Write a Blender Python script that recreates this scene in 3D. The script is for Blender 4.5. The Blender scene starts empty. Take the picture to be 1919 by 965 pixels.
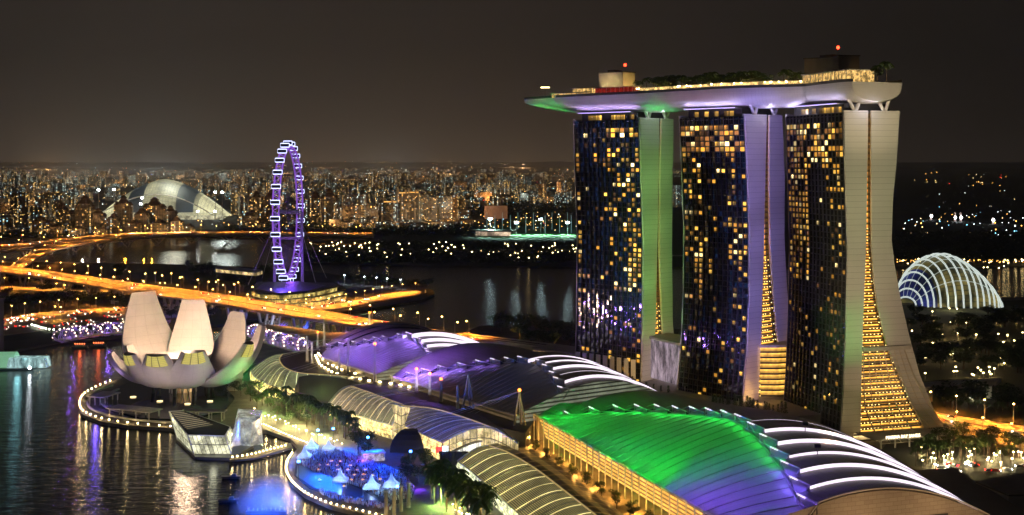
import bpy, bmesh, math, random
from mathutils import Vector, Matrix
PI = math.pi
R = math.radians
random.seed(11)
S = bpy.context.scene
COL = S.collection

# ------------------------------------------------------------------ camera
H = 160.0          # camera height above the water
F = 2300.0         # focal length in photo pixels (1919 wide)
HY = 298.0         # photo row of the horizon
cam_d = bpy.data.cameras.new('camera')
cam_d.sensor_width = 36.0
cam_d.lens = F / 1919 * 36
cam_d.shift_y = -(482.5 - HY) / 1919
cam_d.clip_start = 1.0
cam_d.clip_end = 90000
cam = bpy.data.objects.new('camera', cam_d)
COL.objects.link(cam)
cam.location = (0, 0, H)
cam.rotation_euler = (PI / 2, 0, 0)
S.camera = cam

# ------------------------------------------------------------------ view / render
S.view_settings.view_transform = 'Standard'
S.view_settings.look = 'None'
S.view_settings.exposure = 0.0
S.view_settings.gamma = 1.0
S.cycles.use_denoising = True
S.cycles.max_bounces = 6
S.cycles.diffuse_bounces = 2
S.cycles.glossy_bounces = 3
S.cycles.transmission_bounces = 4
S.cycles.transparent_max_bounces = 8
S.cycles.volume_bounces = 0
S.cycles.sample_clamp_indirect = 4.0
S.cycles.sample_clamp_direct = 0.0
S.cycles.caustics_reflective = False
S.cycles.caustics_refractive = False
S.cycles.use_light_tree = True

def lin(r, g=None, b=None):
    if g is None:
        r, g, b = r
    f = lambda c: (c / 255 / 12.92) if c / 255 <= 0.04045 else ((c / 255 + 0.055) / 1.055) ** 2.4
    return (f(r), f(g), f(b), 1.0)

# ------------------------------------------------------------------ world: night sky lit from below by the city
w = bpy.data.worlds.new('World')
S.world = w
w.use_nodes = True
nt = w.node_tree
nt.nodes.clear()
wo = nt.nodes.new('ShaderNodeOutputWorld')
bg = nt.nodes.new('ShaderNodeBackground')
tc = nt.nodes.new('ShaderNodeTexCoord')
sep = nt.nodes.new('ShaderNodeSeparateXYZ')
nt.links.new(tc.outputs['Generated'], sep.inputs[0])
ramp = nt.nodes.new('ShaderNodeValToRGB')
nt.links.new(sep.outputs['Z'], ramp.inputs[0])
cr = ramp.color_ramp
cr.elements[0].position = 0.0
cr.elements[0].color = lin(92, 80, 69)
cr.elements[1].position = 1.0
cr.elements[1].color = lin(28, 26, 26)
for p, c in ((0.035, (71, 61, 53)), (0.08, (53, 46, 41)), (0.16, (38, 34, 32)), (0.35, (31, 29, 28))):
    e = cr.elements.new(p)
    e.color = lin(c)
# the glow of the city is stronger over the left (built up) side
mr = nt.nodes.new('ShaderNodeMapRange')
mr.inputs['From Min'].default_value = -0.1
mr.inputs['From Max'].default_value = 0.42
mr.inputs['To Min'].default_value = 1.0
mr.inputs['To Max'].default_value = 0.42
nt.links.new(sep.outputs['X'], mr.inputs['Value'])
nz = nt.nodes.new('ShaderNodeTexNoise')
nz.inputs['Scale'].default_value = 3.0
nz.inputs['Detail'].default_value = 5.0
nt.links.new(tc.outputs['Generated'], nz.inputs['Vector'])
nr = nt.nodes.new('ShaderNodeMapRange')
nr.inputs['From Min'].default_value = 0.3
nr.inputs['From Max'].default_value = 0.7
nr.inputs['To Min'].default_value = 0.80
nr.inputs['To Max'].default_value = 1.20
nt.links.new(nz.outputs['Fac'], nr.inputs['Value'])
mm = nt.nodes.new('ShaderNodeMath'); mm.operation = 'MULTIPLY'
nt.links.new(mr.outputs[0], mm.inputs[0]); nt.links.new(nr.outputs[0], mm.inputs[1])
sky = nt.nodes.new('ShaderNodeTexSky')
sky.sky_type = 'NISHITA'
sky.sun_disc = False
sky.sun_elevation = R(-4)
sky.sun_rotation = R(250)
bs = nt.nodes.new('ShaderNodeBackground')
bs.inputs['Strength'].default_value = 0.01
nt.links.new(sky.outputs[0], bs.inputs['Color'])
nt.links.new(ramp.outputs[0], bg.inputs['Color'])
nt.links.new(mm.outputs[0], bg.inputs['Strength'])
ad = nt.nodes.new('ShaderNodeAddShader')
nt.links.new(bg.outputs[0], ad.inputs[0]); nt.links.new(bs.outputs[0], ad.inputs[1])
nt.links.new(ad.outputs[0], wo.inputs['Surface'])

# ------------------------------------------------------------------ placing: photo pixel -> point of the place
def W(px, py, z=2.0):
    D = F * (H - z) / (py - HY)
    return Vector(((px - 960) * D / F, D, z))
def Vd(px, py, D):
    return Vector(((px - 960) * D / F, D, H - (py - HY) * D / F))

# ------------------------------------------------------------------ mesh helpers
class MB:
    def __init__(s):
        s.v = []; s.f = []; s.m = []; s.uv = {}; s.mi = 0
    def add(s, vs, fs, uvs=None):
        o = len(s.v)
        s.v += [tuple(p) for p in vs]
        for i, f in enumerate(fs):
            s.f.append([o + k for k in f]); s.m.append(s.mi)
            if uvs: s.uv[len(s.f) - 1] = uvs[i]
        return s
    def box(s, c, d, rz=0.0, top=1.0):
        hx, hy, hz = d[0] / 2, d[1] / 2, d[2] / 2
        cs, sn = math.cos(rz), math.sin(rz)
        vs = []
        for z in (-hz, hz):
            k = top if z > 0 else 1
            for x, y in ((-hx, -hy), (hx, -hy), (hx, hy), (-hx, hy)):
                x *= k; y *= k
                vs.append((c[0] + x * cs - y * sn, c[1] + x * sn + y * cs, c[2] + z))
        return s.add(vs, [(3, 2, 1, 0), (4, 5, 6, 7), (0, 1, 5, 4), (1, 2, 6, 5), (2, 3, 7, 6), (3, 0, 4, 7)])
    def prism(s, poly, z0, z1):
        n = len(poly)
        a = sum(poly[i][0] * poly[(i + 1) % n][1] - poly[(i + 1) % n][0] * poly[i][1] for i in range(n))
        if a < 0: poly = poly[::-1]
        vs = [(p[0], p[1], z0) for p in poly] + [(p[0], p[1], z1) for p in poly]
        return s.add(vs, [list(range(n))[::-1], list(range(n, 2 * n))] + [(i, (i + 1) % n, n + (i + 1) % n, n + i) for i in range(n)])
    def tube(s, pts, r, n=6, cap=True):
        pts = [Vector(p) for p in pts]
        rs = r if isinstance(r, (list, tuple)) else [r] * len(pts)
        o = []
        for i, p in enumerate(pts):
            d = (pts[min(i + 1, len(pts) - 1)] - pts[max(i - 1, 0)]).normalized()
            u = d.cross(Vector((0, 0, 1)))
            if u.length < 0.01: u = Vector((1, 0, 0))
            u.normalize(); t = d.cross(u)
            for k in range(n):
                a = 2 * PI * k / n
                o.append(p + (u * math.cos(a) + t * math.sin(a)) * rs[i])
        fs = []
        for i in range(len(pts) - 1):
            for k in range(n):
                fs.append((i * n + k, i * n + (k + 1) % n, (i + 1) * n + (k + 1) % n, (i + 1) * n + k))
        if cap:
            fs.append(list(range(n))[::-1]); fs.append(list(range((len(pts) - 1) * n, len(pts) * n)))
        return s.add(o, fs)
    def grid(s, rows, flip=False, uvs=None, closed=False):
        m = len(rows[0]); vs = [p for r in rows for p in r]; fs = []; us = []
        nr_ = len(rows)
        for i in range(nr_ - 1):
            for j in range(m if closed else m - 1):
                j2 = (j + 1) % m
                f = [i * m + j, i * m + j2, (i + 1) * m + j2, (i + 1) * m + j]
                def U(a, b):
                    return uvs(a, b) if uvs else (a / (nr_ - 1), b / (m - 1 if not closed else m))
                u = [U(i, j), U(i, j + 1), U(i + 1, j + 1), U(i + 1, j)]
                if flip: f = f[::-1]; u = u[::-1]
                fs.append(f); us.append(u)
        return s.add(vs, fs, us)
    def ball(s, c, r, n=8, m=5, sz=1.0):
        vs = [(c[0], c[1], c[2] - r * sz)]
        for i in range(1, m):
            a = -PI / 2 + PI * i / m
            for k in range(n):
                b = 2 * PI * k / n
                vs.append((c[0] + r * math.cos(a) * math.cos(b), c[1] + r * math.cos(a) * math.sin(b), c[2] + r * sz * math.sin(a)))
        vs.append((c[0], c[1], c[2] + r * sz))
        fs = [(0, 1 + (k + 1) % n, 1 + k) for k in range(n)]
        for i in range(m - 2):
            for k in range(n):
                fs.append((1 + i * n + k, 1 + i * n + (k + 1) % n, 1 + (i + 1) * n + (k + 1) % n, 1 + (i + 1) * n + k))
        l = len(vs) - 1
        fs += [(l, l - n + k, l - n + (k + 1) % n) for k in range(n)]
        return s.add(vs, fs)
    def bar(s, a, b, wd, ht=None):
        """rectangular bar from a to b"""
        a = Vector(a); b = Vector(b); ht = ht or wd
        d = (b - a).normalized(); u = d.cross(Vector((0, 0, 1)))
        if u.length < 0.01: u = Vector((1, 0, 0))
        u.normalize(); t = u.cross(d).normalized()
        vs = []
        for p in (a, b):
            for i, j in ((-1, -1), (1, -1), (1, 1), (-1, 1)):
                vs.append(p + u * i * wd / 2 + t * j * ht / 2)
        return s.add(vs, [(3, 2, 1, 0), (4, 5, 6, 7), (0, 1, 5, 4), (1, 2, 6, 5), (2, 3, 7, 6), (3, 0, 4, 7)])
    def mesh(s, name, mats, off=None, smooth=False):
        me = bpy.data.meshes.new(name)
        o = off or (0, 0, 0)
        me.from_pydata([(v[0] - o[0], v[1] - o[1], v[2] - o[2]) for v in s.v], [], s.f)
        if s.uv:
            ul = me.uv_layers.new(name='UVMap').data
            for p in me.polygons:
                u = s.uv.get(p.index)
                if u:
                    for k, li in enumerate(p.loop_indices): ul[li].uv = u[k]
        for m_ in (mats if isinstance(mats, (list, tuple)) else [mats]): me.materials.append(m_)
        if any(s.m): me.polygons.foreach_set('material_index', s.m)
        if smooth: me.polygons.foreach_set('use_smooth', [True] * len(me.polygons))
        me.update()
        return me
    def build(s, name, mats, parent=None, smooth=False):
        off = None
        if parent is not None:
            off = Vector(parent.get('_loc', (0, 0, 0)))
        me = s.mesh(name, mats, off, smooth)
        o = bpy.data.objects.new(name, me)
        COL.objects.link(o)
        if parent is not None:
            o.parent = parent
            o['_loc'] = tuple(off)
        return o

def tag(o, label=None, cat=None, group=None, kind=None):
    if label: o['label'] = label
    if cat: o['category'] = cat
    if group: o['group'] = group
    if kind: o['kind'] = kind
    return o
def thing(name, label, cat, loc=(0, 0, 0), group=None, rz=0.0, parent=None):
    """an Empty at the thing's base; unrotated things take parts given in world coordinates"""
    o = bpy.data.objects.new(name, None)
    o.empty_display_size = 1
    COL.objects.link(o)
    o.location = loc
    o.rotation_euler = (0, 0, rz)
    o['_loc'] = tuple(loc)
    if rz: o['_loc'] = (0, 0, 0)
    return tag(o, label, cat, group)
def proto(name):
    o = bpy.data.objects.new(name, None); COL.objects.link(o); o['_loc'] = (0, 0, 0)
    return o
KIDS = {}
def kids(o):
    if o.name not in KIDS: KIDS[o.name] = [c for c in COL.objects if c.parent == o]
    return KIDS[o.name]
def dup(root, loc, rz=0.0, sc=1.0, label=None, cat=None, group=None):
    def cp(o, par):
        c = o.copy(); COL.objects.link(c); c.parent = par
        for k in kids(o): cp(k, c)
        return c
    r = cp(root, None)
    r.location = loc; r.rotation_euler = (0, 0, rz)
    r.scale = (sc, sc, sc) if not isinstance(sc, tuple) else sc
    return tag(r, label, cat, group)
def wipe(root):
    ks = [c for c in COL.objects if c.parent is root or c.parent == root]
    KIDS.pop(root.name, None)
    for k in ks: wipe(k)
    bpy.data.objects.remove(root)
def structure(mb, name, mat, label, smooth=False):
    o = mb.build(name, mat, None, smooth)
    return tag(o, label, name.replace('_', ' '), kind='structure')
ORD = ('first second third fourth fifth sixth seventh eighth ninth tenth eleventh twelfth thirteenth fourteenth fifteenth sixteenth '
       'seventeenth eighteenth nineteenth twentieth').split()
TENS = {2: 'twenty', 3: 'thirty', 4: 'forty', 5: 'fifty', 6: 'sixty', 7: 'seventy', 8: 'eighty', 9: 'ninety'}
TENTH = {2: 'twentieth', 3: 'thirtieth', 4: 'fortieth', 5: 'fiftieth', 6: 'sixtieth', 7: 'seventieth', 8: 'eightieth', 9: 'ninetieth'}
def nth(i):   # i from 0
    n = i + 1
    if n <= 20: return ORD[i]
    if n >= 100: return 'hundred-and-' + (nth(n - 101) if n > 100 else 'zeroth')
    t, u = divmod(n, 10)
    return TENTH[t] if u == 0 else TENS[t] + '-' + ORD[u - 1]
def spread(pts, f):
    """point at fraction f of a polyline"""
    L = [0]
    for a, b in zip(pts, pts[1:]): L.append(L[-1] + (Vector(b) - Vector(a)).length)
    t = f * L[-1]
    for i in range(len(pts) - 1):
        if t <= L[i + 1] or i == len(pts) - 2:
            k = (t - L[i]) / max(L[i + 1] - L[i], 1e-6)
            return Vector(pts[i]).lerp(Vector(pts[i + 1]), k), (Vector(pts[i + 1]) - Vector(pts[i])).normalized()
def smoothline(pts, n):
    """Catmull-Rom through pts, n samples per span"""
    P = [Vector(p) for p in pts]; P = [P[0] * 2 - P[1]] + P + [P[-1] * 2 - P[-2]]
    out = []
    for i in range(1, len(P) - 2):
        for k in range(n):
            t = k / n
            a, b, c, d = P[i - 1], P[i], P[i + 1], P[i + 2]
            out.append(0.5 * ((2 * b) + (c - a) * t + (2 * a - 5 * b + 4 * c - d) * t * t + (-a + 3 * b - 3 * c + d) * t ** 3))
    out.append(P[-2])
    return out
def interp(tab, x):
    if x <= tab[0][0]: return tab[0][1]
    for (a, va), (b, vb) in zip(tab, tab[1:]):
        if x <= b: return va + (vb - va) * (x - a) / (b - a)
    return tab[-1][1]

# ------------------------------------------------------------------ materials
class NT:
    def __init__(s, name):
        s.mat = bpy.data.materials.new(name); s.mat.use_nodes = True
        s.t = s.mat.node_tree; s.b = s.t.nodes['Principled BSDF']; s.o = s.t.nodes['Material Output']
    def n(s, typ, ins=None, **kw):
        nd = s.t.nodes.new(typ)
        for k, v in kw.items(): setattr(nd, k, v)
        for k, v in (ins or {}).items(): s.set(nd.inputs[k], v)
        return nd
    def set(s, inp, v):
        if isinstance(v, bpy.types.NodeSocket): s.t.links.new(v, inp)
        elif isinstance(v, bpy.types.Node): s.t.links.new(v.outputs[0], inp)
        else: inp.default_value = v
    def m(s, op, a, b=0.0, c=0.0):
        nd = s.t.nodes.new('ShaderNodeMath'); nd.operation = op
        s.set(nd.inputs[0], a); s.set(nd.inputs[1], b)
        if op in ('MULTIPLY_ADD',): s.set(nd.inputs[2], c)
        return nd.outputs[0]
    def mix(s, f, a, b):
        nd = s.t.nodes.new('ShaderNodeMix'); nd.data_type = 'RGBA'
        s.set(nd.inputs['Factor'], f); s.set(nd.inputs['A'], a); s.set(nd.inputs['B'], b)
        return nd.outputs['Result']
    def noise(s, scale, detail=3, vec=None, out='Fac', rough=0.5):
        nd = s.n('ShaderNodeTexNoise'); nd.inputs['Scale'].default_value = scale; nd.inputs['Detail'].default_value = detail
        nd.inputs['Roughness'].default_value = rough
        if vec is not None: s.set(nd.inputs['Vector'], vec)
        return nd.outputs[out]
    def coord(s, which='Object'):
        return s.n('ShaderNodeTexCoord').outputs[which]
    def xyz(s, v):
        nd = s.n('ShaderNodeSeparateXYZ'); s.set(nd.inputs[0], v); return nd.outputs
    def comb(s, x, y, z):
        nd = s.n('ShaderNodeCombineXYZ'); s.set(nd.inputs[0], x); s.set(nd.inputs[1], y); s.set(nd.inputs[2], z); return nd.outputs[0]
    def white(s, v):
        nd = s.n('ShaderNodeTexWhiteNoise', noise_dimensions='3D'); s.set(nd.inputs['Vector'], v); return nd.outputs
    def p(s, **kw):
        for k, v in kw.items(): s.set(s.b.inputs[k.replace('_', ' ')], v)
        return s.mat
MC = {}
def plain(name, rgb, rough=0.6, metal=0.0, vary=0.15, scale=0.15, emit=None, strength=0.0, bump=0.0):
    if name in MC: return MC[name]
    t = NT(name)
    c = rgb if len(rgb) == 4 else (*rgb, 1)
    if vary:
        nz = t.noise(scale, 5, t.coord('Object'))
        d = tuple(x * (1 - vary) for x in c[:3]) + (1,); u = tuple(min(1, x * (1 + vary)) for x in c[:3]) + (1,)
        f = t.m('MULTIPLY_ADD', nz, 2.0, -0.5)
        t.p(Base_Color=t.mix(f, d, u))
        if bump:
            b = t.n('ShaderNodeBump', {'Height': t.noise(scale * 8, 4, t.coord('Object')), 'Strength': bump})
            t.p(Normal=b)
    else: t.p(Base_Color=c)
    t.p(Roughness=rough, Metallic=metal)
    if emit: t.p(Emission_Color=emit if len(emit) == 4 else (*emit, 1), Emission_Strength=strength)
    MC[name] = t.mat
    return t.mat
def glow(name, rgb, strength, vary=False):
    """a lit lamp"""
    if name in MC: return MC[name]
    t = NT(name)
    c = lin(rgb)
    t.p(Base_Color=(0.1, 0.1, 0.1, 1), Emission_Color=c, Roughness=0.5)
    if vary:
        r = t.n('ShaderNodeObjectInfo').outputs['Random']
        t.p(Emission_Strength=t.m('MULTIPLY_ADD', t.m('POWER', r, 2.0), strength * 1.6, strength * 0.35))
    else: t.p(Emission_Strength=strength)
    MC[name] = t.mat
    return t.mat
def facade(name, wall, cols, strength, dens=0.3, cw=3.4, ch=3.1, fw=0.62, fh=0.5, rough=0.7, stair=True, seed=0.0):
    """wall with a grid of windows, some of them lit; the pattern differs from building to building"""
    t = NT(name)
    co = t.xyz(t.coord('Object')); rnd = t.n('ShaderNodeObjectInfo').outputs['Random']
    geo = t.n('ShaderNodeNewGeometry'); nv = t.n('ShaderNodeVectorTransform', vector_type='NORMAL', convert_from='WORLD', convert_to='OBJECT')
    t.set(nv.inputs[0], geo.outputs['Normal']); nn = t.xyz(nv.outputs[0])
    isx = t.m('GREATER_THAN', t.m('ABSOLUTE', nn[0]), 0.6)
    u = t.m('ADD', t.m('MULTIPLY', co[1], isx), t.m('MULTIPLY', co[0], t.m('SUBTRACT', 1.0, isx)))
    u = t.m('ADD', u, 500.0)
    us = t.m('DIVIDE', u, cw); zs = t.m('DIVIDE', co[2], ch)
    cu = t.m('FLOOR', us); cz = t.m('FLOOR', zs); fu = t.m('FRACT', us); fz = t.m('FRACT', zs)
    key = t.comb(t.m('ADD', cu, t.m('MULTIPLY', isx, 77.0)), cz, t.m('MULTIPLY_ADD', rnd, 913.0, seed))
    wn = t.white(key)
    # whole columns of lit stairwells and floors that are busier than others
    ck = t.white(t.comb(t.m('FLOOR', t.m('DIVIDE', cu, 3.0)), t.m('MULTIPLY', rnd, 57.0), isx))
    dd = t.m('MULTIPLY', t.m('MULTIPLY_ADD', ck[0], 1.5, 0.25), dens)
    if stair:
        sk = t.white(t.comb(cu, t.m('MULTIPLY', rnd, 31.0), isx))
        dd = t.m('ADD', dd, t.m('MULTIPLY', t.m('GREATER_THAN', sk[0], 0.9), 0.7))
    lit = t.m('LESS_THAN', wn[0], dd)
    ins = t.m('MULTIPLY', t.m('MULTIPLY', t.m('GREATER_THAN', fu, 0.5 - fw / 2), t.m('LESS_THAN', fu, 0.5 + fw / 2)),
              t.m('MULTIPLY', t.m('GREATER_THAN', fz, 0.5 - fh / 2), t.m('LESS_THAN', fz, 0.5 + fh / 2)))
    side = t.m('LESS_THAN', t.m('ABSOLUTE', nn[2]), 0.5)
    ins = t.m('MULTIPLY', ins, side)
    wc = t.xyz(wn[1])
    c1 = t.mix(t.m('GREATER_THAN', wc[0], 0.62), lin(cols[0]), lin(cols[1]))
    c2 = t.mix(t.m('GREATER_THAN', wc[1], 0.82), c1, lin(cols[2]))
    st = t.m('MULTIPLY', t.m('MULTIPLY', lit, ins), t.m('MULTIPLY_ADD', t.m('POWER', wc[2], 2.5), strength * 2.2, strength * 0.3))
    nz = t.noise(0.05, 4, t.coord('Object'))
    wl = t.mix(nz, tuple(x * 0.7 for x in wall) + (1,), tuple(x * 1.2 for x in wall) + (1,))
    base = t.mix(ins, wl, (0.02, 0.025, 0.03, 1))
    t.p(Base_Color=base, Roughness=t.m('MULTIPLY_ADD', ins, -0.5, rough), Emission_Color=c2, Emission_Strength=st)
    return t.mat
WARM = ((255, 200, 110), (255, 226, 170), (190, 225, 235))
MIXD = ((255, 214, 140), (240, 240, 215), (150, 215, 235))
COOL = ((200, 230, 225), (235, 240, 220), (255, 205, 120))

M_concrete = plain('concrete', (0.32, 0.30, 0.27), 0.8)
M_pale = plain('pale_concrete', (0.5, 0.48, 0.44), 0.75)
M_white = plain('white_panel', (0.78, 0.77, 0.74), 0.5, vary=0.05)
M_steel = plain('white_steel', (0.7, 0.7, 0.7), 0.4, vary=0.05)
M_dark = plain('dark_metal', (0.05, 0.05, 0.055), 0.4)
M_roofdark = plain('dark_roof', (0.10, 0.09, 0.085), 0.55)
M_tile = plain('roof_tile', (0.10, 0.065, 0.05), 0.8)
M_pole = plain('galvanised_pole', (0.4, 0.4, 0.4), 0.45, 0.5)
M_trunk = plain('bark', (0.12, 0.085, 0.06), 0.9, scale=1.5, vary=0.3)
M_black = plain('black_steel', (0.02, 0.02, 0.022), 0.35)
G_amber = glow('sodium_lamp', (255, 190, 90), 45)
G_warm = glow('warm_lamp', (255, 222, 150), 22)
G_white = glow('white_lamp', (235, 245, 255), 30)
G_red = glow('red_lamp', (255, 50, 25), 14)
G_blue = glow('blue_lamp', (50, 90, 255), 10)
G_green = glow('green_lamp', (60, 255, 120), 10)
G_head = glow('headlight_glow', (255, 245, 225), 22)
G_tail = glow('tail_light_glow', (255, 30, 20), 8)
def leafmat(name, rgb, hue=0.3):
    t = NT(name)
    nz = t.noise(0.35, 4, t.coord('Object'))
    r = t.n('ShaderNodeObjectInfo').outputs['Random']
    a = tuple(x * (1 - hue) for x in rgb) + (1,); b = tuple(x * (1 + hue * 1.6) for x in rgb) + (1,)
    c = t.mix(t.m('MULTIPLY_ADD', nz, 1.6, -0.3), a, b)
    c = t.mix(t.m('MULTIPLY', r, 0.4), c, (rgb[0] * 1.5, rgb[1] * 1.2, rgb[2] * 0.8, 1))
    t.p(Base_Color=c, Roughness=0.6)
    t.b.inputs['Subsurface Weight'].default_value = 0.0
    return t.mat
M_leaf = leafmat('foliage', (0.07, 0.12, 0.04))
M_palm = leafmat('palm_foliage', (0.07, 0.13, 0.04))
M_needle = leafmat('dark_foliage', (0.03, 0.055, 0.025))

def light(kind, loc, rgb, power, name=None, target=None, angle=60, blend=0.6, size=0.5, parent=None, maxd=None):
    d = bpy.data.lights.new(name or 'lamp_light', kind)
    d.color = lin(rgb)[:3]; d.energy = power
    if kind == 'SPOT': d.spot_size = R(angle); d.spot_blend = blend; d.shadow_soft_size = size
    elif kind == 'AREA': d.shape = 'RECTANGLE'; d.size = size[0]; d.size_y = size[1]
    else: d.shadow_soft_size = size
    o = bpy.data.objects.new(name or 'lamp_light', d); COL.objects.link(o)
    o.location = loc
    if target is not None:
        o.rotation_euler = (Vector(target) - Vector(loc)).to_track_quat('-Z', 'Y').to_euler()
    if parent is not None:
        o.parent = parent
        pl = Vector(parent.get('_loc', (0, 0, 0))); o.location = Vector(loc) - pl
    return o

# =================================================================== SETTING: water and land
def water_mat(name, sc=0.18, st=0.3, base=(0.006, 0.008, 0.010)):
    t = NT(name)
    co = t.coord('Object')
    mp = t.n('ShaderNodeMapping', {'Vector': co}); mp.inputs['Scale'].default_value = (0.38, 1.0, 1.0)
    n1 = t.noise(sc, 5, mp.outputs[0], rough=0.6); n2 = t.noise(sc * 5, 3, mp.outputs[0], rough=0.6)
    h = t.m('ADD', n1, t.m('MULTIPLY', n2, 0.3))
    b = t.n('ShaderNodeBump', {'Height': h, 'Strength': st, 'Distance': 1.6})
    t.p(Base_Color=(*base, 1), Roughness=0.12, IOR=1.33, Normal=b)
    t.b.inputs['Specular IOR Level'].default_value = 0.5
    return t.mat
M_water = water_mat('bay_water')
structure(MB().add([(-60000, -3000, 0), (60000, -3000, 0), (60000, 60000, 0), (-60000, 60000, 0)], [(0, 1, 2, 3)]),
          'water', M_water, 'dark rippled water of the bay reflecting the shore lights')

def ground_mat(name, c1, c2, scale=0.02, rough=0.85):
    t = NT(name)
    n = t.noise(scale, 6, t.coord('Object'), rough=0.65)
    f = t.m('MULTIPLY_ADD', n, 3.0, -1.0)
    t.p(Base_Color=t.mix(f, (*c1, 1), (*c2, 1)), Roughness=rough)
    return t.mat
M_land = ground_mat('land', (0.035, 0.045, 0.025), (0.09, 0.08, 0.06))
M_pave = ground_mat('paving', (0.14, 0.125, 0.11), (0.24, 0.215, 0.19), 0.08)
M_far = ground_mat('city_ground', (0.02, 0.024, 0.018), (0.06, 0.055, 0.045), 0.004)
def land(pts, name, mat, label, z=2.0, z0=-4):
    poly = []
    for p in pts:
        q = W(p[0], p[1], z) if len(p) == 2 else Vector((p[0], p[1], z))
        poly.append((q.x, q.y))
    return structure(MB().prism(poly, z0, z), name, mat, label)
land([(-600, 446), (150, 446), (520, 446), (560, 470), (580, 492), (800, 497), (1090, 500), (1700, 500), (2000, 498), (2700, 497),
      (50000, 30000, 0), (50000, 58000, 0), (-50000, 58000, 0), (-50000, 30000, 0)],
     'far_shore_ground', M_far, 'dark flat city ground beyond the reservoir reaching the horizon')
land([(-400, 700), (0, 662), (110, 640), (240, 630), (300, 622), (420, 606), (520, 594), (600, 590), (700, 577), (790, 562), (815, 551),
      (812, 543), (770, 533), (650, 517), (560, 505), (450, 499), (300, 494), (100, 491), (-400, 494)],
     'peninsula_ground', M_land, 'low peninsula between the bay and the reservoir under the observation wheel')
SHORE = [(205, 715), (165, 735), (148, 758), (152, 775), (190, 790), (240, 797), (320, 802), (380, 812), (440, 806), (500, 806), (545, 822),
         (560, 838), (545, 856), (536, 880), (545, 903), (572, 926), (620, 947), (680, 962), (760, 985), (900, 1080)]
land(SHORE + [(1000, 1300), (1000, 1700), (2900, 1700), (2900, 700), (2300, 560), (1919, 556), (1700, 566), (1500, 590), (1300, 615),
              (1090, 622), (1000, 608), (900, 610), (850, 632), (640, 655), (560, 645), (480, 640), (430, 655), (330, 685)],
     'bayfront_ground', M_pave, 'paved bayfront ground under the mall and the hotel')
# darker park ground behind the hotel
land([(1560, 1000), (1640, 860), (1700, 780), (1640, 640), (1668, 572), (1919, 562), (2300, 570), (2800, 720), (2800, 1000)],
     'park_ground', M_land, 'dark grassy park ground right of the hotel', z=2.3, z0=1.9)
land([(395, 700), (420, 668), (475, 655), (470, 690), (440, 722), (405, 725)], 'lawn', plain('lawn_grass', (0.03, 0.09, 0.03), 0.9),
     'small lawn beside the lotus museum', z=2.3, z0=1.9)
land([(900, 445), (905, 426), (960, 412), (1100, 410), (1100, 447)], 'sports_field', plain('field_grass', (0.05, 0.16, 0.04), 0.9),
     'green floodlit practice field on the far shore', z=2.4, z0=1.9)
# hills on the horizon
hb = MB(); rr = random.Random(5)
for k, (D, base, amp, x0, x1) in enumerate(((19000, 6, 60, -9500, 11000), (26000, 20, 105, -12000, 16000))):
    top = []; n = 120
    for i in range(n + 1):
        x = x0 + (x1 - x0) * i / n
        h = base + amp * (0.5 + 0.5 * math.sin(x / 2100 + k * 2) * math.sin(x / 5300 + 1)) * (0.6 + 0.4 * math.sin(x / 700)) + rr.uniform(-6, 6)
        top.append((x, h))
    hb.grid([[(x, D - 900, 1.0) for x, h in top], [(x, D - 300, h * 0.7) for x, h in top], [(x, D, h) for x, h in top], [(x, D + 900, 1.0) for x, h in top]])
structure(hb, 'hills', M_far, 'low dark hills along the horizon', True)

# =================================================================== roads
def asphalt(name, c=(0.30, 0.27, 0.24)):
    t = NT(name)
    uv = t.xyz(t.coord('UV'))
    n = t.noise(0.35, 5, t.coord('Object'), rough=0.7)
    # tyre-polished lanes along the road
    st = t.noise(40.0, 2, t.comb(t.m('MULTIPLY', uv[0], 0.15), uv[1], 0.0))
    f = t.m('MULTIPLY_ADD', n, 0.8, t.m('MULTIPLY_ADD', st, 1.4, -0.6))
    base = t.mix(f, tuple(x * 0.6 for x in c) + (1,), tuple(x * 1.5 for x in c) + (1,))
    # lane lines
    lane = t.m('LESS_THAN', t.m('ABSOLUTE', t.m('SUBTRACT', t.m('FRACT', t.m('MULTIPLY', uv[1], 10.0)), 0.5)), 0.035)
    dash = t.m('GREATER_THAN', t.m('FRACT', t.m('MULTIPLY', uv[0], 160.0)), 0.5)
    t.p(Base_Color=t.mix(t.m('MULTIPLY', lane, dash), base, (0.55, 0.52, 0.45, 1)), Roughness=0.6)
    return t.mat
M_road = asphalt('road_surface')
def ribbon(far, near, z, n=10, thick=0.0, rail=0.0):
    """surface between two polylines of photo points at height z; returns left/right edge points"""
    a = smoothline([W(*p, z if len(p) == 2 else z) for p in far], n)
    b = smoothline([W(*p, z) for p in near], n)
    m = max(len(a), len(b))
    A = [spread(a, i / (m - 1))[0] for i in range(m)]; B = [spread(b, i / (m - 1))[0] for i in range(m)]
    return A, B
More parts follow.
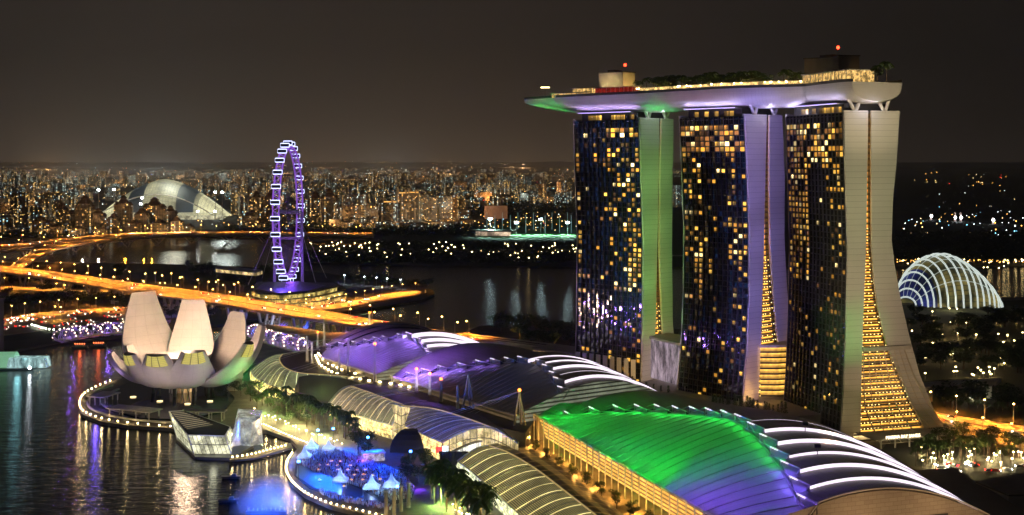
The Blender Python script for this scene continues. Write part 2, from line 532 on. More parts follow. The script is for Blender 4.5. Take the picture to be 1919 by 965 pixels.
def bridge(name, label, cat, far, near, z, thick=3.2, pier=None, pier_col=None, deckmat=None, group=None, rail=1.1):
    A, B = ribbon(far, near, z)
    root = thing(name, label, cat, tuple((A[0] + B[0]) / 2), group)
    mb = MB()
    k = 9
    mb.grid([[A[i].lerp(B[i], j / k) for j in range(k + 1)] for i in range(len(A))], uvs=lambda i, j: (i / len(A), j / k))
    mb.build('road_deck', deckmat or M_road, root)
    g = MB(); dz = Vector((0, 0, thick)); d1 = Vector((0, 0, 0.02))
    sec = []
    for i in range(len(A)):
        c = (A[i] + B[i]) / 2
        sec.append([A[i] - d1, A[i].lerp(c, 0.02) - dz * 0.45, A[i].lerp(c, 0.4) - dz, B[i].lerp(c, 0.4) - dz, B[i].lerp(c, 0.02) - dz * 0.45, B[i] - d1])
    g.grid(sec); g.build('girder', M_pale, root)
    for P, Q in ((A, B), (B, A)):
        r = MB(); rows = []
        for i in range(len(P)):
            u = (Q[i] - P[i]).normalized() * 0.5
            rows.append([P[i] - u, P[i] - u + Vector((0, 0, rail)), P[i] + Vector((0, 0, rail)), P[i] + u * 0.1])
        r.grid(rows); r.build('parapet', M_pale, root)
    mid = MB(); rows = []
    for i in range(len(A)):
        c = (A[i] + B[i]) / 2; u = (B[i] - A[i]).normalized() * 0.35
        rows.append([c - u, c - u + Vector((0, 0, 0.9)), c + u + Vector((0, 0, 0.9)), c + u])
    mid.grid(rows); mid.build('median_barrier', M_pale, root)
    return root, A, B
def vpier(c, u, z1, h, col, parent, spreadw=9.0, z0=0.0):
    """V shaped pair of legs under a bridge"""
    mb = MB()
    for s in (-1, 1):
        mb.bar((c.x + u.x * s * 1.2, c.y + u.y * s * 1.2, z0), (c.x + u.x * s * spreadw, c.y + u.y * s * spreadw, z1), 2.0, 2.2)
    mb.box((c.x, c.y, z0 + (z1 - z0) * 0.42), (3.5, 3.5, 1.6), math.atan2(u.y, u.x))
    return mb.build('pier', col, parent)
EXF = [(-120, 486), (0, 499), (125, 513), (250, 531), (375, 547), (480, 562), (600, 582), (700, 600), (800, 617), (905, 637)]
EXN = [(-120, 496), (0, 509.5), (125, 528), (250, 548), (375, 565), (480, 582), (600, 601), (700, 616), (780, 627), (880, 640)]
ex, EA, EB = bridge('expressway_bridge', 'wide amber-lit expressway viaduct crossing behind the lotus museum', 'bridge', EXF, EXN, 20)
for i in range(10, len(EA) - 4, 5):
    c = (EA[i] + EB[i]) / 2; u = (EB[i] - EA[i]).normalized()
    t_ = (EA[i + 1] - EA[i - 1]).normalized()
    for s in (-0.55, 0.1, 0.7):
        q = c + u * s * (EB[i] - EA[i]).length * 0.42
        vpier(q, t_, 17.4, 1, M_pale, ex, 8)
# unlit continuation towards the hotel
dv, DA, DB = bridge('dark_viaduct', 'unlit grey viaduct running from the expressway to the hotel', 'bridge',
                    [(860, 626), (960, 637), (1095, 655), (1250, 676)], [(850, 632), (960, 644), (1095, 663), (1250, 686)], 20, thick=4,
                    deckmat=plain('dark_asphalt', (0.06, 0.055, 0.05), 0.8))
mb = MB()
for i in range(0, len(DA)):
    c = DB[i]
    mb.box((c.x, c.y, 9), (1.0, 1.0, 14))
mb.build('column_row', M_concrete, dv)
# far parkway bridge and its ramp
fb, FA, FB = bridge('parkway_bridge', 'far curving amber parkway bridge left of the observation wheel', 'bridge',
                    [(-150, 468), (0, 460), (130, 446), (220, 439), (330, 435.5), (450, 434.5), (560, 435), (700, 437)],
                    [(-150, 480), (0, 470), (100, 459), (200, 449), (320, 440), (450, 438), (560, 438), (700, 440)], 18, thick=6)
for i in range(14, len(FA) - 12, 5):
    c = (FA[i] + FB[i]) / 2; t_ = (FA[i + 1] - FA[i - 1]).normalized()
    for s in (-1, 1):
        vpier(c + (FB[i] - FA[i]) * 0.3 * s, t_, 13, 1, M_pale, fb, 14)
rp, RA, RB = bridge('ramp_bridge', 'curved amber slip road dropping towards the near expressway', 'bridge',
                    [(20, 500), (50, 479), (95, 461), (150, 452), (215, 446)], [(44, 503), (72, 484), (112, 466), (165, 456), (225, 449)], 18, thick=4)
def flat_road(name, label, far, near, z=2.35, mat=None):
    A, B = ribbon(far, near, z)
    mb = MB(); k = 5
    mb.grid([[A[i].lerp(B[i], j / k) for j in range(k + 1)] for i in range(len(A))], uvs=lambda i, j: (i / len(A), j / k))
    for P, Q in ((A, B), (B, A)):
        mb.grid([[P[i] + (P[i] - Q[i]).normalized() * 0.4 - Vector((0, 0, 0.3)), P[i] + (P[i] - Q[i]).normalized() * 0.4 + Vector((0, 0, 0.13)), P[i] + Vector((0, 0, 0.13)), P[i] - Vector((0, 0, 0.1))] for i in range(len(P))],
                uvs=lambda i, j: (0.1, 0.02))
    o = structure(mb, name, mat or M_road, label)
    return A, B
LA, LB = flat_road('low_road', 'low amber road below the expressway at the far left', [(-60, 536), (80, 538), (200, 541), (330, 548)], [(-60, 542), (80, 545), (200, 549), (330, 558)], 9.0)
QA, QB = flat_road('shore_road', 'amber avenue full of cars on the near shore left of the museum', [(-40, 606), (60, 588), (130, 582), (250, 574), (400, 566)], [(-40, 634), (60, 622), (130, 612), (250, 600), (400, 590)], 2.35)
PA, PB = flat_road('peninsula_road', 'amber road looping round the tip of the peninsula', [(560, 578), (640, 568), (720, 552), (770, 545), (790, 546)], [(560, 584), (640, 577), (720, 563), (775, 555), (788, 552)], 2.35)
HA, HB = flat_road('highway', 'amber dual carriageway at the right behind the hotel', [(1560, 735), (1700, 762), (1760, 775), (1850, 789), (1960, 806), (2100, 830)], [(1560, 752), (1700, 782), (1760, 796), (1850, 812), (1960, 832), (2100, 862)], 2.6)
HC, HD = flat_road('slip_road', 'amber slip road in front of the dual carriageway at the right', [(1770, 800), (1850, 816), (1960, 838), (2100, 868)], [(1770, 806), (1850, 826), (1960, 850), (2100, 884)], 2.6)
flat_road('far_shore_road', 'thin amber road along the far shore of the reservoir', [(860, 470.5), (960, 472.5), (1100, 476), (1300, 478)], [(860, 472), (960, 474.5), (1100, 478), (1300, 480)], 2.4)
for k, off in ((0, 0.5), (1, 0.08), (2, 0.92)):
    mb = MB()
    for i in range(0, len(HA) - 1):
        p = HA[i].lerp(HB[i], off); q = HA[i + 1].lerp(HB[i + 1], off)
        mb.bar(p + Vector((0, 0, 0.45)), q + Vector((0, 0, 0.45)), 0.5, 0.9)
    tag(mb.build('road_barrier', plain('barrier_paint', (0.6, 0.55, 0.5), 0.6)), 'pale concrete barrier along the %s of the dual carriageway' % ('middle', 'far side', 'near side')[k], 'barrier')

# =================================================================== HOTEL: three towers under one long deck
def hotelglass(name, tint=(0.002, 0.0025, 0.004)):
    t = NT(name)
    co = t.coord('UV'); u = t.xyz(co)          # u: metres along, v: metres up
    cell = t.white(t.comb(t.m('FLOOR', t.m('DIVIDE', u[0], 1.95)), t.m('FLOOR', t.m('DIVIDE', u[1], 26.0)), 0.0))
    cell2 = t.white(t.comb(t.m('FLOOR', t.m('DIVIDE', u[0], 1.95)), t.m('FLOOR', t.m('DIVIDE', u[1], 3.35)), 3.0))
    fl = t.m('LESS_THAN', t.m('FRACT', t.m('DIVIDE', u[1], 3.35)), 0.16)
    fv = t.m('LESS_THAN', t.m('FRACT', t.m('DIVIDE', u[0], 1.95)), 0.10)
    fr = t.m('MAXIMUM', fl, fv)
    geo = t.n('ShaderNodeNewGeometry')
    nd = t.n('ShaderNodeVectorMath', operation='MULTIPLY_ADD')
    t.set(nd.inputs[0], cell[1]); nd.inputs[1].default_value = (0.05, 0.05, 0.03)
    t.set(nd.inputs[2], geo.outputs['Normal'])
    n2 = t.n('ShaderNodeVectorMath', operation='MULTIPLY_ADD')
    t.set(n2.inputs[0], cell2[1]); n2.inputs[1].default_value = (0.03, 0.03, 0.03)
    t.set(n2.inputs[2], nd.outputs[0])
    n3 = t.n('ShaderNodeVectorMath', operation='NORMALIZE'); t.set(n3.inputs[0], n2.outputs[0])
    base = t.mix(fr, t.mix(cell2[0], (*tint, 1), (0.006, 0.006, 0.008, 1)), (0.006, 0.006, 0.006, 1))
    t.p(Base_Color=base, Roughness=t.m('MULTIPLY_ADD', fr, 0.5, 0.06), Normal=n3.outputs[0], IOR=1.7)
    t.b.inputs['Specular IOR Level'].default_value = .6
    return t.mat
M_hglass = hotelglass('hotel_glass')
def endwall_mat():
    t = NT('end_wall_panels')
    z = t.xyz(t.coord('Object'))[2]
    j = t.m('LESS_THAN', t.m('FRACT', t.m('DIVIDE', z, 3.35)), 0.05)
    n = t.noise(0.06, 4, t.coord('Object'))
    b = t.mix(n, (0.60, 0.59, 0.56, 1), (0.72, 0.71, 0.68, 1))
    t.p(Base_Color=t.mix(t.m('MULTIPLY', j, 0.7), b, (0.25, 0.25, 0.25, 1)), Roughness=0.55)
    return t.mat
M_end = endwall_mat()
def litfloors(name, c=(255, 176, 70), st=1.35, dark=(0.03, 0.02, 0.012)):
    """open floors lit from inside: bright band, dark slab edge"""
    t = NT(name)
    z = t.xyz(t.coord('Object'))[2]; uv = t.xyz(t.coord('UV'))
    f = t.m('FRACT', t.m('DIVIDE', z, 3.35))
    band = t.m('MULTIPLY', t.m('GREATER_THAN', f, 0.28), t.m('LESS_THAN', f, 0.97))
    grad = t.m('MULTIPLY_ADD', t.m('POWER', f, 3.0), 1.4, 0.35)
    n = t.noise(0.35, 3, t.coord('Object'))
    k = t.m('MULTIPLY', t.m('MULTIPLY', band, grad), t.m('MULTIPLY_ADD', n, 1.6, 0.0))
    t.p(Base_Color=(*dark, 1), Emission_Color=lin(c), Emission_Strength=t.m('MULTIPLY', k, st * 1.6), Roughness=0.5)
    return t.mat
M_litf = litfloors('lit_atrium_floors')
M_win = []
for k, (c, s_) in enumerate((((255, 196, 80), 1.1), ((255, 178, 60), 0.65), ((255, 224, 150), 1.9), ((225, 150, 70), 0.28))):
    t = NT('lit_hotel_window'); rn = t.n('ShaderNodeObjectInfo').outputs['Random']
    co = t.xyz(t.coord('Generated')); r1 = t.xyz(t.white(t.comb(rn, 3.1, 0.0))[1])
    cur = t.m('MULTIPLY_ADD', t.m('GREATER_THAN', co[0], r1[0]), .75, .25)            # one curtain drawn part way
    cove = t.m('MULTIPLY_ADD', t.m('POWER', co[2], 3.0), 1.1, .45)                     # brighter near the ceiling
    r = t.m('MULTIPLY', t.m('MULTIPLY', cur, cove), t.m('MULTIPLY_ADD', t.m('POWER', r1[1], 1.6), 2.2, .35))
    t.p(Base_Color=(0.1, 0.08, 0.05, 1), Emission_Color=lin(c), Emission_Strength=t.m('MULTIPLY', r, s_), Roughness=0.2)
    M_win.append(t.mat)
FLH = 3.35
def solve(C, b, pts, D0=None):
    """photo points on the vertical plane through C along b -> (distance along b, z)"""
    out = []
    for px, py in pts:
        k = (px - 960) / F
        t = (k * C[1] - C[0]) / (b[0] - k * b[1])
        D = C[1] + t * b[1]
        out.append((t, H - (py - HY) * D / F))
    return out
def tower(label, Cp, s, th, L, wl, wr, el, er, ztop, seed, winw, gapw, upper, blackout=()):
    D0 = F / s
    C = ((Cp - 960) / s, D0)
    a = (-math.cos(R(th)), math.sin(R(th))); b = (math.sin(R(th)), math.cos(R(th)))
    tab = []
    for pts in (wl, wr, el, er):
        sh_ = -1.2 if pts is wr else (1.0 if pts is el else 0)
        q = [(z, t) for t, z in solve(C, b, [(x_ + sh_, y_) for x_, y_ in pts])]; q.sort(); tab.append(q)
    root = thing('hotel_tower', label, 'hotel tower', (C[0] + a[0] * L / 2 + b[0] * 15, C[1] + a[1] * L / 2 + b[1] * 15, 2))
    def P(al, t, z): return Vector((C[0] + a[0] * al + b[0] * t, C[1] + a[1] * al + b[1] * t, z))
    zs = [z for z in [2 + i * (ztop - 2) / 48 for i in range(49)]]
    rng = random.Random(seed)
    for (lo, hi, nm) in ((0, 1, 'west_wing'), (2, 3, 'east_wing')):
        # glass body
        g = MB(); rows = []
        for z in zs:
            l = interp(tab[lo], z); r_ = interp(tab[hi], z)
            rows.append([P(0, l + .3, z), P(0, r_ - .3, z), P(L, r_ - .3, z), P(L, l + .3, z), P(0, l + .3, z)])
        cum = [0, 10, 10 + L, 20 + L, 20 + 2 * L]
        g.grid(rows, uvs=lambda i, j: (cum[min(j, 4)], zs[min(i, 48)]), flip=True)
        n = len(rows); g.add(rows[-1][:4], [(0, 1, 2, 3)])
        g.build(nm, M_hglass, root)
        # end walls, 1.4 m thick, standing proud of the glass on both sides
        for (a0, a1) in ((-1.4, 0.0), (L, L + 1.4)):
            e = MB(); rows = []
            for z in zs + [ztop + 1.5]:
                l = interp(tab[lo], z); r_ = interp(tab[hi], z)
                rows.append([P(a0, l, z), P(a0, r_, z), P(a1, r_, z), P(a1, l, z)])
            e.grid(rows, closed=True, flip=True); e.add(rows[-1], [(0, 1, 2, 3)]); e.build('end_wall', M_end, root)
    # inner atrium screen, set back from the end wall
    g = MB(); rows = []
    for z in zs:
        l = interp(tab[1], z) - 1.0; r_ = interp(tab[2], z) + 1.0
        rows.append([P(3.0, l, z), P(3.0, r_, z)])
    g.grid(rows); g.build('atrium_screen', M_litf, root)
    # fins on the west face
    fb_ = MB(); nf = int(L / 3.9)
    for i in range(nf + 1):
        al = L * i / nf
        for z0, z1 in zip(zs[::3], zs[3::3]):
            fb_.bar(P(al, interp(tab[0], z0) - .15, z0), P(al, interp(tab[0], z1) - .15, z1), 0.22, 0.9)
    fb_.build('glass_fins', M_dark, root)
    # floor lines
    # lit windows
    big = [];
    nfl = int((ztop - 14) / FLH)
    colw = [rng.random() for _ in range(nf)]
    for fl in range(nfl):
        z = 12 + fl * FLH
        frac = fl / nfl
        for c in range(nf):
            xx = c / nf           # 0 at the near corner, 1 at the far corner
            pr = winw(xx, frac)
            pr *= 0.45 + 1.1 * colw[c] * 1.0
            if fl >= nfl - upper: pr = gapw(xx)
            if rng.random() < pr: big.append((z, c, fl >= nfl - upper))
    rng.shuffle(big)
    # two pane sizes, each a shared mesh
    mods = []
    for wdt, hg in ((2.2, 2.1), (3.1, 2.5)):
        mods.append([MB().box((0, 0, 0), (wdt, 0.3, hg)).mesh('window', m_) for m_ in M_win])
    rest = MB()
    ang = math.atan2(a[1], a[0])
    for i, (z, c, up) in enumerate(big):
        al = L * (c + 0.5) / nf; t0 = interp(tab[0], z) - 0.12
        p = P(al, t0, z); k = rng.choice((0, 0, 1, 1, 1, 2, 3)) if not up else rng.choice((0, 1, 3, 3, 2, 1))
        if i < 100:
            o = bpy.data.objects.new('window', mods[1 if up else 0][k]); COL.objects.link(o)
            o.parent = root; o.location = p - Vector(root['_loc']); o.rotation_euler = (0, 0, ang)
        else:
            rest.mi = k; rest.box(p, (2.2 if not up else 3.1, 0.3, 2.1 if not up else 2.5), ang)
    if rest.v:
        o = rest.build('window_field', M_win, root); o['kind'] = 'stuff'
    # recessed crown floor with a lit lounge and its white slab edge
    cr_ = MB(); cr_.prism([P(4, 3, 0)[:2], P(L - 4, 3, 0)[:2], P(L - 4, interp(tab[3], ztop) - 3, 0)[:2], P(4, interp(tab[3], ztop) - 3, 0)[:2]], ztop - 1, ztop + 5.5)
    cr_.build('crown_storey', M_dark, root)
    for i in range(int(L / 4) - 3):
        if rng.random() < 0.62: MB().box(P(8 + i * 4, 2.9, ztop + 2.3), (3.4, 0.3, 3.0), ang).build('lounge_window', M_win[0], root)
    sl = MB(); sl.prism([P(8, 1.0, 0)[:2], P(L - 2, 1.0, 0)[:2], P(L - 2, 12, 0)[:2], P(8, 12, 0)[:2]], ztop + 5.5, ztop + 6.0)
    sl.build('crown_slab', M_white, root)
    st = MB(); st.bar(P(8, 0.9, ztop + 5.8), P(L - 2, 0.9, ztop + 5.8), 0.25, 0.3); st.build('light_strip', glow('violet_strip', (190, 170, 255), 2.2), root)
    # V struts from the leg tops to the hull
    for t0, t1 in ((interp(tab[0], ztop), interp(tab[1], ztop)), (interp(tab[2], ztop), interp(tab[3], ztop))):
        m_ = (t0 + t1) / 2
        v = MB()
        for sgn in (-1, 1): v.tube([P(-.2, m_ + sgn * 0.5, ztop + 1.2), P(1.0, m_ + sgn * 5.2, ztop + 11.2)], 1.05, 8)
        v.build('strut', M_white, root)
    return root, C, a, b, P, tab
# the three towers, south (near, right) to north
T1 = tower('nearest and widest hotel tower with khaki end walls and glass atrium at its foot', 1580, 3.32, 73, 62.5,
    [(1580, 205), (1582, 300), (1587, 470), (1584, 620), (1579, 740), (1573, 822)],
    [(1626, 205), (1625, 300), (1622, 470), (1617, 600), (1614, 700), (1612, 822)],
    [(1630, 205), (1630, 300), (1631, 460), (1635, 520), (1642, 575), (1659, 645), (1682, 700), (1705, 755), (1738, 815), (1745, 828)],
    [(1684, 206), (1678, 300), (1671, 380), (1669, 450), (1675, 500), (1686, 560), (1702, 630), (1721, 700), (1747, 765), (1779, 820), (1784, 828)],
    186, 3, lambda x, f: 0.10 + 0.5 * (f > 0.45) * (x > 0.62) + 0.16 * (x < 0.25) + 0.14 * (f > 0.8), lambda x: 0.72, 6)
T2 = tower('middle hotel tower with lavender end walls and many lit rooms', 1395, 3.07, 48.7, 50.8,
    [(1394, 212), (1398, 300), (1403, 440), (1402, 560), (1398, 660), (1391, 740)],
    [(1435.5, 212), (1433, 320), (1430, 470), (1427, 560), (1425, 640), (1420, 740)],
    [(1439, 212), (1438.5, 350), (1440, 460), (1447, 560), (1455, 640), (1470, 740)],
    [(1463, 212), (1468, 330), (1467, 440), (1472, 540), (1481, 640), (1500, 740)],
    186, 7, lambda x, f: 0.12 + 0.42 * (x > 0.68) * (f > 0.3) + 0.30 * (x < 0.28) * (f > 0.25), lambda x: 0.75, 5)
T3 = tower('farthest hotel tower with green end walls and mostly dark blue glass', 1198, 2.82, 43, 55.6,
    [(1197, 219), (1200, 330), (1204, 450), (1203, 600), (1200, 720)],
    [(1234, 219), (1233, 330), (1230, 480), (1228, 600), (1222, 720)],
    [(1237, 219), (1234, 330), (1233, 460), (1235, 540), (1239, 620), (1242, 720)],
    [(1260, 220), (1258, 330), (1257, 460), (1258, 600), (1262, 650), (1270, 720)],
    186, 12, lambda x, f: 0.07 + 0.55 * (x > 0.86) + 0.42 * (x < 0.45) * (f > 0.35) + 0.12 * (x < 0.3), lambda x: 0.5 if x < 0.45 else 0.12, 2)

# ---- glass atrium at the foot of the near tower
root, C, a, b, P, tab = T1
def atrium(tw, ztop, out, label_skip=None):
    root, C, a, b, P, tab = tw
    # stepped lit floors in the gap, each one a slab with a lit ceiling
    ce = MB(); sp = MB(); rng = random.Random(4)
    z = 4.0
    while z < ztop:
        l = interp(tab[1], z) + .2; r_ = interp(tab[2], z)
        fl = MB(); fl.prism([P(-0.5, l, 0)[:2], P(-0.5, r_ - 0.3, 0)[:2], P(2.6, r_ - 0.3, 0)[:2], P(2.6, l, 0)[:2]], z, z + 0.5); fl.build('gallery_floor', M_dark, root)
        n = max(1, int((r_ - l) / 2.2))
        for i in range(n):
            if rng.random() < 0.8: sp.box(P(0.4, l + (i + 0.5) * (r_ - l) / n, z + 2.6), (0.34, 0.34, 0.3))
        z += FLH
    sp.build('ceiling_spots', glow('gallery_spot', (255, 225, 140), 7), root)
atrium(T1, 120, 0); atrium(T2, 95, 0); atrium(T3, 60, 0)
# the wide glass canopy of the near tower: a sheet of glazing falling from two thirds down to the forecourt
top = [(t, z) for t, z in solve(C, b, [(1613, 657), (1700, 657)])]
gz = plain('canopy_frame', (0.55, 0.50, 0.40), 0.4)
t = NT('atrium_glass'); t.p(Base_Color=(0.9, 0.9, 0.85, 1), Roughness=0.03, Alpha=0.12); M_aglass = t.mat
zt = top[0][1]
fr = MB(); gl = MB(); rows = []
nz_ = 14
for i in range(nz_ + 1):
    f = i / nz_; z = zt + (3.0 - zt) * f
    out = -2.0 - 4 * f - 26 * max(0, f - 0.62) ** 1.3 * 2.0
    l = interp(tab[1], z) + 0.2; r_ = interp(tab[3], z) - 6 + 2 * f
    rows.append([P(out, l + (r_ - l) * j / 8, z) for j in range(9)])
gl.grid(rows)
for i, r in enumerate(rows):
    for j in range(8): fr.bar(r[j], r[j + 1], 0.28)
for j in range(9):
    for i in range(nz_): fr.bar(rows[i][j], rows[i + 1][j], 0.34 if j % 4 else 0.55)
gl.build('canopy_glass', M_aglass, root); fr.build('canopy_frame', gz, root)
cap = MB(); cap.prism([P(-4, interp(tab[1], zt) - 0.5, 0)[:2], P(-4, interp(tab[3], zt) - 3, 0)[:2], P(-0.2, interp(tab[3], zt) - 3, 0)[:2], P(-0.2, interp(tab[1], zt) - 0.5, 0)[:2]], zt, zt + 2.2)
cap.build('canopy_head', M_pale, root)
# inner lit slope of the east leg
sl = MB(); rows = []
for i in range(20):
    z = 4 + i * (zt - 6) / 19
    rows.append([P(0.3, interp(tab[2], z) - 0.5, z), P(-1.6, interp(tab[2], z) + 0.3, z)])
# ground floor lobby behind the canopy
lob = MB(); lob.box(P(-8, 22, 4.5), (40, 0.6, 4.2), math.atan2(b[1], b[0])); lob.build('lobby_wall', litfloors('lobby_lit', (255, 214, 140), 0.9), root)
can = MB(); can.prism([P(-30, 2, 0)[:2], P(-30, 52, 0)[:2], P(-12, 60, 0)[:2], P(-10, 2, 0)[:2]], 7.2, 7.8); can.build('forecourt_roof', M_pale, root)
col_ = MB()
for i in range(6): col_.box(P(-28, 6 + i * 9, 4.6), (0.8, 0.8, 5.2))
col_.build('forecourt_columns', M_pale, root)
def sign(txt, loc, size, rz, mat, name, parent=None, label=None):
    cu = bpy.data.curves.new(name, 'FONT'); cu.body = txt; cu.size = size; cu.extrude = 0.12; cu.align_x = 'CENTER'
    o = bpy.data.objects.new(name, cu); COL.objects.link(o); o.data.materials.append(mat)
    bpy.context.view_layer.update(); me_ = bpy.data.meshes.new_from_object(o); bpy.data.objects.remove(o)
    o = bpy.data.objects.new(name, me_); COL.objects.link(o)
    o.location = loc; o.rotation_euler = (PI / 2, 0, rz)
    if parent is not None: o.parent = parent; o.location = Vector(loc) - Vector(parent['_loc'])
    return o
sign('MARINA BAY SANDS', P(-31, 18, 8.2), 2.35, math.atan2(b[1], b[0]), glow('sign_white', (255, 235, 190), 4), 'sign', root)

# ---- glass links between the towers and the podium they stand on
def linkbox(label, pts, z0, z1, mats, D=None):
    r = thing('lobby_link', label, 'building', (*pts[0], z0))
    MB().prism(pts, z0, z1).build('glass_wall', mats, r)
    cx = sum(p[0] for p in pts) / len(pts); cy = sum(p[1] for p in pts) / len(pts)
    big_ = [(cx + (p[0] - cx) * 1.07, cy + (p[1] - cy) * 1.07) for p in pts]
    MB().prism(big_, z1, z1 + 1.6).build('roof_slab', M_pale, r)
    return r
def linkmat(name, c1, c2, st):
    t = NT(name); co = t.coord('Object')
    mp = t.n('ShaderNodeMapping', {'Vector': co}); mp.inputs['Scale'].default_value = (1, 1, 0.3)
    n = t.noise(0.22, 6, mp.outputs[0], rough=0.75); z = t.xyz(co)[2]
    k = t.m('MAXIMUM', t.m('MULTIPLY_ADD', n, 4.0, -1.5), 0.08)
    t.p(Base_Color=(0.05, 0.05, 0.05, 1), Emission_Color=t.mix(n, lin(c1), lin(c2)), Emission_Strength=t.m('MULTIPLY', k, st), Roughness=0.2)
    return t.mat
P3, P2 = T3[4], T2[4]
def q2(p): return (p.x, p.y)
linkbox('low glass lobby glowing white between the farthest and middle towers',
        [q2(P3(-3, 9, 0)), q2(P2(54, 2, 0)), q2(P2(54, 26, 0)), q2(P3(-3, 30, 0))], 14, 40, linkmat('pearl_glass', (190, 160, 190), (235, 215, 225), 0.7))
P1 = T1[4]
linkbox('low glass lobby glowing amber between the middle and nearest towers',
        [q2(P2(-3, 12, 0)), q2(P1(66, -4, 0)), q2(P1(66, 20, 0)), q2(P2(-3, 36, 0))], 14, 44, litfloors('amber_glass', (255, 190, 80), 1.0))
linkbox('low glass wing glowing amber left of the farthest tower',
        [q2(P3(58, 6, 0)), q2(P3(100, 6, 0)), q2(P3(100, 30, 0)), q2(P3(58, 30, 0))], 4, 22, linkmat('wing_glass', (255, 190, 100), (240, 215, 170), 0.6))
# podium
pod = thing('hotel_podium', 'dark podium terrace along the foot of the hotel towers', 'podium', (*q2(P2(0, 0, 0)), 2))
MB().prism([q2(P3(57, -26, 0)), q2(P3(57, 26, 0)), q2(P2(20, 40, 0)), q2(P1(20, 10, 0)), q2(P1(20, -20, 0)), q2(P2(-10, -24, 0)), q2(P2(50, -26, 0))], 2, 12).build('terrace', M_concrete, pod)
pw = MB()
for i in range(9):
    p = P3(4 + i * 6, -1.0, 20); pw.box(p, (3.6, 0.5, 13), math.atan2(T3[2][1], T3[2][0]))
pw.build('plinth_panel', M_white, pod)

# =================================================================== SKY DECK
def rowpt(T, al, t): return T[4](al, t, 0)
mid = 17
ctrl = [rowpt(T1, -8, mid), rowpt(T1, 20, mid), rowpt(T1, 50, mid - 1), rowpt(T2, 10, mid - 2), rowpt(T2, 45, mid - 2),
        rowpt(T3, 8, mid - 2), rowpt(T3, 40, mid - 2), rowpt(T3, 66, mid - 3), rowpt(T3, 92, mid - 6), rowpt(T3, 111, mid - 8)]
cl = smoothline(ctrl, 10)
tot = sum((cl[i + 1] - cl[i]).length for i in range(len(cl) - 1))
NS = 110
park = thing('sky_park', 'long boat-shaped roof deck lying across all three hotel towers', 'sky deck', (ctrl[3].x, ctrl[3].y, 194))
ZD = 204.0
rows = []; cents = []; widths = []
for i in range(NS + 1):
    f = i / NS
    p, d = spread(cl, f)
    n = Vector((d.y, -d.x, 0))          # towards the east side
    wd = 19.0
    if f > 0.72: wd = 19.0 * (1 - ((f - 0.72) / 0.28) ** 1.9) + 0.4
    if f < 0.03: wd = 19.0 * (0.84 + 0.16 * (f / 0.03) ** 0.5)
    dep = 10.0 * min(1, (wd / 19.0) ** 0.8)
    cents.append((p, d, n)); widths.append(wd)
    r = []
    for k in range(17):
        a_ = PI * k / 16
        cx = -math.cos(a_); sx = math.sin(a_) ** 0.75
        r.append(Vector((p.x, p.y, ZD - 2.6)) + n * cx * wd - Vector((0, 0, dep * sx)))
    r = [r[0] + Vector((0, 0, 1.9)) - n * 0.15] + r + [r[-1] + Vector((0, 0, 1.9)) + n * 0.15]
    rows.append(r)
hull = MB(); hull.grid(rows)
hull.add(rows[0], [list(range(len(rows[0])))])
def hullmat():
    t = NT('hull_panels')
    uv = t.xyz(t.coord('UV'))
    j1 = t.m('LESS_THAN', t.m('FRACT', t.m('MULTIPLY', uv[0], 160.0)), 0.06)
    j2 = t.m('LESS_THAN', t.m('FRACT', t.m('MULTIPLY', uv[1], 36.0)), 0.10)
    n = t.noise(0.1, 4, t.coord('Object'))
    b = t.mix(n, (0.52, 0.51, 0.50, 1), (0.66, 0.65, 0.63, 1))
    t.p(Base_Color=t.mix(t.m('MULTIPLY', t.m('MAXIMUM', j1, j2), 0.3), b, (0.2, 0.2, 0.2, 1)), Roughness=0.45)
    return t.mat
hull.build('hull', hullmat(), park, True)
dk = MB(); dk.grid([[c[0] + Vector((0, 0, ZD - 0.7)) - c[2] * (w_ - .2), c[0] + Vector((0, 0, ZD - 0.7)) + c[2] * (w_ - .2)] for c, w_ in zip(cents, widths)])
dk.build('deck', M_pave, park)
pr = MB()
for sg in (-1, 1):
    pr.grid([[c[0] + Vector((0, 0, ZD - 0.8)) + c[2] * sg * (w_ - .1), c[0] + Vector((0, 0, ZD + 1.0)) + c[2] * sg * (w_ + .15), c[0] + Vector((0, 0, ZD + 1.0)) + c[2] * sg * max(w_ - .5, 0), c[0] + Vector((0, 0, ZD - 0.8)) + c[2] * sg * max(w_ - .7, 0)] for c, w_ in zip(cents, widths)])
pr.build('parapet', M_dark, park)
def dpt(f, off, dz=0.0):
    p, d = spread(cl, f); n = Vector((d.y, -d.x, 0))
    return Vector((p.x, p.y, ZD + dz)) + n * off, d, n
def dbox(nm, f0, f1, o0, o1, z0, z1, mat, parent):
    m = MB(); N = max(1, int((f1 - f0) * 40))
    rws = []
    for i in range(N + 1):
        f = f0 + (f1 - f0) * i / N
        A, _, _ = dpt(f, o0, z0); B, _, _ = dpt(f, o1, z0); up = Vector((0, 0, z1 - z0))
        rws.append([A, A + up, B + up, B])
    m.grid(rws, closed=True); m.add(rws[0], [(0, 1, 2, 3)]); m.add(rws[-1], [(3, 2, 1, 0)])
    return m.build(nm, mat, parent)
def fpx(px, off=-12):
    """fraction along the deck whose west side stands at photo column px"""
    lo, hi = 0.0, 1.0
    for _ in range(30):
        m_ = (lo + hi) / 2; q, _, _ = dpt(m_, off)
        if 960 + F * q.x / q.y > px: lo = m_
        else: hi = m_
    return lo
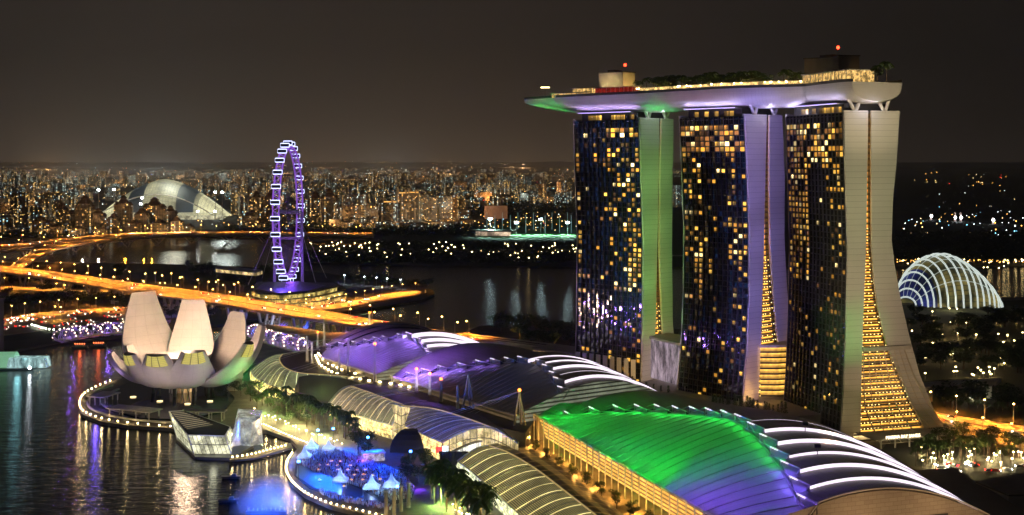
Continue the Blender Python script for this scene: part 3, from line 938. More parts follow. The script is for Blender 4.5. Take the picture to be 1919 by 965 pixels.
# plant rooms and restaurants
def roofhouse(label, f0, f1, o0, o1, z1, mat):
    p, _, _ = dpt((f0 + f1) / 2, (o0 + o1) / 2)
    r = thing('plant_room', label, 'roof building', tuple(p))
    dbox('wall', f0, f1, o0, o1, -0.7, z1, mat, r); dbox('roof', f0 - .002, f1 + .002, o0 - .4, o1 + .4, z1, z1 + 0.6, M_roofdark, r)
    dbox('vent_unit', f0 + (f1 - f0) * .4, f0 + (f1 - f0) * .7, o0 + 2, o1 - 3, z1 + .6, z1 + 2.0, M_dark, r)
    return r
roofhouse('beige plant room with a red beacon above the farthest tower', fpx(1168, -4), fpx(1122, -4), -4, 9, 15.5, M_pale)
roofhouse('dark plant room with a red beacon above the nearest tower', fpx(1572, -2), fpx(1508, -2), -2, 11, 17.0, M_concrete)
def restaurant(label, f0, f1, o0, o1, h, gm, seed):
    p, _, _ = dpt((f0 + f1) / 2, (o0 + o1) / 2)
    r = thing('rooftop_restaurant', label, 'restaurant', tuple(p))
    dbox('glass_wall', f0 + .003, f1 - .003, o0 + 1.2, o1 - 1, -0.7, h, gm, r)
    dbox('roof', f0, f1, o0, o1, h, h + 0.7, M_pale, r)
    m = MB()
    for i in range(int((f1 - f0) * tot / 4)):
        q, d, n = dpt(f0 + (i + .5) * 4 / tot, o0 + .5, h / 2 - .3); m.box(q, (.35, .35, h + .6))
    m.build('columns', M_white, r)
    return r
def litroom(name, c, st, sc=0.5):
    t = NT(name); n = t.noise(sc, 4, t.coord('Object'), rough=0.8)
    t.p(Base_Color=(0.1, 0.08, 0.05, 1), Emission_Color=lin(c), Emission_Strength=t.m('MULTIPLY', t.m('MAXIMUM', t.m('MULTIPLY_ADD', n, 5.0, -2.0), 0.12), st))
    return t.mat
M_rw = litroom('restaurant_lit', (255, 205, 120), 1.3)
M_rr = litroom('bar_lit_red', (255, 60, 50), 0.35)
restaurant('warm-lit restaurant at the south end of the roof deck', 0.012, fpx(1506), -17, 2, 6.0, M_rw, 1)
restaurant('warm-lit club pavilion left of the beige plant room', fpx(1114), fpx(1072), -13, 6, 5.0, M_rw, 2)
restaurant('red-lit bar in front of the beige plant room', fpx(1194), fpx(1117), -15, -5, 4.4, M_rr, 3)
restaurant('low warm-lit observation lounge near the prow', fpx(1106), fpx(1034), -14, -7, 2.0, M_rw, 4)
cabana = MB()
for i in range(60):
    f = 0.2 + 0.42 * i / 60
    q, d, n = dpt(f, -14.5 + 2 * math.sin(i), 0.6); 
def poolhouse():
    p, _, _ = dpt(.4, -12)
    r = thing('pool_terrace', 'strip of warm-lit pool cabanas along the middle of the roof deck', 'pool terrace', tuple(p))
    dbox('screen', 0.17, 0.63, -11.5, -11, -0.7, 3.2, litroom('cabana_lit', (255, 212, 130), 2.1, 0.35), r)
    dbox('roof', 0.17, 0.63, -12.4, -8, 3.2, 3.5, M_pale, r)
    dbox('pool', 0.18, 0.62, -17.5, -13.5, -0.9, -0.4, plain('pool_water', (0.02, 0.08, 0.1), 0.05), r)
poolhouse()
# beacons
for f, off, z, lab in ((fpx(1172, -1), -1, 20.5, 'red aviation beacon on the beige plant room'), (fpx(1571, 0), 0, 22.5, 'red aviation beacon on the dark plant room')):
    q, _, _ = dpt(f, off, z)
    r = thing('beacon', lab, 'beacon', (q.x, q.y, q.z - 3))
    MB().tube([q - Vector((0, 0, 5)), q], 0.15).build('pole', M_pole, r)
    MB().ball(q, 1.0).build('bulb', G_red, r)
# round lamps over the terrace
lp = proto('deck_lamp_proto'); MB().tube([(0, 0, 0), (0, 0, 3.2)], 0.08, 4).build('pole', M_pole, lp); MB().ball((0, 0, 3.4), 0.45, 6, 4).build('globe', G_warm, lp)
rng = random.Random(8); fs = sorted(rng.uniform(0.17, 0.64) for _ in range(44))
for i, f in enumerate(reversed(fs)):
    q, _, _ = dpt(f, rng.uniform(-17, -6), -0.7)
    dup(lp, q, label='small warm globe lamp on the roof deck, %s from the left' % nth(i), cat='lamp', group='globe lamps along the pool terrace').name = 'deck_lamp'
wipe(lp)
# mast light at the prow
q, _, _ = dpt(fpx(1022, -2), -2, 0)
r = thing('mast_light', 'thin mast with a flat lit head near the prow of the roof deck', 'mast', tuple(q))
MB().tube([q - Vector((0, 0, .7)), q + Vector((0, 0, 7.5))], 0.18).build('pole', M_pole, r); MB().box(q + Vector((0, 0, 7.6)), (6, 1, 0.4)).build('lamp_head', G_warm, r)

# ---- floodlighting of the hotel
FLC = None

# =================================================================== MALL: three big leaf-shaped roofs
def glowstrip(name, c, st):
    t = NT(name); n = t.noise(0.15, 3, t.coord('Object'))
    t.p(Base_Color=(.5, .5, .5, 1), Emission_Color=lin(c), Emission_Strength=t.m('MULTIPLY', t.m('MULTIPLY_ADD', n, 0.8, 0.6), st))
    return t.mat
M_strip = glowstrip('clerestory_light', (255, 238, 255), 1.35)
def ribmat(name, c, scale=1.0):
    t = NT(name); uv = t.xyz(t.coord('UV'))
    j = t.m('LESS_THAN', t.m('FRACT', t.m('MULTIPLY', uv[0], 24.0)), 0.05)
    n = t.noise(0.08, 5, t.coord('Object'), rough=.65)
    b = t.mix(n, tuple(x * .75 for x in c) + (1,), tuple(x * 1.25 for x in c) + (1,))
    t.p(Base_Color=t.mix(t.m('MULTIPLY', j, .5), b, tuple(x * .4 for x in c) + (1,)), Roughness=.5)
    return t.mat
M_shell = ribmat('roof_shell', (0.24, 0.21, 0.20))
def membrane_mat():
    t = NT('pale_roof_sheet'); uv = t.xyz(t.coord('UV'))
    n = t.noise(60.0, 2, t.comb(uv[0], t.m('MULTIPLY', uv[1], 0.02), 0.0))
    s = t.m('LESS_THAN', t.m('FRACT', t.m('MULTIPLY', uv[0], 90.0)), 0.07)
    b = t.mix(n, (0.42, 0.42, 0.42, 1), (0.6, 0.6, 0.6, 1))
    t.p(Base_Color=t.mix(t.m('MULTIPLY', s, .5), b, (.2, .2, .2, 1)), Roughness=.45)
    return t.mat
M_memb = membrane_mat()
def mallroof(label, P0, P1, zE, teeth, ridx, weast, zeast, crest, gable=True, nshell=None, stripstart=9, zbase=2.0, strips=None):
    """P0, P1: ends of the west eave (north, south); teeth: photo points of the saw-tooth tips"""
    P0 = Vector((*P0, 0)); P1 = Vector((*P1, 0)); LEN = (P1 - P0).length
    d = (P1 - P0) / LEN; e = Vector((-d.y, d.x, 0))
    n = len(teeth)
    A = []
    for k, (px, py) in enumerate(teeth):
        t = LEN * k / n
        B = P0 + d * t; kk = (px - 960) / F
        w_ = (kk * B.y - B.x) / (e.x - kk * e.y)
        D = B.y + w_ * e.y
        A.append((t, w_, H - (py - HY) * D / F))
    root = thing('mall_roof', label, 'mall building', tuple(P0 + d * LEN / 2 + e * 30 + Vector((0, 0, zbase))))
    def Q(t, w_, z): v = P0 + d * t + e * w_; return Vector((v.x, v.y, z))
    # lit sheet
    A.append((LEN, A[-1][1] - 3.5, A[-1][2] - 1.6))
    tabw = [(t, w_ + .8) for t, w_, z in A]; tabz = [(t, z - 3.4) for t, w_, z in A]
    m = MB(); rows = []; NR = 60
    for i in range(NR + 1):
        t = LEN * i / NR; wr = interp(tabw, t); zr = interp(tabz, t); r = []
        for j in range(13):
            u = j / 12; bulge = (0.025 * wr) * math.sin(PI * u)
            r.append(Q(t, wr * u, zE + (zr - zE) * (u ** 0.85) + bulge * .5))
        rows.append(r)
    m.grid(rows); m.build('roof_sheet', M_memb, root, True)
    sm_ = MB()
    for r in rows[1::2]:
        for a_, b_ in zip(r[:-1:2], r[2::2]): sm_.bar(a_ + Vector((0, 0, .12)), b_ + Vector((0, 0, .12)), .28, .3)
    sm_.build('standing_seams', M_pale, root)
    # shells with saw-tooth edges
    def arc(t, w0, z0, wE, N=22, drop=0.0):
        """parabola from the ridge to the east eave"""
        wc, zc, c = crest
        out = []
        z_at = lambda w_: zc_(t) - c * (w_ - wc) ** 2
        off = z0 + c * (w0 - wc) ** 2
        for j in range(N + 1):
            w_ = w0 + (wE - w0) * j / N
            z = off - c * (w_ - wc) ** 2
            out.append((w_, z - drop))
        return out
    zc_ = lambda t: 0
    tr = MB()
    allA = A
    for k in range(len(allA) - 1):
        t0, w0, z0 = allA[k]; t1, w1, z1 = allA[k + 1]
        g = 0.5 * (t1 - t0)
        # front edge of the shell starts further up the slope and stands above the next one
        rise = 0.0
        wB = w0 + .4; zB = z0 - .3
        back = arc(t0, w0, z0, weast); front = arc(t1, wB, zB, weast)
        s = MB()
        rb = [Q(t0, w_, z) for w_, z in back]; rf = [Q(t1, w_, z) for w_, z in front]
        s.grid([rb, rf], uvs=lambda i, j: (j / 22, i))
        s.grid([[p + Vector((0, 0, -.35)) for p in rb], [p + Vector((0, 0, -.35)) for p in rf]], flip=True, uvs=lambda i, j: (j / 22, i))
        s.add([rb[0], rf[0], rf[0] - Vector((0, 0, .5)), rb[0] - Vector((0, 0, .5))], [(0, 1, 2, 3)])
        s.build('shell', M_shell, root, False)
        # riser under the front edge
        nxt = arc(t1, w1, z1, weast)
        nt_ = [(w_, z) for w_, z in nxt]
        r1 = []; r2 = []
        for w_, z in front:
            zz = interp(nt_, w_)
            r1.append(Q(t1 + .05, w_, z - .3)); r2.append(Q(t1 + .05, w_, min(zz - .1, z - 2.35)))
        st = MB(); lit = (k + 1 >= stripstart and (strips is None or k + 1 in strips))
        if k < len(allA) - 2:
            st.grid([r1, r2], uvs=lambda i, j: (j / 22, i)); st.build('light_band' if lit else 'riser', M_strip if lit else M_dark, root)
        tl_ = MB(); a1_ = Q(t0, w0 - .25, z0 - .05); b1_ = Q(t1, wB - .25, zB - .05); tl_.bar(a1_, a1_.lerp(b1_, .42), .5, .35); tl_.build('tip_light', M_strip, root)
        # edge rail and the truss below it
        tr.bar(Q(t0, w0, z0), Q(t1, wB, zB), .35, .5)
        lo = Q(t0, w0 - .3, interp(tabz, t0)); lo2 = Q(t1, w1 - .3, interp(tabz, t1))
        tr.bar(Q(t0, w0, z0), lo, .22); tr.bar(Q(t1, wB, zB), lo2, .22); tr.bar(lo, Q(t1, w1, z1), .18); tr.bar(lo, lo2, .3)
        rg = MB(); rg.add([Q(t0, w0, z0 - .3), Q(t1, wB + .3, zB - .5), Q(t1, w1 + .6, interp(tabz, t1) - .3), Q(t0, w0 + .6, interp(tabz, t0) - .3)], [(0, 1, 2, 3)])
        rg.build('ridge_glazing', M_memb, root)
    tr.build('ridge_truss', M_steel, root)
    # eave gutter
    ea = MB(); ea.bar(Q(-1, -.6, zE), Q(LEN + 1, -.6, zE), .7, .9); ea.build('eave', M_steel, root)
    return root, Q, LEN, d, e, A, arc
TA = [(1058, 769.6), (1105, 761.5), (1150, 758), (1190, 757), (1227, 757), (1261, 760), (1293, 761), (1323, 764), (1352, 768), (1378, 775),
      (1402, 790), (1425, 812), (1445, 837), (1464, 862), (1481, 892), (1495, 925)]
RAo = mallroof('nearest big mall roof, washed green and violet with white light bands', (12, 651), (82.6, 446.3), 25, TA, 0, 126, 20, (57, 48, .0051), stripstart=10)
TB = [(735, 705), (762, 697), (791, 690), (821, 684), (858, 679), (892, 674), (920, 671), (946, 669), (971, 667), (1003, 672), (1017, 682), (1030, 695), (1038, 706), (1046, 723)]
RBo = mallroof('middle mall roof, violet at its tip and dark over the rest', (-74.6, 763), (2.5, 647), 25, TB, 0, 122, 14, (54, 45, .0055), stripstart=9)
TCc = [(612, 644), (635, 641), (660, 639), (682, 635), (700, 631), (717, 629), (745, 625), (762, 622), (780, 632), (790, 642), (797, 652), (800, 657)]
RCo = mallroof('farthest mall roof, washed violet all over', (-131, 839), (-85.4, 770), 25, TCc, 0, 116, 23, (50, 44, .0055), stripstart=7)
# gable wall of the near roof
root, Q, LEN, d, e, A, arc = RAo; LENA = LEN
def stone():
    t = NT('beige_gable_panels'); co = t.xyz(t.coord('Object'))
    br = t.n('ShaderNodeTexBrick'); br.inputs['Scale'].default_value = 1.0
    t.set(br.inputs['Vector'], t.comb(t.m('ADD', co[0], t.m('MULTIPLY', co[1], .4)), co[2], 0.0))
    br.inputs['Brick Width'].default_value = 4.0; br.inputs['Row Height'].default_value = 1.6; br.inputs['Mortar Size'].default_value = .05
    br.inputs['Color1'].default_value = (.36, .31, .25, 1); br.inputs['Color2'].default_value = (.42, .37, .30, 1); br.inputs['Mortar'].default_value = (.18, .15, .12, 1)
    t.p(Base_Color=br.outputs['Color'], Roughness=.7)
    return t.mat
g = MB(); t_, w_, z_ = A[-1]
w_ = A[-2][1] - 7; z_ = A[-2][2] - .9; ar = arc(t_, A[-2][1] + .4, A[-2][2] - .5, 126, 22)
top_ = [Q(LEN - .6, a_, b_ + .3) for a_, b_ in ar]; bot_ = [Q(LEN - .6, a_, 2) for a_, b_ in ar]
g.grid([top_, bot_]); g.add([Q(LEN - .6, w_ + 7, z_), Q(LEN - .6, w_ + 7, 2), Q(LEN - .6, 0, 2), Q(LEN - .6, 0, 25)], [(0, 1, 2, 3)])
g.build('gable_wall', stone(), root)
gf = MB()
for i in range(22): gf.bar(top_[i] + d * .4 + Vector((0, 0, .4)), top_[i + 1] + d * .4 + Vector((0, 0, .4)), .9, .6)
gf.build('gable_trim', M_pale, root)
for (w0, w1, z0, z1) in ((78, 92, 12, 22.5), (44, 62, 16.5, 20.5)):
    vv = MB(); vv.add([Q(LEN - .45, w0, z0), Q(LEN - .45, w1, z0), Q(LEN - .45, w1, z1), Q(LEN - .45, w0, z1)], [(0, 1, 2, 3)])
    for i in range(6):
        zz = z0 + (z1 - z0) * (i + .5) / 6; vv.bar(Q(LEN - .2, w0, zz), Q(LEN - .2, w1, zz), .15, .3)
    vv.build('louvre', M_dark, root)
# walls under the roofs
def louvwall(name, c, st, pitch=2.2, frac=.55):
    t = NT(name); co = t.xyz(t.coord('Object')); uv = t.xyz(t.coord('UV'))
    f = t.m('FRACT', t.m('DIVIDE', t.m('ADD', co[2], 100.0), pitch))
    n = t.noise(0.12, 5, t.coord('Object'), rough=.75)
    mull = t.m('GREATER_THAN', t.m('FRACT', t.m('MULTIPLY', uv[1], 80.0)), .06)
    k = t.m('MULTIPLY', t.m('MULTIPLY_ADD', t.m('LESS_THAN', f, frac), 1.0, .12), t.m('MULTIPLY_ADD', n, 1.6, -.15))
    k = t.m('MULTIPLY', k, mull)
    t.p(Base_Color=(.2, .16, .1, 1), Emission_Color=lin(c), Emission_Strength=t.m('MULTIPLY', t.m('MAXIMUM', k, .03), st), Roughness=.4)
    return t.mat
M_amb = louvwall('amber_louvres', (255, 196, 100), 1.7)
wl_ = MB(); wl_.grid([[Q(1 + (LEN - 2) * i / 40, 1.5, 24.6) for i in range(41)], [Q(1 + (LEN - 2) * i / 40, 6, 12) for i in range(41)]], flip=True); wl_.build('louvre_wall', M_amb, root)
wn_ = MB(); wn_.add([Q(1, .5, 24), Q(1, 14, 30), Q(1, 118, 20), Q(1, 118, 2), Q(1, .5, 2)], [(0, 1, 2, 3, 4)]); wn_.build('north_wall', M_concrete, root)
tl = MB()
for i in range(30):
    t0 = 3 + (LEN - 6) * i / 29; tl.tube([Q(t0, -1.4, 11), Q(t0, -1.4, 25.5)], .28, 6)
tl.build('terrace_posts', M_steel, root)
te = MB(); te.add([Q(-6, -20, 11), Q(LEN + 30, -20, 11), Q(LEN + 30, 8, 11), Q(-6, 8, 11)], [(0, 1, 2, 3)]); te.add([Q(-6, -20, 11), Q(LEN + 30, -20, 11), Q(LEN + 30, -20, 2), Q(-6, -20, 2)], [(3, 2, 1, 0)])
te.build('terrace', plain('terrace_paving', (.30, .25, .18), .8), root)
for RR, c, st in ((RBo, (255, 214, 150), .16), (RCo, (255, 220, 170), .16)):
    root_, Q_, LEN_, d_, e_, A_, arc_ = RR
    mm_ = MB(); mm_.grid([[Q_(1 + (LEN_ - 2) * i / 30, 1.5, 24.6) for i in range(31)], [Q_(1 + (LEN_ - 2) * i / 30, 3, 12) for i in range(31)]], flip=True)
    mm_.build('louvre_wall', louvwall('lit_louvres', c, st), root_)
    w0 = A_[-2][1] + .4
    g_ = MB(); ar_ = arc_(LEN_, w0, A_[-2][2] - .5, 118)
    tp = [Q_(LEN_ - .5, a_, b_) for a_, b_ in ar_]
    g_.grid([tp, [Vector((p.x, p.y, 2)) for p in tp]]); g_.add([Q_(LEN_ - .5, w0, A_[-2][2] - .5), Q_(LEN_ - .5, w0, 2), Q_(LEN_ - .5, 0, 2), Q_(LEN_ - .5, 0, 25)], [(0, 1, 2, 3)])
    g_.build('gable_wall', louvwall('glowing_slats', (215, 225, 190), .35, 2.2, .6), root_)  # slats look pale through their own glow
# dark deck between the roofs and the waterfront vaults
Qa, Qb, Qc = RAo[1], RBo[1], RCo[1]
deck = thing('service_roof', 'dark flat service roof between the waterfront vaults and the big mall roofs', 'roof', (-60, 720, 2))
DZ = 20.5
poly = [W(*p, DZ) for p in ((526, 668), (534, 689), (561, 700), (600, 704), (655, 711), (700, 729), (762, 757), (820, 763), (870, 778), (920, 797), (985, 812), (1000, 790))] + [Qa(0, 40, 0), Qb(139, 60, 0), Qb(60, 40, 0), Qb(0, 60, 0), Qc(83, 60, 0), Qc(40, 40, 0), Qc(0, 40, 0), W(585, 655, DZ)]
MB().prism([(p.x, p.y) for p in poly], 2, DZ).build('roof_deck', M_roofdark, deck)
# rows of small roof lights along the deck
rl = proto('roof_light_proto'); MB().box((0, 0, .2), (.9, .9, .4)).build('base', M_dark, rl); MB().box((0, 0, .75), (1.6, 1.1, .7)).build('lantern', G_warm, rl)
rng = random.Random(2); cnt = 0
line1 = [W(*p, DZ) for p in ((592, 668), (600, 685), (625, 700), (655, 708), (690, 715), (745, 722), (800, 735), (860, 752))]
line2 = [W(*p, DZ) for p in ((597, 664), (610, 680), (640, 694), (668, 702), (700, 707), (760, 713), (812, 727), (880, 750))]
for k in range(46):
    q, dd_ = spread(line1 if k % 2 else line2, (k // 2) / 23)
    dup(rl, q, rz=math.atan2(dd_.y, dd_.x), label='small bright lantern on the dark service roof, %s from the left' % nth(k), cat='lamp', group='lanterns on the service roof').name = 'roof_lantern'
wipe(rl)

# =================================================================== waterfront vaults
def vaultmat(name, c, lc, st, na, nl, tint=0.0):
    """u across the arch, v along; na bright cross arches, nl fine louvre lines"""
    t = NT(name); uv = t.xyz(t.coord('UV'))
    fa = t.m('ABSOLUTE', t.m('SUBTRACT', t.m('FRACT', t.m('MULTIPLY', uv[1], na)), .5))
    fl = t.m('FRACT', t.m('MULTIPLY', uv[0], nl))
    archl = t.m('LESS_THAN', fa, .028)
    lou = t.m('GREATER_THAN', fl, .55)
    n = t.noise(.1, 4, t.coord('Object'), rough=.7)
    base = t.mix(lou, tuple(x * .35 for x in c) + (1,), (*c, 1))
    k = t.m('ADD', t.m('MULTIPLY', archl, t.m('MULTIPLY_ADD', n, 1.6, .1)), t.m('MULTIPLY', lou, t.m('MULTIPLY_ADD', n, .46, -.06)))
    t.p(Base_Color=base, Emission_Color=lin(lc), Emission_Strength=t.m('MULTIPLY', k, st), Roughness=.5, Metallic=.2)
    return t.mat
def glassmat(name, c1, c2, st, nu=60.0, nv=6.0):
    t = NT(name); uv = t.xyz(t.coord('UV')); co = t.coord('Object')
    fx = t.m('FRACT', t.m('MULTIPLY', uv[1], nu)); fy = t.m('FRACT', t.m('MULTIPLY', uv[0], nv))
    fr = t.m('MULTIPLY', t.m('GREATER_THAN', fx, .13), t.m('GREATER_THAN', fy, .10))
    n = t.noise(.16, 6, co, rough=.8)
    cell = t.white(t.comb(t.m('FLOOR', t.m('MULTIPLY', uv[1], nu)), t.m('FLOOR', t.m('MULTIPLY', uv[0], nv)), 0.0))
    k = t.m('MULTIPLY', t.m('MULTIPLY', t.m('MAXIMUM', t.m('MULTIPLY_ADD', n, 3.6, -1.15), .15), t.m('MULTIPLY_ADD', cell[0], .9, .45)), t.m('MULTIPLY_ADD', fr, .85, .15))
    t.p(Base_Color=(.12, .11, .08, 1), Emission_Color=t.mix(n, lin(c1), lin(c2)), Emission_Strength=t.m('MULTIPLY', k, st), Roughness=.15)
    return t.mat
def polyW(pts, z): return [W(*p, z) for p in pts]
def resample(pts, n):
    s = smoothline(pts, 8); return [spread(s, i / n)[0] for i in range(n + 1)]
def vault(label, eave, crest, east, ze, zc, zs, mat, east_mat, gmat, n=30, base_out=2.5, ends=(True, True), arch=True):
    E = resample(polyW(eave, ze), n); C_ = resample(polyW(crest, zc), n); S_ = resample(polyW(east, zs), n)
    r = thing('glass_vault', label, 'mall arcade', (E[n // 2].x, E[n // 2].y, 2))
    def bez(a_, b_, k, N, up):
        out = []
        for i in range(N + 1):
            u = i / N; p = a_.lerp(b_, u)
            zz = a_.z + (b_.z - a_.z) * math.sin(u * PI / 2) if up else a_.z + (b_.z - a_.z) * (1 - math.cos(u * PI / 2))
            out.append(Vector((p.x, p.y, zz)))
        return out
    rw = [bez(E[i], C_[i], 0, 8, True) for i in range(n + 1)]
    m = MB(); m.grid(rw, uvs=lambda i, j: (j / 8, i / n), flip=True)
    m.grid([[p - Vector((0, 0, .4)) for p in q] for q in rw], uvs=lambda i, j: (j / 8, i / n)); m.build('louvred_roof', mat, r, True)
    re = [bez(C_[i], S_[i], 0, 8, False) for i in range(n + 1)]
    m = MB(); m.grid(re, uvs=lambda i, j: (j / 8, i / n), flip=True); m.build('back_roof', east_mat, r, True)
    # ridge trim, eave beam
    m = MB()
    for i in range(n): m.bar(C_[i] + Vector((0, 0, .25)), C_[i + 1] + Vector((0, 0, .25)), .7, .4)
    m.build('ridge_trim', plain('ridge_trim', (.6, .5, .3), .5, emit=lin(255, 220, 140), strength=.35), r)
    m = MB()
    for i in range(n): m.bar(E[i], E[i + 1], .5, .5)
    m.build('eave_beam', M_steel, r)
    # glass wall down to the promenade, curving under the eave
    def out(i): v = (E[i] - C_[i]); v.z = 0; return v.normalized()
    m = MB(); m.grid([[E[i] - Vector((0, 0, .3)) for i in range(n + 1)], [Vector((E[i].x, E[i].y, ze * .6 + 1)) + out(i) * .6 for i in range(n + 1)],
                      [Vector((E[i].x, E[i].y, 2.2)) - out(i) * .4 for i in range(n + 1)]], uvs=lambda i, j: (i / 2, j / n)); m.build('glass_wall', gmat, r)
    # end glazing
    for ix, on in ((0, ends[0]), (n, ends[1])):
        if not on: continue
        prof = rw[ix] + re[ix][1:]
        m = MB(); m.grid([prof, [Vector((p.x, p.y, 2.2)) for p in prof]], uvs=lambda i, j: (i, j / 16)); m.build('end_glazing', glassmat('arcade_end_glass', (255, 214, 120), (255, 240, 190), 1.5, 14.0, 4.0), r)
        m = MB()
        for a_, b_ in zip(prof, prof[1:]): m.bar(a_, b_, .9, .9)
        m.build('end_arch', M_steel, r)
    # open ribs
    m = MB()
    for i in range(0, n + 1, 3):
        for a_, b_ in zip(rw[i], rw[i][1:]): m.bar(a_ + Vector((0, 0, .2)), b_ + Vector((0, 0, .2)), .3, .3)
    m.build('arch_rib', M_steel, r)
    return r
YG = glassmat('arcade_glass', (235, 190, 80), (255, 236, 170), 3.2, 70.0, 5.0)
YG4 = glassmat('arcade_glass_pale', (215, 220, 150), (245, 248, 215), 2.2, 70.0, 5.0)
LV1 = vaultmat('louvre_roof_olive', (.26, .26, .17), (220, 225, 165), 1.9, 14.0, 24.0)
LV2 = vaultmat('louvre_roof_brown', (.20, .18, .15), (255, 235, 180), 1.6, 12.0, 26.0)
LV3 = vaultmat('louvre_roof_slate', (.12, .11, .15), (160, 150, 200), 1.1, 14.0, 34.0)
LV4 = vaultmat('louvre_roof_gold', (.24, .20, .10), (250, 230, 150), 2.0, 13.0, 26.0)
BK = ribmat('back_roof_brown', (.13, .10, .075))
BKb = vaultmat('back_roof_arched', (.12, .085, .05), (255, 205, 110), .35, 18.0, 2.0)
vault('leftmost waterfront glass vault with an olive louvred roof', [(470, 694), (480, 708), (510, 722), (547, 727), (600, 722), (654, 714)],
      [(530, 664), (524, 674), (534, 689), (561, 699), (600, 702), (652, 706)], [(600, 655), (575, 672), (582, 688), (610, 696), (650, 700), (700, 703)],
      10, 22, 20.6, LV1, BK, YG, n=30)
vault('second waterfront glass vault from the left with a brown louvred roof', [(617, 755), (650, 770), (690, 784), (735, 797)],
      [(658, 724), (690, 735), (725, 748), (762, 761)], [(700, 718), (740, 728), (775, 742), (812, 757)], 10, 22, 20.6, LV2, BK, YG, n=24, ends=(True, True))
vault('third waterfront glass vault from the left with a slate violet roof', [(708, 768), (745, 790), (790, 812), (829, 829)],
      [(752, 761), (810, 766), (870, 783), (920, 801)], [(800, 752), (850, 760), (915, 785), (972, 830)], 12, 23.5, 20, LV3, BK, YG, n=24)
vault('nearest waterfront glass vault with a golden louvred roof', [(858, 864), (885, 884), (925, 920), (974, 965), (1060, 1048)],
      [(917, 836), (953, 849), (1005, 880), (1060, 922), (1160, 1000)], [(974, 832), (1020, 848), (1075, 885), (1135, 935), (1240, 1030)], 9, 17, 12, LV4, BKb, YG4, n=30)
# white glazed arches behind the third vault
for k, (p0, p1, hh, lab) in enumerate((((885, 790), (972, 832), 9, 'white-lit arched gallery window beside the slate vault'), ((935, 795), (985, 818), 7, 'smaller white-lit arched gallery window near the guyed mast'))):
    a_ = W(*p0, 13); b_ = W(*p1, 12); r = thing('gallery_arch', lab, 'window arch', tuple(a_))
    pts = [a_.lerp(b_, i / 16) + Vector((0, 0, hh * math.sin(PI * i / 16) * .75)) for i in range(17)]
    m = MB(); m.grid([pts, [Vector((p.x, p.y, 8)) for p in pts]], uvs=lambda i, j: (i, j / 16)); m.build('glazing', glassmat('white_gallery', (230, 240, 205), (255, 255, 235), 1.6, 16.0, 1.0), r)
    m = MB()
    for p, q in zip(pts, pts[1:]): m.bar(p, q, 1.2, 1.0)
    m.build('frame', M_pale, r)
# white glazed front between the slate and golden vaults
a_ = W(842, 850, 10); b_ = W(972, 838, 12)
r = thing('entrance_front', 'tall white-lit glass front behind the golden vault', 'shop front', tuple(a_))
pts = [a_.lerp(b_, i / 16) + Vector((0, 0, 5 * math.sin(PI * i / 16))) for i in range(17)]
m = MB(); m.grid([pts, [Vector((p.x, p.y, 2.2)) for p in pts]], uvs=lambda i, j: (i, j / 16)); m.build('glazing', glassmat('white_front', (245, 245, 225), (255, 255, 245), 1.6, 26.0, 3.0), r)
m = MB()
for p, q in zip(pts, pts[1:]): m.bar(p, q, 1.4, .9)
m.build('cornice', M_pale, r)
# guyed masts
def mast(px, py_base, py_top, z0, legs=1, beacon=False, label='', back=(70, 20), cables=3):
    b0 = W(px, py_base, z0); top_ = Vd(px, py_top, b0.y)
    r = thing('mast', label, 'mast', tuple(b0))
    m = MB(); sp = .16 * (top_.z - z0)
    if legs == 1: m.tube([b0, top_], [1.0, .7], 8)
    else:
        for s in ((-1, 0), (1, .2), (.3, 1)): m.tube([b0 + Vector((s[0] * sp, s[1] * sp, 0)), top_], [.7, .5], 8)
    m.build('leg' if legs == 1 else 'tripod', M_steel, r)
    c = MB()
    for i in range(cables):
        q = b0 + Vector((-(back[0]) + i * 9, back[1] + i * 6, 1))
        c.tube([top_, q], .09, 3, False)
    if cables: c.build('cable', M_steel, r)
    m = MB(); m.box(b0 + Vector((0, 0, .4)), (2.4, 2.4, .8)); m.build('footing', M_concrete, r)
    light('SPOT', b0 + Vector((-3, -9, .5)), (255, 240, 220), 9000, 'mast_fill', b0.lerp(top_, .6), 50, .6, .3, r)  # unseen spot added to make the mast stand out
    if beacon: MB().ball(top_ + Vector((0, 0, .6)), .9, 6, 4).build('beacon', glow('orange_beacon', (255, 120, 40), 9), r)
for k, (px, pb, pt, lg, bc, lab, cb) in enumerate((
    (576, 678, 630, 1, False, 'thick short mast beside the leftmost vault', 0), (585, 682, 642, 1, False, 'shorter mast just right of the thick short one', 0),
    (596, 655, 624, 1, True, 'mast with an orange beacon left of the violet roof', 2), (608, 650, 597, 1, False, 'tall white mast at the left tip of the violet roof', 3),
    (653, 698, 634, 1, False, 'slim white mast in front of the violet roof', 2), (636, 697, 656, 1, False, 'short mast left of the slim white mast', 0),
    (703, 718, 646, 1, True, 'leaning white mast with an orange beacon over the violet roof', 3), (693, 625, 587, 1, True, 'mast with a beacon standing behind the violet roof', 3),
    (878, 766, 702, 3, False, 'white three-legged mast in front of the dark mall roof', 4), (858, 770, 722, 1, False, 'slim mast left of the three-legged mast', 2),
    (974, 828, 733, 3, True, 'three-legged mast with a red beacon at the nearest mall roof', 5), (827, 755, 712, 1, True, 'thin mast with a beacon left of the three-legged mast', 0),
    (806, 742, 702, 1, True, 'thin mast with a beacon below the violet roof tip', 0), (781, 735, 693, 1, True, 'thin mast with a beacon between the two violet roofs', 0))):
    mast(px, pb, pt, DZ if px < 900 else 12, lg, bc, lab, cables=cb)
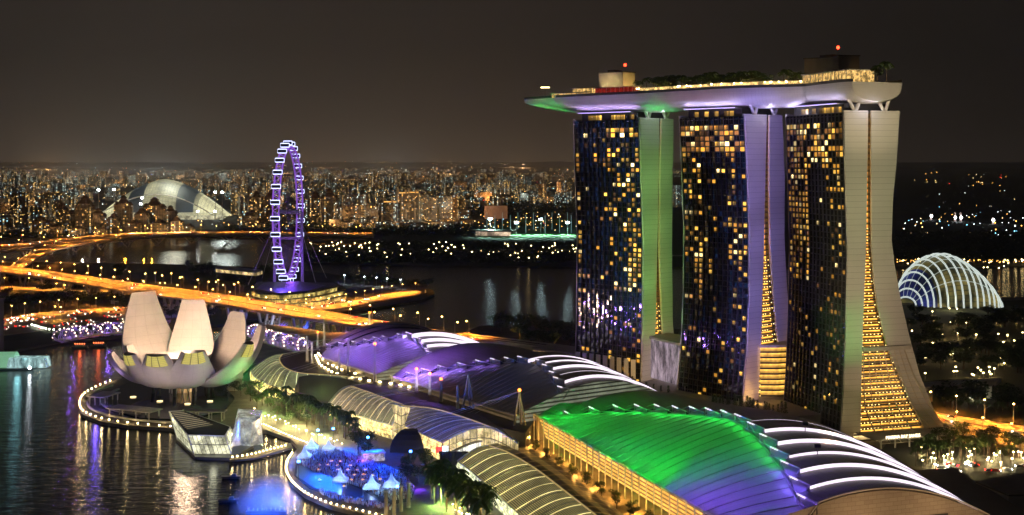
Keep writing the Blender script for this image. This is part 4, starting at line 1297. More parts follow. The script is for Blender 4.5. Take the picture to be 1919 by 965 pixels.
# flat canopy roofs behind the leftmost vault
for pts, z, lab in (([(478, 606), (545, 612), (655, 628), (650, 634), (540, 624), (476, 618)], 14, 'flat pale canopy roof behind the leftmost vault'),
                    ([(575, 640), (640, 632), (668, 627), (640, 622), (560, 628)], 15, 'thin olive canopy roof below the expressway')):
    q = [W(*p, z) for p in pts]; r = thing('canopy_roof', lab, 'canopy', tuple(q[0]))
    MB().prism([(v.x, v.y) for v in q], z - .6, z).build('roof_sheet', M_pale, r)
    m = MB()
    for v in q: m.box((v.x, v.y, z / 2), (.7, .7, z - 1.3))
    m.build('columns', M_pale, r)

# =================================================================== bare lights that wash the mall roofs, no fixtures modelled
def wash(Q, t, w_, z, tw, ww, tz, c, p, ang=110):
    a_ = Q(t, w_, z); light('SPOT', a_, c, p, 'roof_wash', Q(tw, ww, tz), ang, .8, .6)
def strip(Q, t, w_, z, tw, ww, tz, c, p, ln):
    light('AREA', Q(t, w_, z), c, p, 'ridge_strip', Q(tw, ww, tz), size=(ln, .5))
GR = (20, 255, 70); VI = (158, 112, 255)
Q = Qa
for i in range(30):
    t = 4 + i * 7.1
    wash(Q, t, -1.6, 26.6, t + 3, 18, 30, (120, 255, 150) if t < 165 else (150, 120, 255), 1300, 50)
for i in range(11):
    t = -2 + i * 21
    wash(Q, t + (8 if i == 0 else 0), -16, 47, t + (22 if i == 0 else 4), 15 - (i < 3) * 4, 31, (22, 255, 70) if t < 152 else (130, 90, 255), (48000, 49000, 34000, 12000, 20000, 39000, 38000, 34000, 36000, 46000, 34000)[i], 55 if i == 0 else 84)
for i in range(15):
    tt, ww, zz = RAo[5][i]
    strip(Q, tt + 6, ww - 1.2, zz - 1.0, tt + 8, ww - 22, zz - 7, (22, 255, 75) if i < 13 else (120, 100, 255), 600 if i < 6 else (550 if i < 13 else 900), 12)
Q = Qb
for i in range(3): wash(Q, 2 + 16 * i, -14, 46, 8 + 14 * i, 10, 31, VI, (120000, 110000, 40000)[i], 85)
for i in range(5):
    tt, ww, zz = RBo[5][i + 2]; strip(Q, tt + 2, ww - .8, zz - 1.4, tt + 4, ww - 20, zz - 9, VI, (1200, 1200, 900, 500, 250)[i], 9)
Q = Qc
for i in range(12): wash(Q, 3 + 7 * i, -1.6, 26.6, 4 + 7 * i, 18, 30, (170, 140, 255), 1300, 50)
for i in range(5): wash(Q, 2 + 18 * i, -16, 47, 6 + 18 * i, 20, 33, VI, (70000, 70000, 30000, 60000, 70000)[i], 80)
for i in range(6):
    tt, ww, zz = RCo[5][i + 3]; strip(Q, tt + 2, ww - .8, zz - 1.4, tt + 4, ww - 20, zz - 9, VI, 900, 6)
# terrace lights below the near roof
for i in range(9): light('POINT', Qa(10 + i * 22, -6, 15), (255, 180, 80), 5200, 'terrace_light', size=.5)
# floodlights for the hotel end walls
def floodthing(label, p):
    r = thing('floodlight', label, 'floodlight', tuple(p), 'floodlights on the mall roof')
    MB().tube([p - Vector((0, 0, 4)), p - Vector((0, 0, .6))], .2, 5).build('bracket', M_pole, r); MB().box(p - Vector((0, 0, .2)), (2.4, 1.2, 1.4)).build('lamp_housing', M_dark, r)
    return r
def flood(src, T, t, z, c, p, ang): light('SPOT', src + Vector((0, 1.5, .8)), c, p, 'flood', T[4](0, t, z), ang, 1.0, 1.0, None)
S3, S2, S1, S1g = Qa(60, 58, 47.5), Qa(110, 60, 50.5), Qa(178, 58, 43), Qa(150, 70, 45.5)
for p_, w__ in ((S3, 'farthest'), (S2, 'middle'), (S1, 'nearest')): floodthing('small floodlight on the near mall roof aimed at the %s tower' % w__, p_)
floodthing('small green floodlight on the near mall roof aimed at the nearest tower', S1g)
FL = []
for z in (28, 62, 96, 130, 164): FL.append((S3, T3, 12.5, z, (178, 255, 132) if z > 40 else (255, 215, 165), 830000 if z > 40 else 600000, 17))
for z in (30, 62, 94, 126, 158, 182): FL.append((S2, T2, 11.5, z, (170, 150, 255) if z > 50 else (225, 175, 225), 900000 if z > 50 else 700000, 16.5))
for z in (80, 112, 144, 174): FL.append((S1, T1, 18, z, (255, 243, 185) if z > 100 else (255, 225, 180), 520000, 21))
FL += [(S1, T1, 30, 50, (255, 213, 175), 330000, 24), (S1g, T1, 4, 62, (80, 255, 100), 420000, 15), (S1, T1, 46, 22, (255, 205, 165), 360000, 22), (S1g, T1, 4, 22, (225, 195, 120), 160000, 15)]
for src, T, t, z, c, p, ang in (*FL,): flood(src, T, t, z, c, p, ang)
# bare lights colouring the hull, hung in mid air without fixtures
for T, c, al in ((T1, (205, 195, 255), .5), (T2, (205, 195, 255), .5), (T3, (200, 170, 255), .5)):
    L_ = {id(T1): 62.5, id(T2): 50.8, id(T3): 55.6}[id(T)]
    for k in range(3):
        light('AREA', T[4](10 + k * (L_ - 20) / 2, -1.0, 190.6), c, 800, 'soffit_wash', T[4](10 + k * (L_ - 20) / 2, -3.5, 203), size=(14, 1.0), parent=T[0])
for p, tgt, c, pw_ in ((T3[4](80, -18, 165), T3[4](84, 8, 200), (40, 255, 90), 42000), (T3[4](-16, -16, 168), T3[4](-16, 12, 200), (60, 255, 110), 36000),
                      (T2[4](-12, -14, 168), T2[4](-8, 10, 200), (140, 140, 255), 30000), (T3[4](30, -60, 150), T3[4](30, 0, 200), (215, 175, 245), 80000),
                      (T2[4](30, -60, 150), T2[4](30, 0, 200), (225, 180, 235), 90000), (T1[4](30, -60, 150), T1[4](30, 0, 200), (235, 210, 220), 70000),
                      (T1[4](-70, 5, 165), T1[4](-8, 15, 200), (255, 225, 175), 90000), (T3[4](90, -60, 170), T3[4](110, 10, 203), (220, 200, 200), 40000)):
    light('SPOT', p, c, pw_, 'hull_wash', tgt, 60 if pw_ < 80000 else 75, .9, 2)

for T in (T1, T2, T3): light('POINT', T[4](-9, 14, 189), (235, 230, 255), 1800, 'strut_fill', size=.5, parent=T[0])  # bare point lights added to brighten the struts
fP = fpx(1145, -4); q_, _, n_q = dpt(fP, -15, 6); light('SPOT', q_, (255, 215, 150), 9000, 'plant_room_wash', dpt(fP, 0, 8)[0], 110, .8, .5)  # this spot and the next light are added to brighten the plant room
q_, _, _ = dpt(fpx(1182, -4), 0, 8); light('POINT', q_, (255, 205, 110), 2600, 'plant_room_wash', size=.5)
for i in range(16):
    q_, _, _ = dpt(.18 + i * .028, -9, 3.5); light('POINT', q_, (255, 214, 130), 900, 'deck_light', size=.4)
for w__ in (30, 62, 95): light('SPOT', Qa(LENA + 42, w__, 5), (255, 205, 150), 42000, 'gable_fill', Qa(LENA, w__ + 4, 20), 80, .8, .6)  # bare spots added to light the gable wall, no fixtures modelled
# office towers across the bay, left of the picture: they show as reflections in the hotel glass
OFF = [facade('tower_glass_blue', (.03, .04, .08), ((90, 150, 255), (200, 225, 255), (40, 90, 255)), 2.6, .5, cw=4, ch=4, fw=.8, fh=.6, seed=5), facade('tower_glass_warm', (.04, .04, .04), WARM, 4.0, .35, cw=4, ch=4, seed=9)]
for i, (x, y, w_, h_, k) in enumerate(((-720, 690, 48, 235, 0), (-800, 800, 40, 190, 1), (-690, 560, 44, 160, 1), (-900, 900, 60, 150, 0), (-760, 1010, 46, 120, 1), (-640, 470, 40, 240, 1))):
    r = thing('office_tower', 'office tower across the bay beyond the left edge, %s from the north' % nth((3, 2, 4, 1, 0, 5)[i]), 'office tower', (x, y, 2))
    MB().box((x, y, h_ / 2), (w_, w_, h_)).build('wall', OFF[k], r); MB().box((x, y, h_ + 3), (w_ * .6, w_ * .6, 6)).build('roof', M_dark, r)

# =================================================================== LOTUS MUSEUM
MC0 = Vector((-222, 828, 3))
mus = thing('lotus_museum', 'white lotus-shaped museum of ten curved fingers standing on dark legs', 'museum', tuple(MC0))
def shellmat(name, c):
    t = NT(name); uv = t.xyz(t.coord('UV'))
    j = t.m('MAXIMUM', t.m('LESS_THAN', t.m('FRACT', t.m('MULTIPLY', uv[0], 11.0)), .035), t.m('LESS_THAN', t.m('FRACT', t.m('MULTIPLY', uv[1], 4.0)), .03))
    n = t.noise(.12, 5, t.coord('Object'), rough=.7); b = t.mix(n, tuple(x * .84 for x in c) + (1,), tuple(x * 1.1 for x in c) + (1,))
    t.p(Base_Color=t.mix(t.m('MULTIPLY', j, .28), b, (.2, .19, .18, 1)), Roughness=.42)
    return t.mat
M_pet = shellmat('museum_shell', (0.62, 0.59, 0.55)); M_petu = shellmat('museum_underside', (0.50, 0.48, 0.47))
M_sky = NT('skylight_glass'); _c = M_sky.xyz(M_sky.coord('UV'))
_f = M_sky.m('MULTIPLY', M_sky.m('GREATER_THAN', M_sky.m('FRACT', M_sky.m('MULTIPLY', _c[0], 6.0)), .1), M_sky.m('GREATER_THAN', M_sky.m('FRACT', M_sky.m('MULTIPLY', _c[1], 3.0)), .15))
M_sky.p(Base_Color=(.1, .1, .05, 1), Emission_Color=lin(205, 190, 95), Emission_Strength=M_sky.m('MULTIPLY_ADD', _f, .75, .2)); M_sky = M_sky.mat
def finger(az, rt, zt, wtip, wmid, th, thtip, bend=.8, lift=.10, lab=None, lit=None, z0=12.5, tilt=0.0):
    """one finger of the flower: lofted along a curve leaning outwards; th = thickness"""
    ca, sa = math.cos(R(az)), math.sin(R(az)); rad = Vector((ca, sa, 0)); tan = Vector((-sa, ca, 0))
    p0 = Vector((3.0, z0)); p1 = Vector((rt * bend, z0 + (zt - z0) * lift)); p2 = Vector((rt, zt))
    N = 22; out = []; inn = []
    for i in range(N + 1):
        s = i / N
        c = p0 * (1 - s) ** 2 + p1 * 2 * s * (1 - s) + p2 * s * s
        dv = ((p1 - p0) * 2 * (1 - s) + (p2 - p1) * 2 * s).normalized()
        nv = Vector((dv.y, -dv.x))       # outward / down
        w_ = wmid * (math.sin(PI * min(s / 1.16, 1)) ** .75) if s < .58 else None
        wk = wmid * math.sin(PI * .5) ** .75
        w_ = (2.5 + (wmid - 2.5) * math.sin(PI / 2 * min(s / .55, 1))) if s < .55 else wmid + (wtip - wmid) * ((s - .55) / .45) ** 1.25
        h = 2.0 + (th - 2.0) * math.sin(PI / 2 * min(s / .5, 1)) if s < .5 else th + (thtip - th) * ((s - .5) / .5)
        ro = []; ri = []
        for k in range(9):
            u = -1 + 2 * k / 8
            bo = h * (1 - abs(u) ** 2.2)           # convex keel outside
            bi = -.9 * (1 - u * u) * (1 if s > .15 else s / .15)  # slightly hollow inside
            P_ = lambda off: MC0 * 1 + rad * (c.x + nv.x * off) + tan * (u * w_ / 2) + Vector((0, 0, c.y + nv.y * off - MC0.z))
            ro.append(P_(bo * .85 + h * .18)); ri.append(P_(bi * -1 * -.6 if False else -bi * -.5))
        out.append(ro); inn.append(ri)
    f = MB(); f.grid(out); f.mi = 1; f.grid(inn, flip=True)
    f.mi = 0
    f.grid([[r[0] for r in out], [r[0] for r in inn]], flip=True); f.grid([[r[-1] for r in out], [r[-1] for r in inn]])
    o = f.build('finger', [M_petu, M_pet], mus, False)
    for p in o.data.polygons: p.use_smooth = len(p.vertices) == 4
    # skylight in the cut tip
    tp = MB(); a_, b_ = out[-1], inn[-1]
    tp.grid([[a_[k].lerp(b_[k], -.02) for k in range(9)], [a_[k].lerp(b_[k], 1.02) for k in range(9)]])
    tt = tp.build('tip_cap', M_dark, o)
    if lit:
        sk = MB(); i0, i1 = N - 3, N
        def off_(i, k): v = (out[i][k] - inn[i][k]).normalized(); return out[i][k] + v * .25
        sk.grid([[off_(i, k) for k in range(1, 8)] for i in range(i0, i1 + 1)]); sk.build('skylight', M_sky, o)
    if lab: o['label'] = lab
    return o
finger(141, 45, 67.5, 19, 43, 9, 5, 1.02, .10, 'tall back left finger of the museum')
finger(93, 33, 61.5, 15.5, 31, 9, 4, 1.0, .12, 'tall back right finger of the museum')
finger(56, 49, 52, 14, 33, 8, 4, .92, .05, 'right finger of the museum bending outwards')
finger(24, 52, 45.5, 11, 30, 8, 4, .88, .0, 'long thin right finger of the museum')
finger(-20, 50, 39, 11, 36, 7, 4, .82, -.08, 'low right finger washed green', lit=True)
finger(-66, 40, 36.5, 15, 33, 6, 4.5, .84, -.09, 'front finger with a lit skylight', lit=True)
finger(-100, 38, 34.5, 15, 33, 6, 4.5, .84, -.09, 'middle front finger with a dim skylight', lit=True)
finger(-134, 38, 33.5, 13, 30, 6, 4.5, .84, -.09, 'front left finger with a lit skylight', lit=True)
finger(-172, 46, 31, 9, 27, 6, 4, .8, -.05, 'far left finger curled low')
finger(172, 38, 34, 9, 20, 6, 3, .8, .0, 'back left low finger')
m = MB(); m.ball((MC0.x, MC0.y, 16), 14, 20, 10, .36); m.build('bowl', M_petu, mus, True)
m = MB(); m.grid([[(MC0.x + r_ * math.cos(2 * PI * k / 40), MC0.y + r_ * math.sin(2 * PI * k / 40), 25.5 + 3.0 * (r_ / 19) ** 2) for k in range(40)] for r_ in (1, 6, 11, 15, 18.5)], closed=True); m.build('rain_oculus', M_pet, mus, True)
for k in range(10):
    a_ = 2 * PI * k / 10 + .3
    m = MB(); m.tube([(MC0.x + 19 * math.cos(a_), MC0.y + 19 * math.sin(a_), 2.5), (MC0.x + 21 * math.cos(a_), MC0.y + 21 * math.sin(a_), 15.5 + 1.5)], [1.25, 1.0], 8); m.build('leg', M_black, mus)
m = MB()
for k in range(14):
    a_ = 2 * PI * k / 14; b_ = 2 * PI * (k + .5) / 14; c_ = 2 * PI * (k + 1) / 14
    P_ = lambda a, r_, z: (MC0.x + r_ * math.cos(a), MC0.y + r_ * math.sin(a), z)
    m.tube([P_(a_, 9, 3), P_(b_, 8.2, 14)], .4, 6); m.tube([P_(c_, 9, 3), P_(b_, 8.2, 14)], .4, 6)
m.build('lattice_core', M_white, mus)
m = MB(); m.tube([(MC0.x, MC0.y, 3), (MC0.x, MC0.y, 14)], 6.2, 20); m.build('lobby_wall', linkmat('museum_lobby', (255, 180, 90), (255, 220, 160), .9), mus)
m = MB(); m.box((MC0.x + 36, MC0.y - 14, 18), (13, 9, 6), .5); m.build('side_pod', M_petu, mus)
m = MB(); m.box((MC0.x + 33, MC0.y + 10, 8), (9, 8, 11), .2)
for i in range(3): m.box((MC0.x + 33, MC0.y + 10, 4 + i * 3.4), (11, 10, .5), .2)
m.build('stair_tower', M_pale, mus)
# museum lights: warm from the middle of the flower, violet and green from below
light('POINT', (MC0.x, MC0.y - 4, 34), (255, 214, 178), 88000, 'museum_core_light', size=3, parent=mus)
light('POINT', (MC0.x + 8, MC0.y - 20, 44), (255, 214, 178), 74000, 'museum_core_light', size=3, parent=mus)
for dx, dy, c, p in ((-50, -30, (135, 95, 255), 16000), (-14, -60, (255, 225, 210), 22000), (30, -56, (235, 195, 225), 19000), (64, -20, (80, 255, 140), 42000), (-58, -5, (190, 150, 220), 16000)):
    light('SPOT', (MC0.x + dx, MC0.y + dy, 5), c, p, 'museum_wash', (MC0.x + dx * .45, MC0.y + dy * .45, 28), 75, .7, 1, mus)
# lily pond platform, promenade ring and its edge lamps
structure(MB().prism([(W(*p, 3.2).x, W(*p, 3.2).y) for p in ((228, 722), (196, 742), (205, 766), (262, 783), (345, 786), (420, 770), (440, 745), (420, 722), (330, 706), (260, 708))], 2, 3.2),
          'lily_pond', plain('pond_water', (0.012, 0.02, 0.016), 0.06, vary=.4, scale=.2), 'round dark lily pond under the lotus museum')
def lamprow(name, label, group, pts, n, h, bulb, glowm, cat='lamp', post=True, start=0.0, end=1.0, z=2.0, tmplh=None, lights=0, lc=None, lp_=0, order='left'):
    pr = proto(name + '_proto')
    if post: MB().tube([(0, 0, 0), (0, 0, h)], .1, 5).build('post', M_dark, pr)
    MB().ball((0, 0, h + bulb * .5), bulb, 6, 4).build('globe', glowm, pr)
    L = resample([W(*p, z) for p in pts], 60)
    out = []
    for i in range(n):
        f = start + (end - start) * i / max(n - 1, 1)
        q, d_ = spread(L, f)
        o = dup(pr, q, label='%s, %s from the %s' % (label, nth(i), order), cat=cat, group=group); o.name = name; out.append(o)
        if lights and i % lights == 0: light('POINT', (q.x, q.y, q.z + h + 1.2), lc, lp_, size=.3, parent=None)
    wipe(pr)
    return out
lamprow('edge_lamp', 'small warm lamp on the quay edge round the lotus museum', 'quay lamps round the museum',
        [(207, 716), (178, 728), (155, 743), (150, 762), (162, 776), (200, 789), (260, 797), (320, 802)], 26, .9, .48, G_warm, z=2.0, lights=3, lc=(255, 220, 150), lp_=900)
lamprow('edge_lamp', 'small warm lamp along the jetty right of the crystal pavilion', 'lamps along the jetty',
        [(436, 860), (470, 855), (505, 846), (535, 838)], 14, .9, .42, G_warm, z=2.2, lights=4, lc=(255, 220, 150), lp_=900)
lamprow('edge_lamp', 'warm lamp on the curved quay of the event plaza', 'quay lamps round the event plaza',
        [(548, 852), (538, 868), (538, 888), (552, 910), (580, 931), (620, 947), (670, 959), (720, 972), (770, 990)], 40, .9, .40, G_warm, z=2.2, lights=4, lc=(255, 205, 130), lp_=1100)
lamprow('edge_lamp', 'bright warm lamp along the boardwalk above the crystal pavilion', 'lamps along the boardwalk',
        [(462, 784), (500, 800), (540, 818), (575, 832)], 24, .8, .36, G_warm, z=2.2, lights=4, lc=(255, 215, 140), lp_=1600)
lamprow('edge_lamp', 'small white lamp on the far quay near the parked boats', 'lamps on the far quay', [(60, 612), (110, 622), (240, 616)], 20, 1.5, .8, glow('quay_white', (240, 250, 220), 10), z=2.2)
# promenade ring walls
def wallstrip(name, label, pts, z, h, wdt, mat, cat='wall'):
    L = resample([W(*p, z) for p in pts], 50); m = MB(); rows = []
    for i, p in enumerate(L):
        d_ = (L[min(i + 1, 50)] - L[max(i - 1, 0)]).normalized(); n_ = Vector((d_.y, -d_.x, 0)) * wdt / 2
        rows.append([p - n_, p - n_ + Vector((0, 0, h)), p + n_ + Vector((0, 0, h)), p + n_])
    m.grid(rows, closed=True)
    return tag(m.build(name, mat), label, cat)
wallstrip('promenade_parapet', 'low curved parapet round the museum promontory', [(212, 722), (180, 736), (165, 752), (172, 768), (215, 782), (270, 790), (330, 794)], 3, 1.2, 1.0, M_pale)
wallstrip('promenade_parapet', 'pale stone bench wall on the inner ring of the museum promontory', [(222, 730), (200, 742), (192, 756), (215, 770), (262, 778)], 3, .9, 2.2, M_pale)
# pergolas
for (p0, p1, dpt_, lab) in (((198, 764), (282, 772), 12, 'long flat pergola on the promontory left of the museum'), ((163, 742), (196, 744), 18, 'flat violet-lit pergola at the left end of the promontory'),
                            ((338, 770), (420, 771), 7, 'low pale pergola behind the crystal pavilion')):
    a_ = W(*p0, 8); b_ = W(*p1, 8); d_ = (b_ - a_).normalized(); n_ = Vector((-d_.y, d_.x, 0)) * dpt_
    r = thing('pergola', lab, 'pergola', tuple((a_ + b_) / 2))
    MB().prism([(a_.x, a_.y), (b_.x, b_.y), (b_.x + n_.x, b_.y + n_.y), (a_.x + n_.x, a_.y + n_.y)], 7.2, 7.9).build('roof', M_pale, r)
    for f in (0.06, .35, .65, .94):
        for g_ in (.12, .88):
            q = a_.lerp(b_, f) + n_ * g_; MB().box((q.x, q.y, 4.6), (.7, .7, 5.2)).build('post', M_pale, r)
light('POINT', (W(180, 750, 9).x, W(180, 750, 9).y, 12), (120, 90, 255), 5000, size=1)
for px, py in ((352, 757), (394, 752), (250, 744), (300, 752)):
    q = W(px, py, 3.4); r = thing('lily_lamp', 'flat round glowing lamp on the lily pond near pixel column' if False else {352: 'flat glowing disc lamp on the pond in front of the lattice core', 394: 'flat glowing disc lamp at the right side of the pond', 250: 'flat glowing disc lamp at the left side of the pond', 300: 'flat glowing disc lamp left of the lattice core'}[px], 'lamp', tuple(q), 'disc lamps on the pond')
    MB().tube([q, q + Vector((0, 0, .3))], 2.0, 12).build('disc', glow('disc_lamp', (255, 225, 160), 2.2), r)

# =================================================================== CRYSTAL PAVILION on the water
def cp(px, py, z): return W(px, py, z)
cr_ = thing('crystal_pavilion', 'faceted glass pavilion with a black slatted roof standing in the water', 'pavilion', tuple(W(390, 850, 0)))
bx = [(330, 822), (366, 856), (436, 858), (476, 834), (440, 808), (345, 800)]
m = MB(); q = [W(*p, 1.5) for p in bx]; m.prism([(v.x, v.y) for v in q], -3, 1.5); m.build('plinth', plain('plinth_metal', (.12, .12, .12), .3), cr_)
base = {k: W(*p, 1.5) for k, p in dict(a=(332, 820), b=(364, 852), c=(434, 852), d=(440, 812), e=(345, 800)).items()}
A1 = Vd(317, 771, base['a'].y + 6); A2 = Vd(345, 769, base['e'].y + 14)
R1 = Vd(352, 815, base['b'].y + 6); R2 = Vd(422, 817, base['c'].y + 12); R3 = Vd(432, 800, base['d'].y + 8)
pgl = glassmat('pavilion_glass', (220, 215, 150), (250, 250, 225), 1.5, 9.0, 2.0)
m = MB()
m.add([base['a'], base['b'], R1, A1], [(0, 1, 2, 3)], [[(0, 0), (0, 1), (1, 1), (1, 0)]]); m.add([base['b'], base['c'], R2, R1], [(0, 1, 2, 3)], [[(0, 0), (0, 1), (1, 1), (1, 0)]])
m.add([base['c'], base['d'], R3, R2], [(0, 1, 2, 3)], [[(0, 0), (0, .5), (1, .5), (1, 0)]]); m.add([base['e'], base['a'], A1, A2], [(0, 1, 2, 3)], [[(0, 0), (0, .5), (1, .5), (1, 0)]])
m.build('glass_wall', pgl, cr_)
t = NT('slatted_black_roof'); uv = t.xyz(t.coord('UV')); f = t.m('LESS_THAN', t.m('FRACT', t.m('MULTIPLY', uv[0], 13.0)), .24); ed = t.m('MULTIPLY', t.m('GREATER_THAN', uv[1], .08), t.m('LESS_THAN', uv[1], .8))
t.p(Base_Color=(.03, .03, .03, 1), Emission_Color=lin(255, 235, 190), Emission_Strength=t.m('MULTIPLY', t.m('MULTIPLY', f, ed), t.m('MULTIPLY', t.m('LESS_THAN', uv[0], .78), .5)), Roughness=.95)
t.b.inputs['Specular IOR Level'].default_value = .05
m = MB(); m.grid([[A1.lerp(A2, j / 6) * (1 - i / 12) + (R1.lerp(R3, j / 6)) * (i / 12) for j in range(7)] for i in range(13)]); m.add([R1, R2, R3], [(0, 1, 2)], [[(.9, .0), (.9, .1), (.9, .2)]])
m.build('slatted_roof', t.mat, cr_)
m = MB()
for a_, b_ in ((A1, R1), (R1, R2), (R2, R3), (R3, A2), (A2, A1), (base['a'], A1), (base['b'], R1), (base['c'], R2)): m.bar(a_, b_, .5)
m.build('frame', M_steel, cr_)
t = NT('crumpled_glass'); vo = t.n('ShaderNodeTexVoronoi'); vo.inputs['Scale'].default_value = .22; t.set(vo.inputs['Vector'], t.coord('Object')); n = t.noise(.25, 5, t.coord('Object'), rough=.8)
t.p(Base_Color=(.5, .52, .52, 1), Metallic=.6, Roughness=.22, Emission_Color=lin(232, 240, 228), Emission_Strength=t.m('MULTIPLY', t.m('MAXIMUM', t.m('MULTIPLY_ADD', n, 3.0, -1.1), .06), t.m('MULTIPLY_ADD', t.xyz(vo.outputs['Color'])[0], .9, .2)))
M_crump = t.mat
wing = thing('glass_wing', 'crumpled silvery glass block joined to the right of the crystal pavilion', 'pavilion', tuple(W(465, 835, 1.5)))
g0 = [W(*p, 1.5) for p in ((432, 838), (452, 834), (470, 836), (494, 832), (488, 812), (450, 812))]
hts = [9, 15, 13, 15, 13, 14]; m = MB(); tp = []
for i, (v, h_) in enumerate(zip(g0, hts)): tp.append(v + Vector(((-1) ** i * 1.3, 1.2 * (-1) ** (i // 2), h_)))
n_ = len(g0)
for i in range(n_):
    j = (i + 1) % n_; mid_ = (g0[i] + g0[j] + tp[i] + tp[j]) / 4 + Vector((0, -1.2 if i % 2 else 1.0, 0))
    m.add([g0[i], g0[j], tp[j], tp[i], mid_], [(0, 1, 4), (1, 2, 4), (2, 3, 4), (3, 0, 4)])
m.add(tp, [tuple(range(n_))]); m.build('facets', M_crump, wing)
# jetty
jt = [W(*p, 1.9) for p in ((430, 862), (475, 858), (548, 838), (546, 830), (470, 846), (440, 852))]
structure(MB().prism([(v.x, v.y) for v in jt], .8, 1.9), 'jetty_path', M_pave, 'narrow jetty linking the pavilion with the shore')
# pavilion light on the water
light('POINT', (W(400, 842, 6).x, W(400, 842, 6).y, 7), (240, 240, 205), 900, 'pavilion_light', size=2, parent=cr_)

# small green and white glass pavilion at the left edge
gp = thing('float_pavilion', 'green-white lit glass pavilion on a pontoon at the left edge', 'pavilion', tuple(W(20, 700, 0)))
q = [W(*p, 1.2) for p in ((-60, 694), (62, 690), (44, 683), (-60, 681))]; MB().prism([(v.x, v.y) for v in q], -1, 1.2).build('pontoon', M_dark, gp)
a_ = W(-60, 690, 1.2); b_ = W(24, 689, 1.2); N = 10
m = MB(); rows = []
for i in range(11):
    p = a_.lerp(b_, i / 10); rows.append([p + Vector((0, 16 * (j / 8), 11 * math.sin(PI * (j / 8)) ** .6)) for j in range(9)])
m.grid(rows); m.build('barrel_roof', plain('mint_glass', (.3, .5, .4), .3, emit=lin(150, 215, 165), strength=.5), gp)
a_ = W(14, 690, 1.2); m = MB(); m.box((a_.x + 14, a_.y + 7, 5), (30, 12, 7.5), 0, .9); m.build('glass_hall', linkmat('cyan_hall', (140, 220, 225), (230, 255, 250), 1.0), gp)
MB().ball(W(56, 689, 3.5), 1.1, 6, 4).build('lamp', G_white, gp)
light('POINT', (a_.x + 10, a_.y - 6, 9), (150, 230, 240), 2500, size=2, parent=gp)
dt_ = thing('dock_tower', 'dark tower block cut by the left edge above the avenue', 'building', tuple(W(-25, 660, 2)))
v = W(-28, 665, 2); MB().box((v.x, v.y, 24), (24, 16, 44)).build('wall', M_dark, dt_); MB().box((v.x, v.y, 46.5), (26, 18, 1)).build('roof', M_roofdark, dt_)

# =================================================================== EVENT PLAZA
G_blu2 = glow('stage_blue', (60, 130, 255), 25)
stg = [W(*p, 2.25) for p in ((556, 862), (552, 890), (580, 915), (640, 935), (720, 947), (770, 938), (780, 915), (740, 885), (680, 862), (620, 845), (575, 845))]
structure(MB().prism([(v.x, v.y) for v in stg], 1.8, 2.25), 'plaza_floor', plain('plaza_paving', (.05, .05, .07), .95, vary=.3), 'oval paved event plaza beside the bay')
apron = [W(*p, 2.35) for p in ((558, 872), (556, 892), (590, 914), (650, 932), (712, 940), (680, 918), (620, 893), (580, 872))]
structure(MB().prism([(v.x, v.y) for v in apron], 2.2, 2.35), 'plaza_apron', plain('wet_apron', (.03, .03, .05), .35), 'dark empty steps on the water side of the event plaza')
# crowd
cb = MB(); rng = random.Random(21)
def inpoly(x, y, P_):
    c = False; j = len(P_) - 1
    for i in range(len(P_)):
        if (P_[i][1] > y) != (P_[j][1] > y) and x < (P_[j][0] - P_[i][0]) * (y - P_[i][1]) / (P_[j][1] - P_[i][1]) + P_[i][0]: c = not c
        j = i
    return c
crowd_poly = [(556, 868), (566, 850), (596, 842), (640, 846), (700, 866), (748, 886), (776, 912), (772, 934), (735, 938), (700, 925), (640, 900), (590, 884)]
edge_poly = [(600, 918), (640, 931), (700, 943), (735, 950), (732, 956), (690, 950), (630, 938), (596, 924)]
M_cloth = [plain('clothes_' + n_, c, .8, vary=0) for n_, c in (('navy', (.35, .4, .6)), ('white', (.7, .7, .7)), ('grey', (.6, .6, .62)), ('red', (.3, .12, .12)), ('skin', (.35, .22, .16)))]
cnt = 0
while cnt < 2800:
    px = rng.uniform(545, 790); py = rng.uniform(840, 960)
    if not (inpoly(px, py, crowd_poly) or inpoly(px, py, edge_poly)): continue
    v = W(px, py, 2.3); h_ = rng.uniform(1.5, 1.8); cb.mi = rng.choice((0, 0, 1, 2, 2, 3)); a_ = rng.uniform(0, 3)
    cb.box((v.x, v.y, 2.3 + h_ * .25), (.34, .26, h_ * .5), a_, 1.25); cb.box((v.x, v.y, 2.3 + h_ * .66), (.46, .28, h_ * .34), a_, .8); cb.mi = 4; cb.ball((v.x, v.y, 2.3 + h_ * .92), .13, 5, 3); cnt += 1
tag(cb.build('crowd', M_cloth), 'dense crowd of people standing in blue light on the event plaza', 'crowd', kind='stuff')
# tables with small orange lamps
tb = proto('table_proto'); MB().tube([(0, 0, 0), (0, 0, .72)], .06, 5).build('leg', M_dark, tb); MB().tube([(0, 0, .72), (0, 0, .78)], .9, 10).build('table_top', M_white, tb)
mm_ = MB(); [mm_.ball((math.cos(k * 1.3) * .6 + k * .3 - .6, math.sin(k * 2.1) * .4, 1.0), .2, 5, 3) for k in range(4)]; mm_.build('table_lamp', glow('orange_table_lamp', (255, 165, 60), 3.0), tb)
tspots = [(621, 868), (639, 868), (600, 875), (616, 875), (634, 876), (656, 876), (633, 884), (653, 884), (668, 885), (684, 884), (598, 884), (645, 893), (664, 894), (682, 893), (700, 895), (660, 903), (680, 903), (698, 903), (712, 902), (710, 914), (728, 912), (646, 915), (600, 903)]
for i, (px, py) in enumerate(sorted(tspots)):
    dup(tb, W(px, py, 2.3), rng.uniform(0, 3), sc=1.3, label='round table with orange lamps in the plaza crowd, %s from the left' % nth(i), cat='table', group='lamp-lit tables in the crowd').name = 'party_table'
wipe(tb)
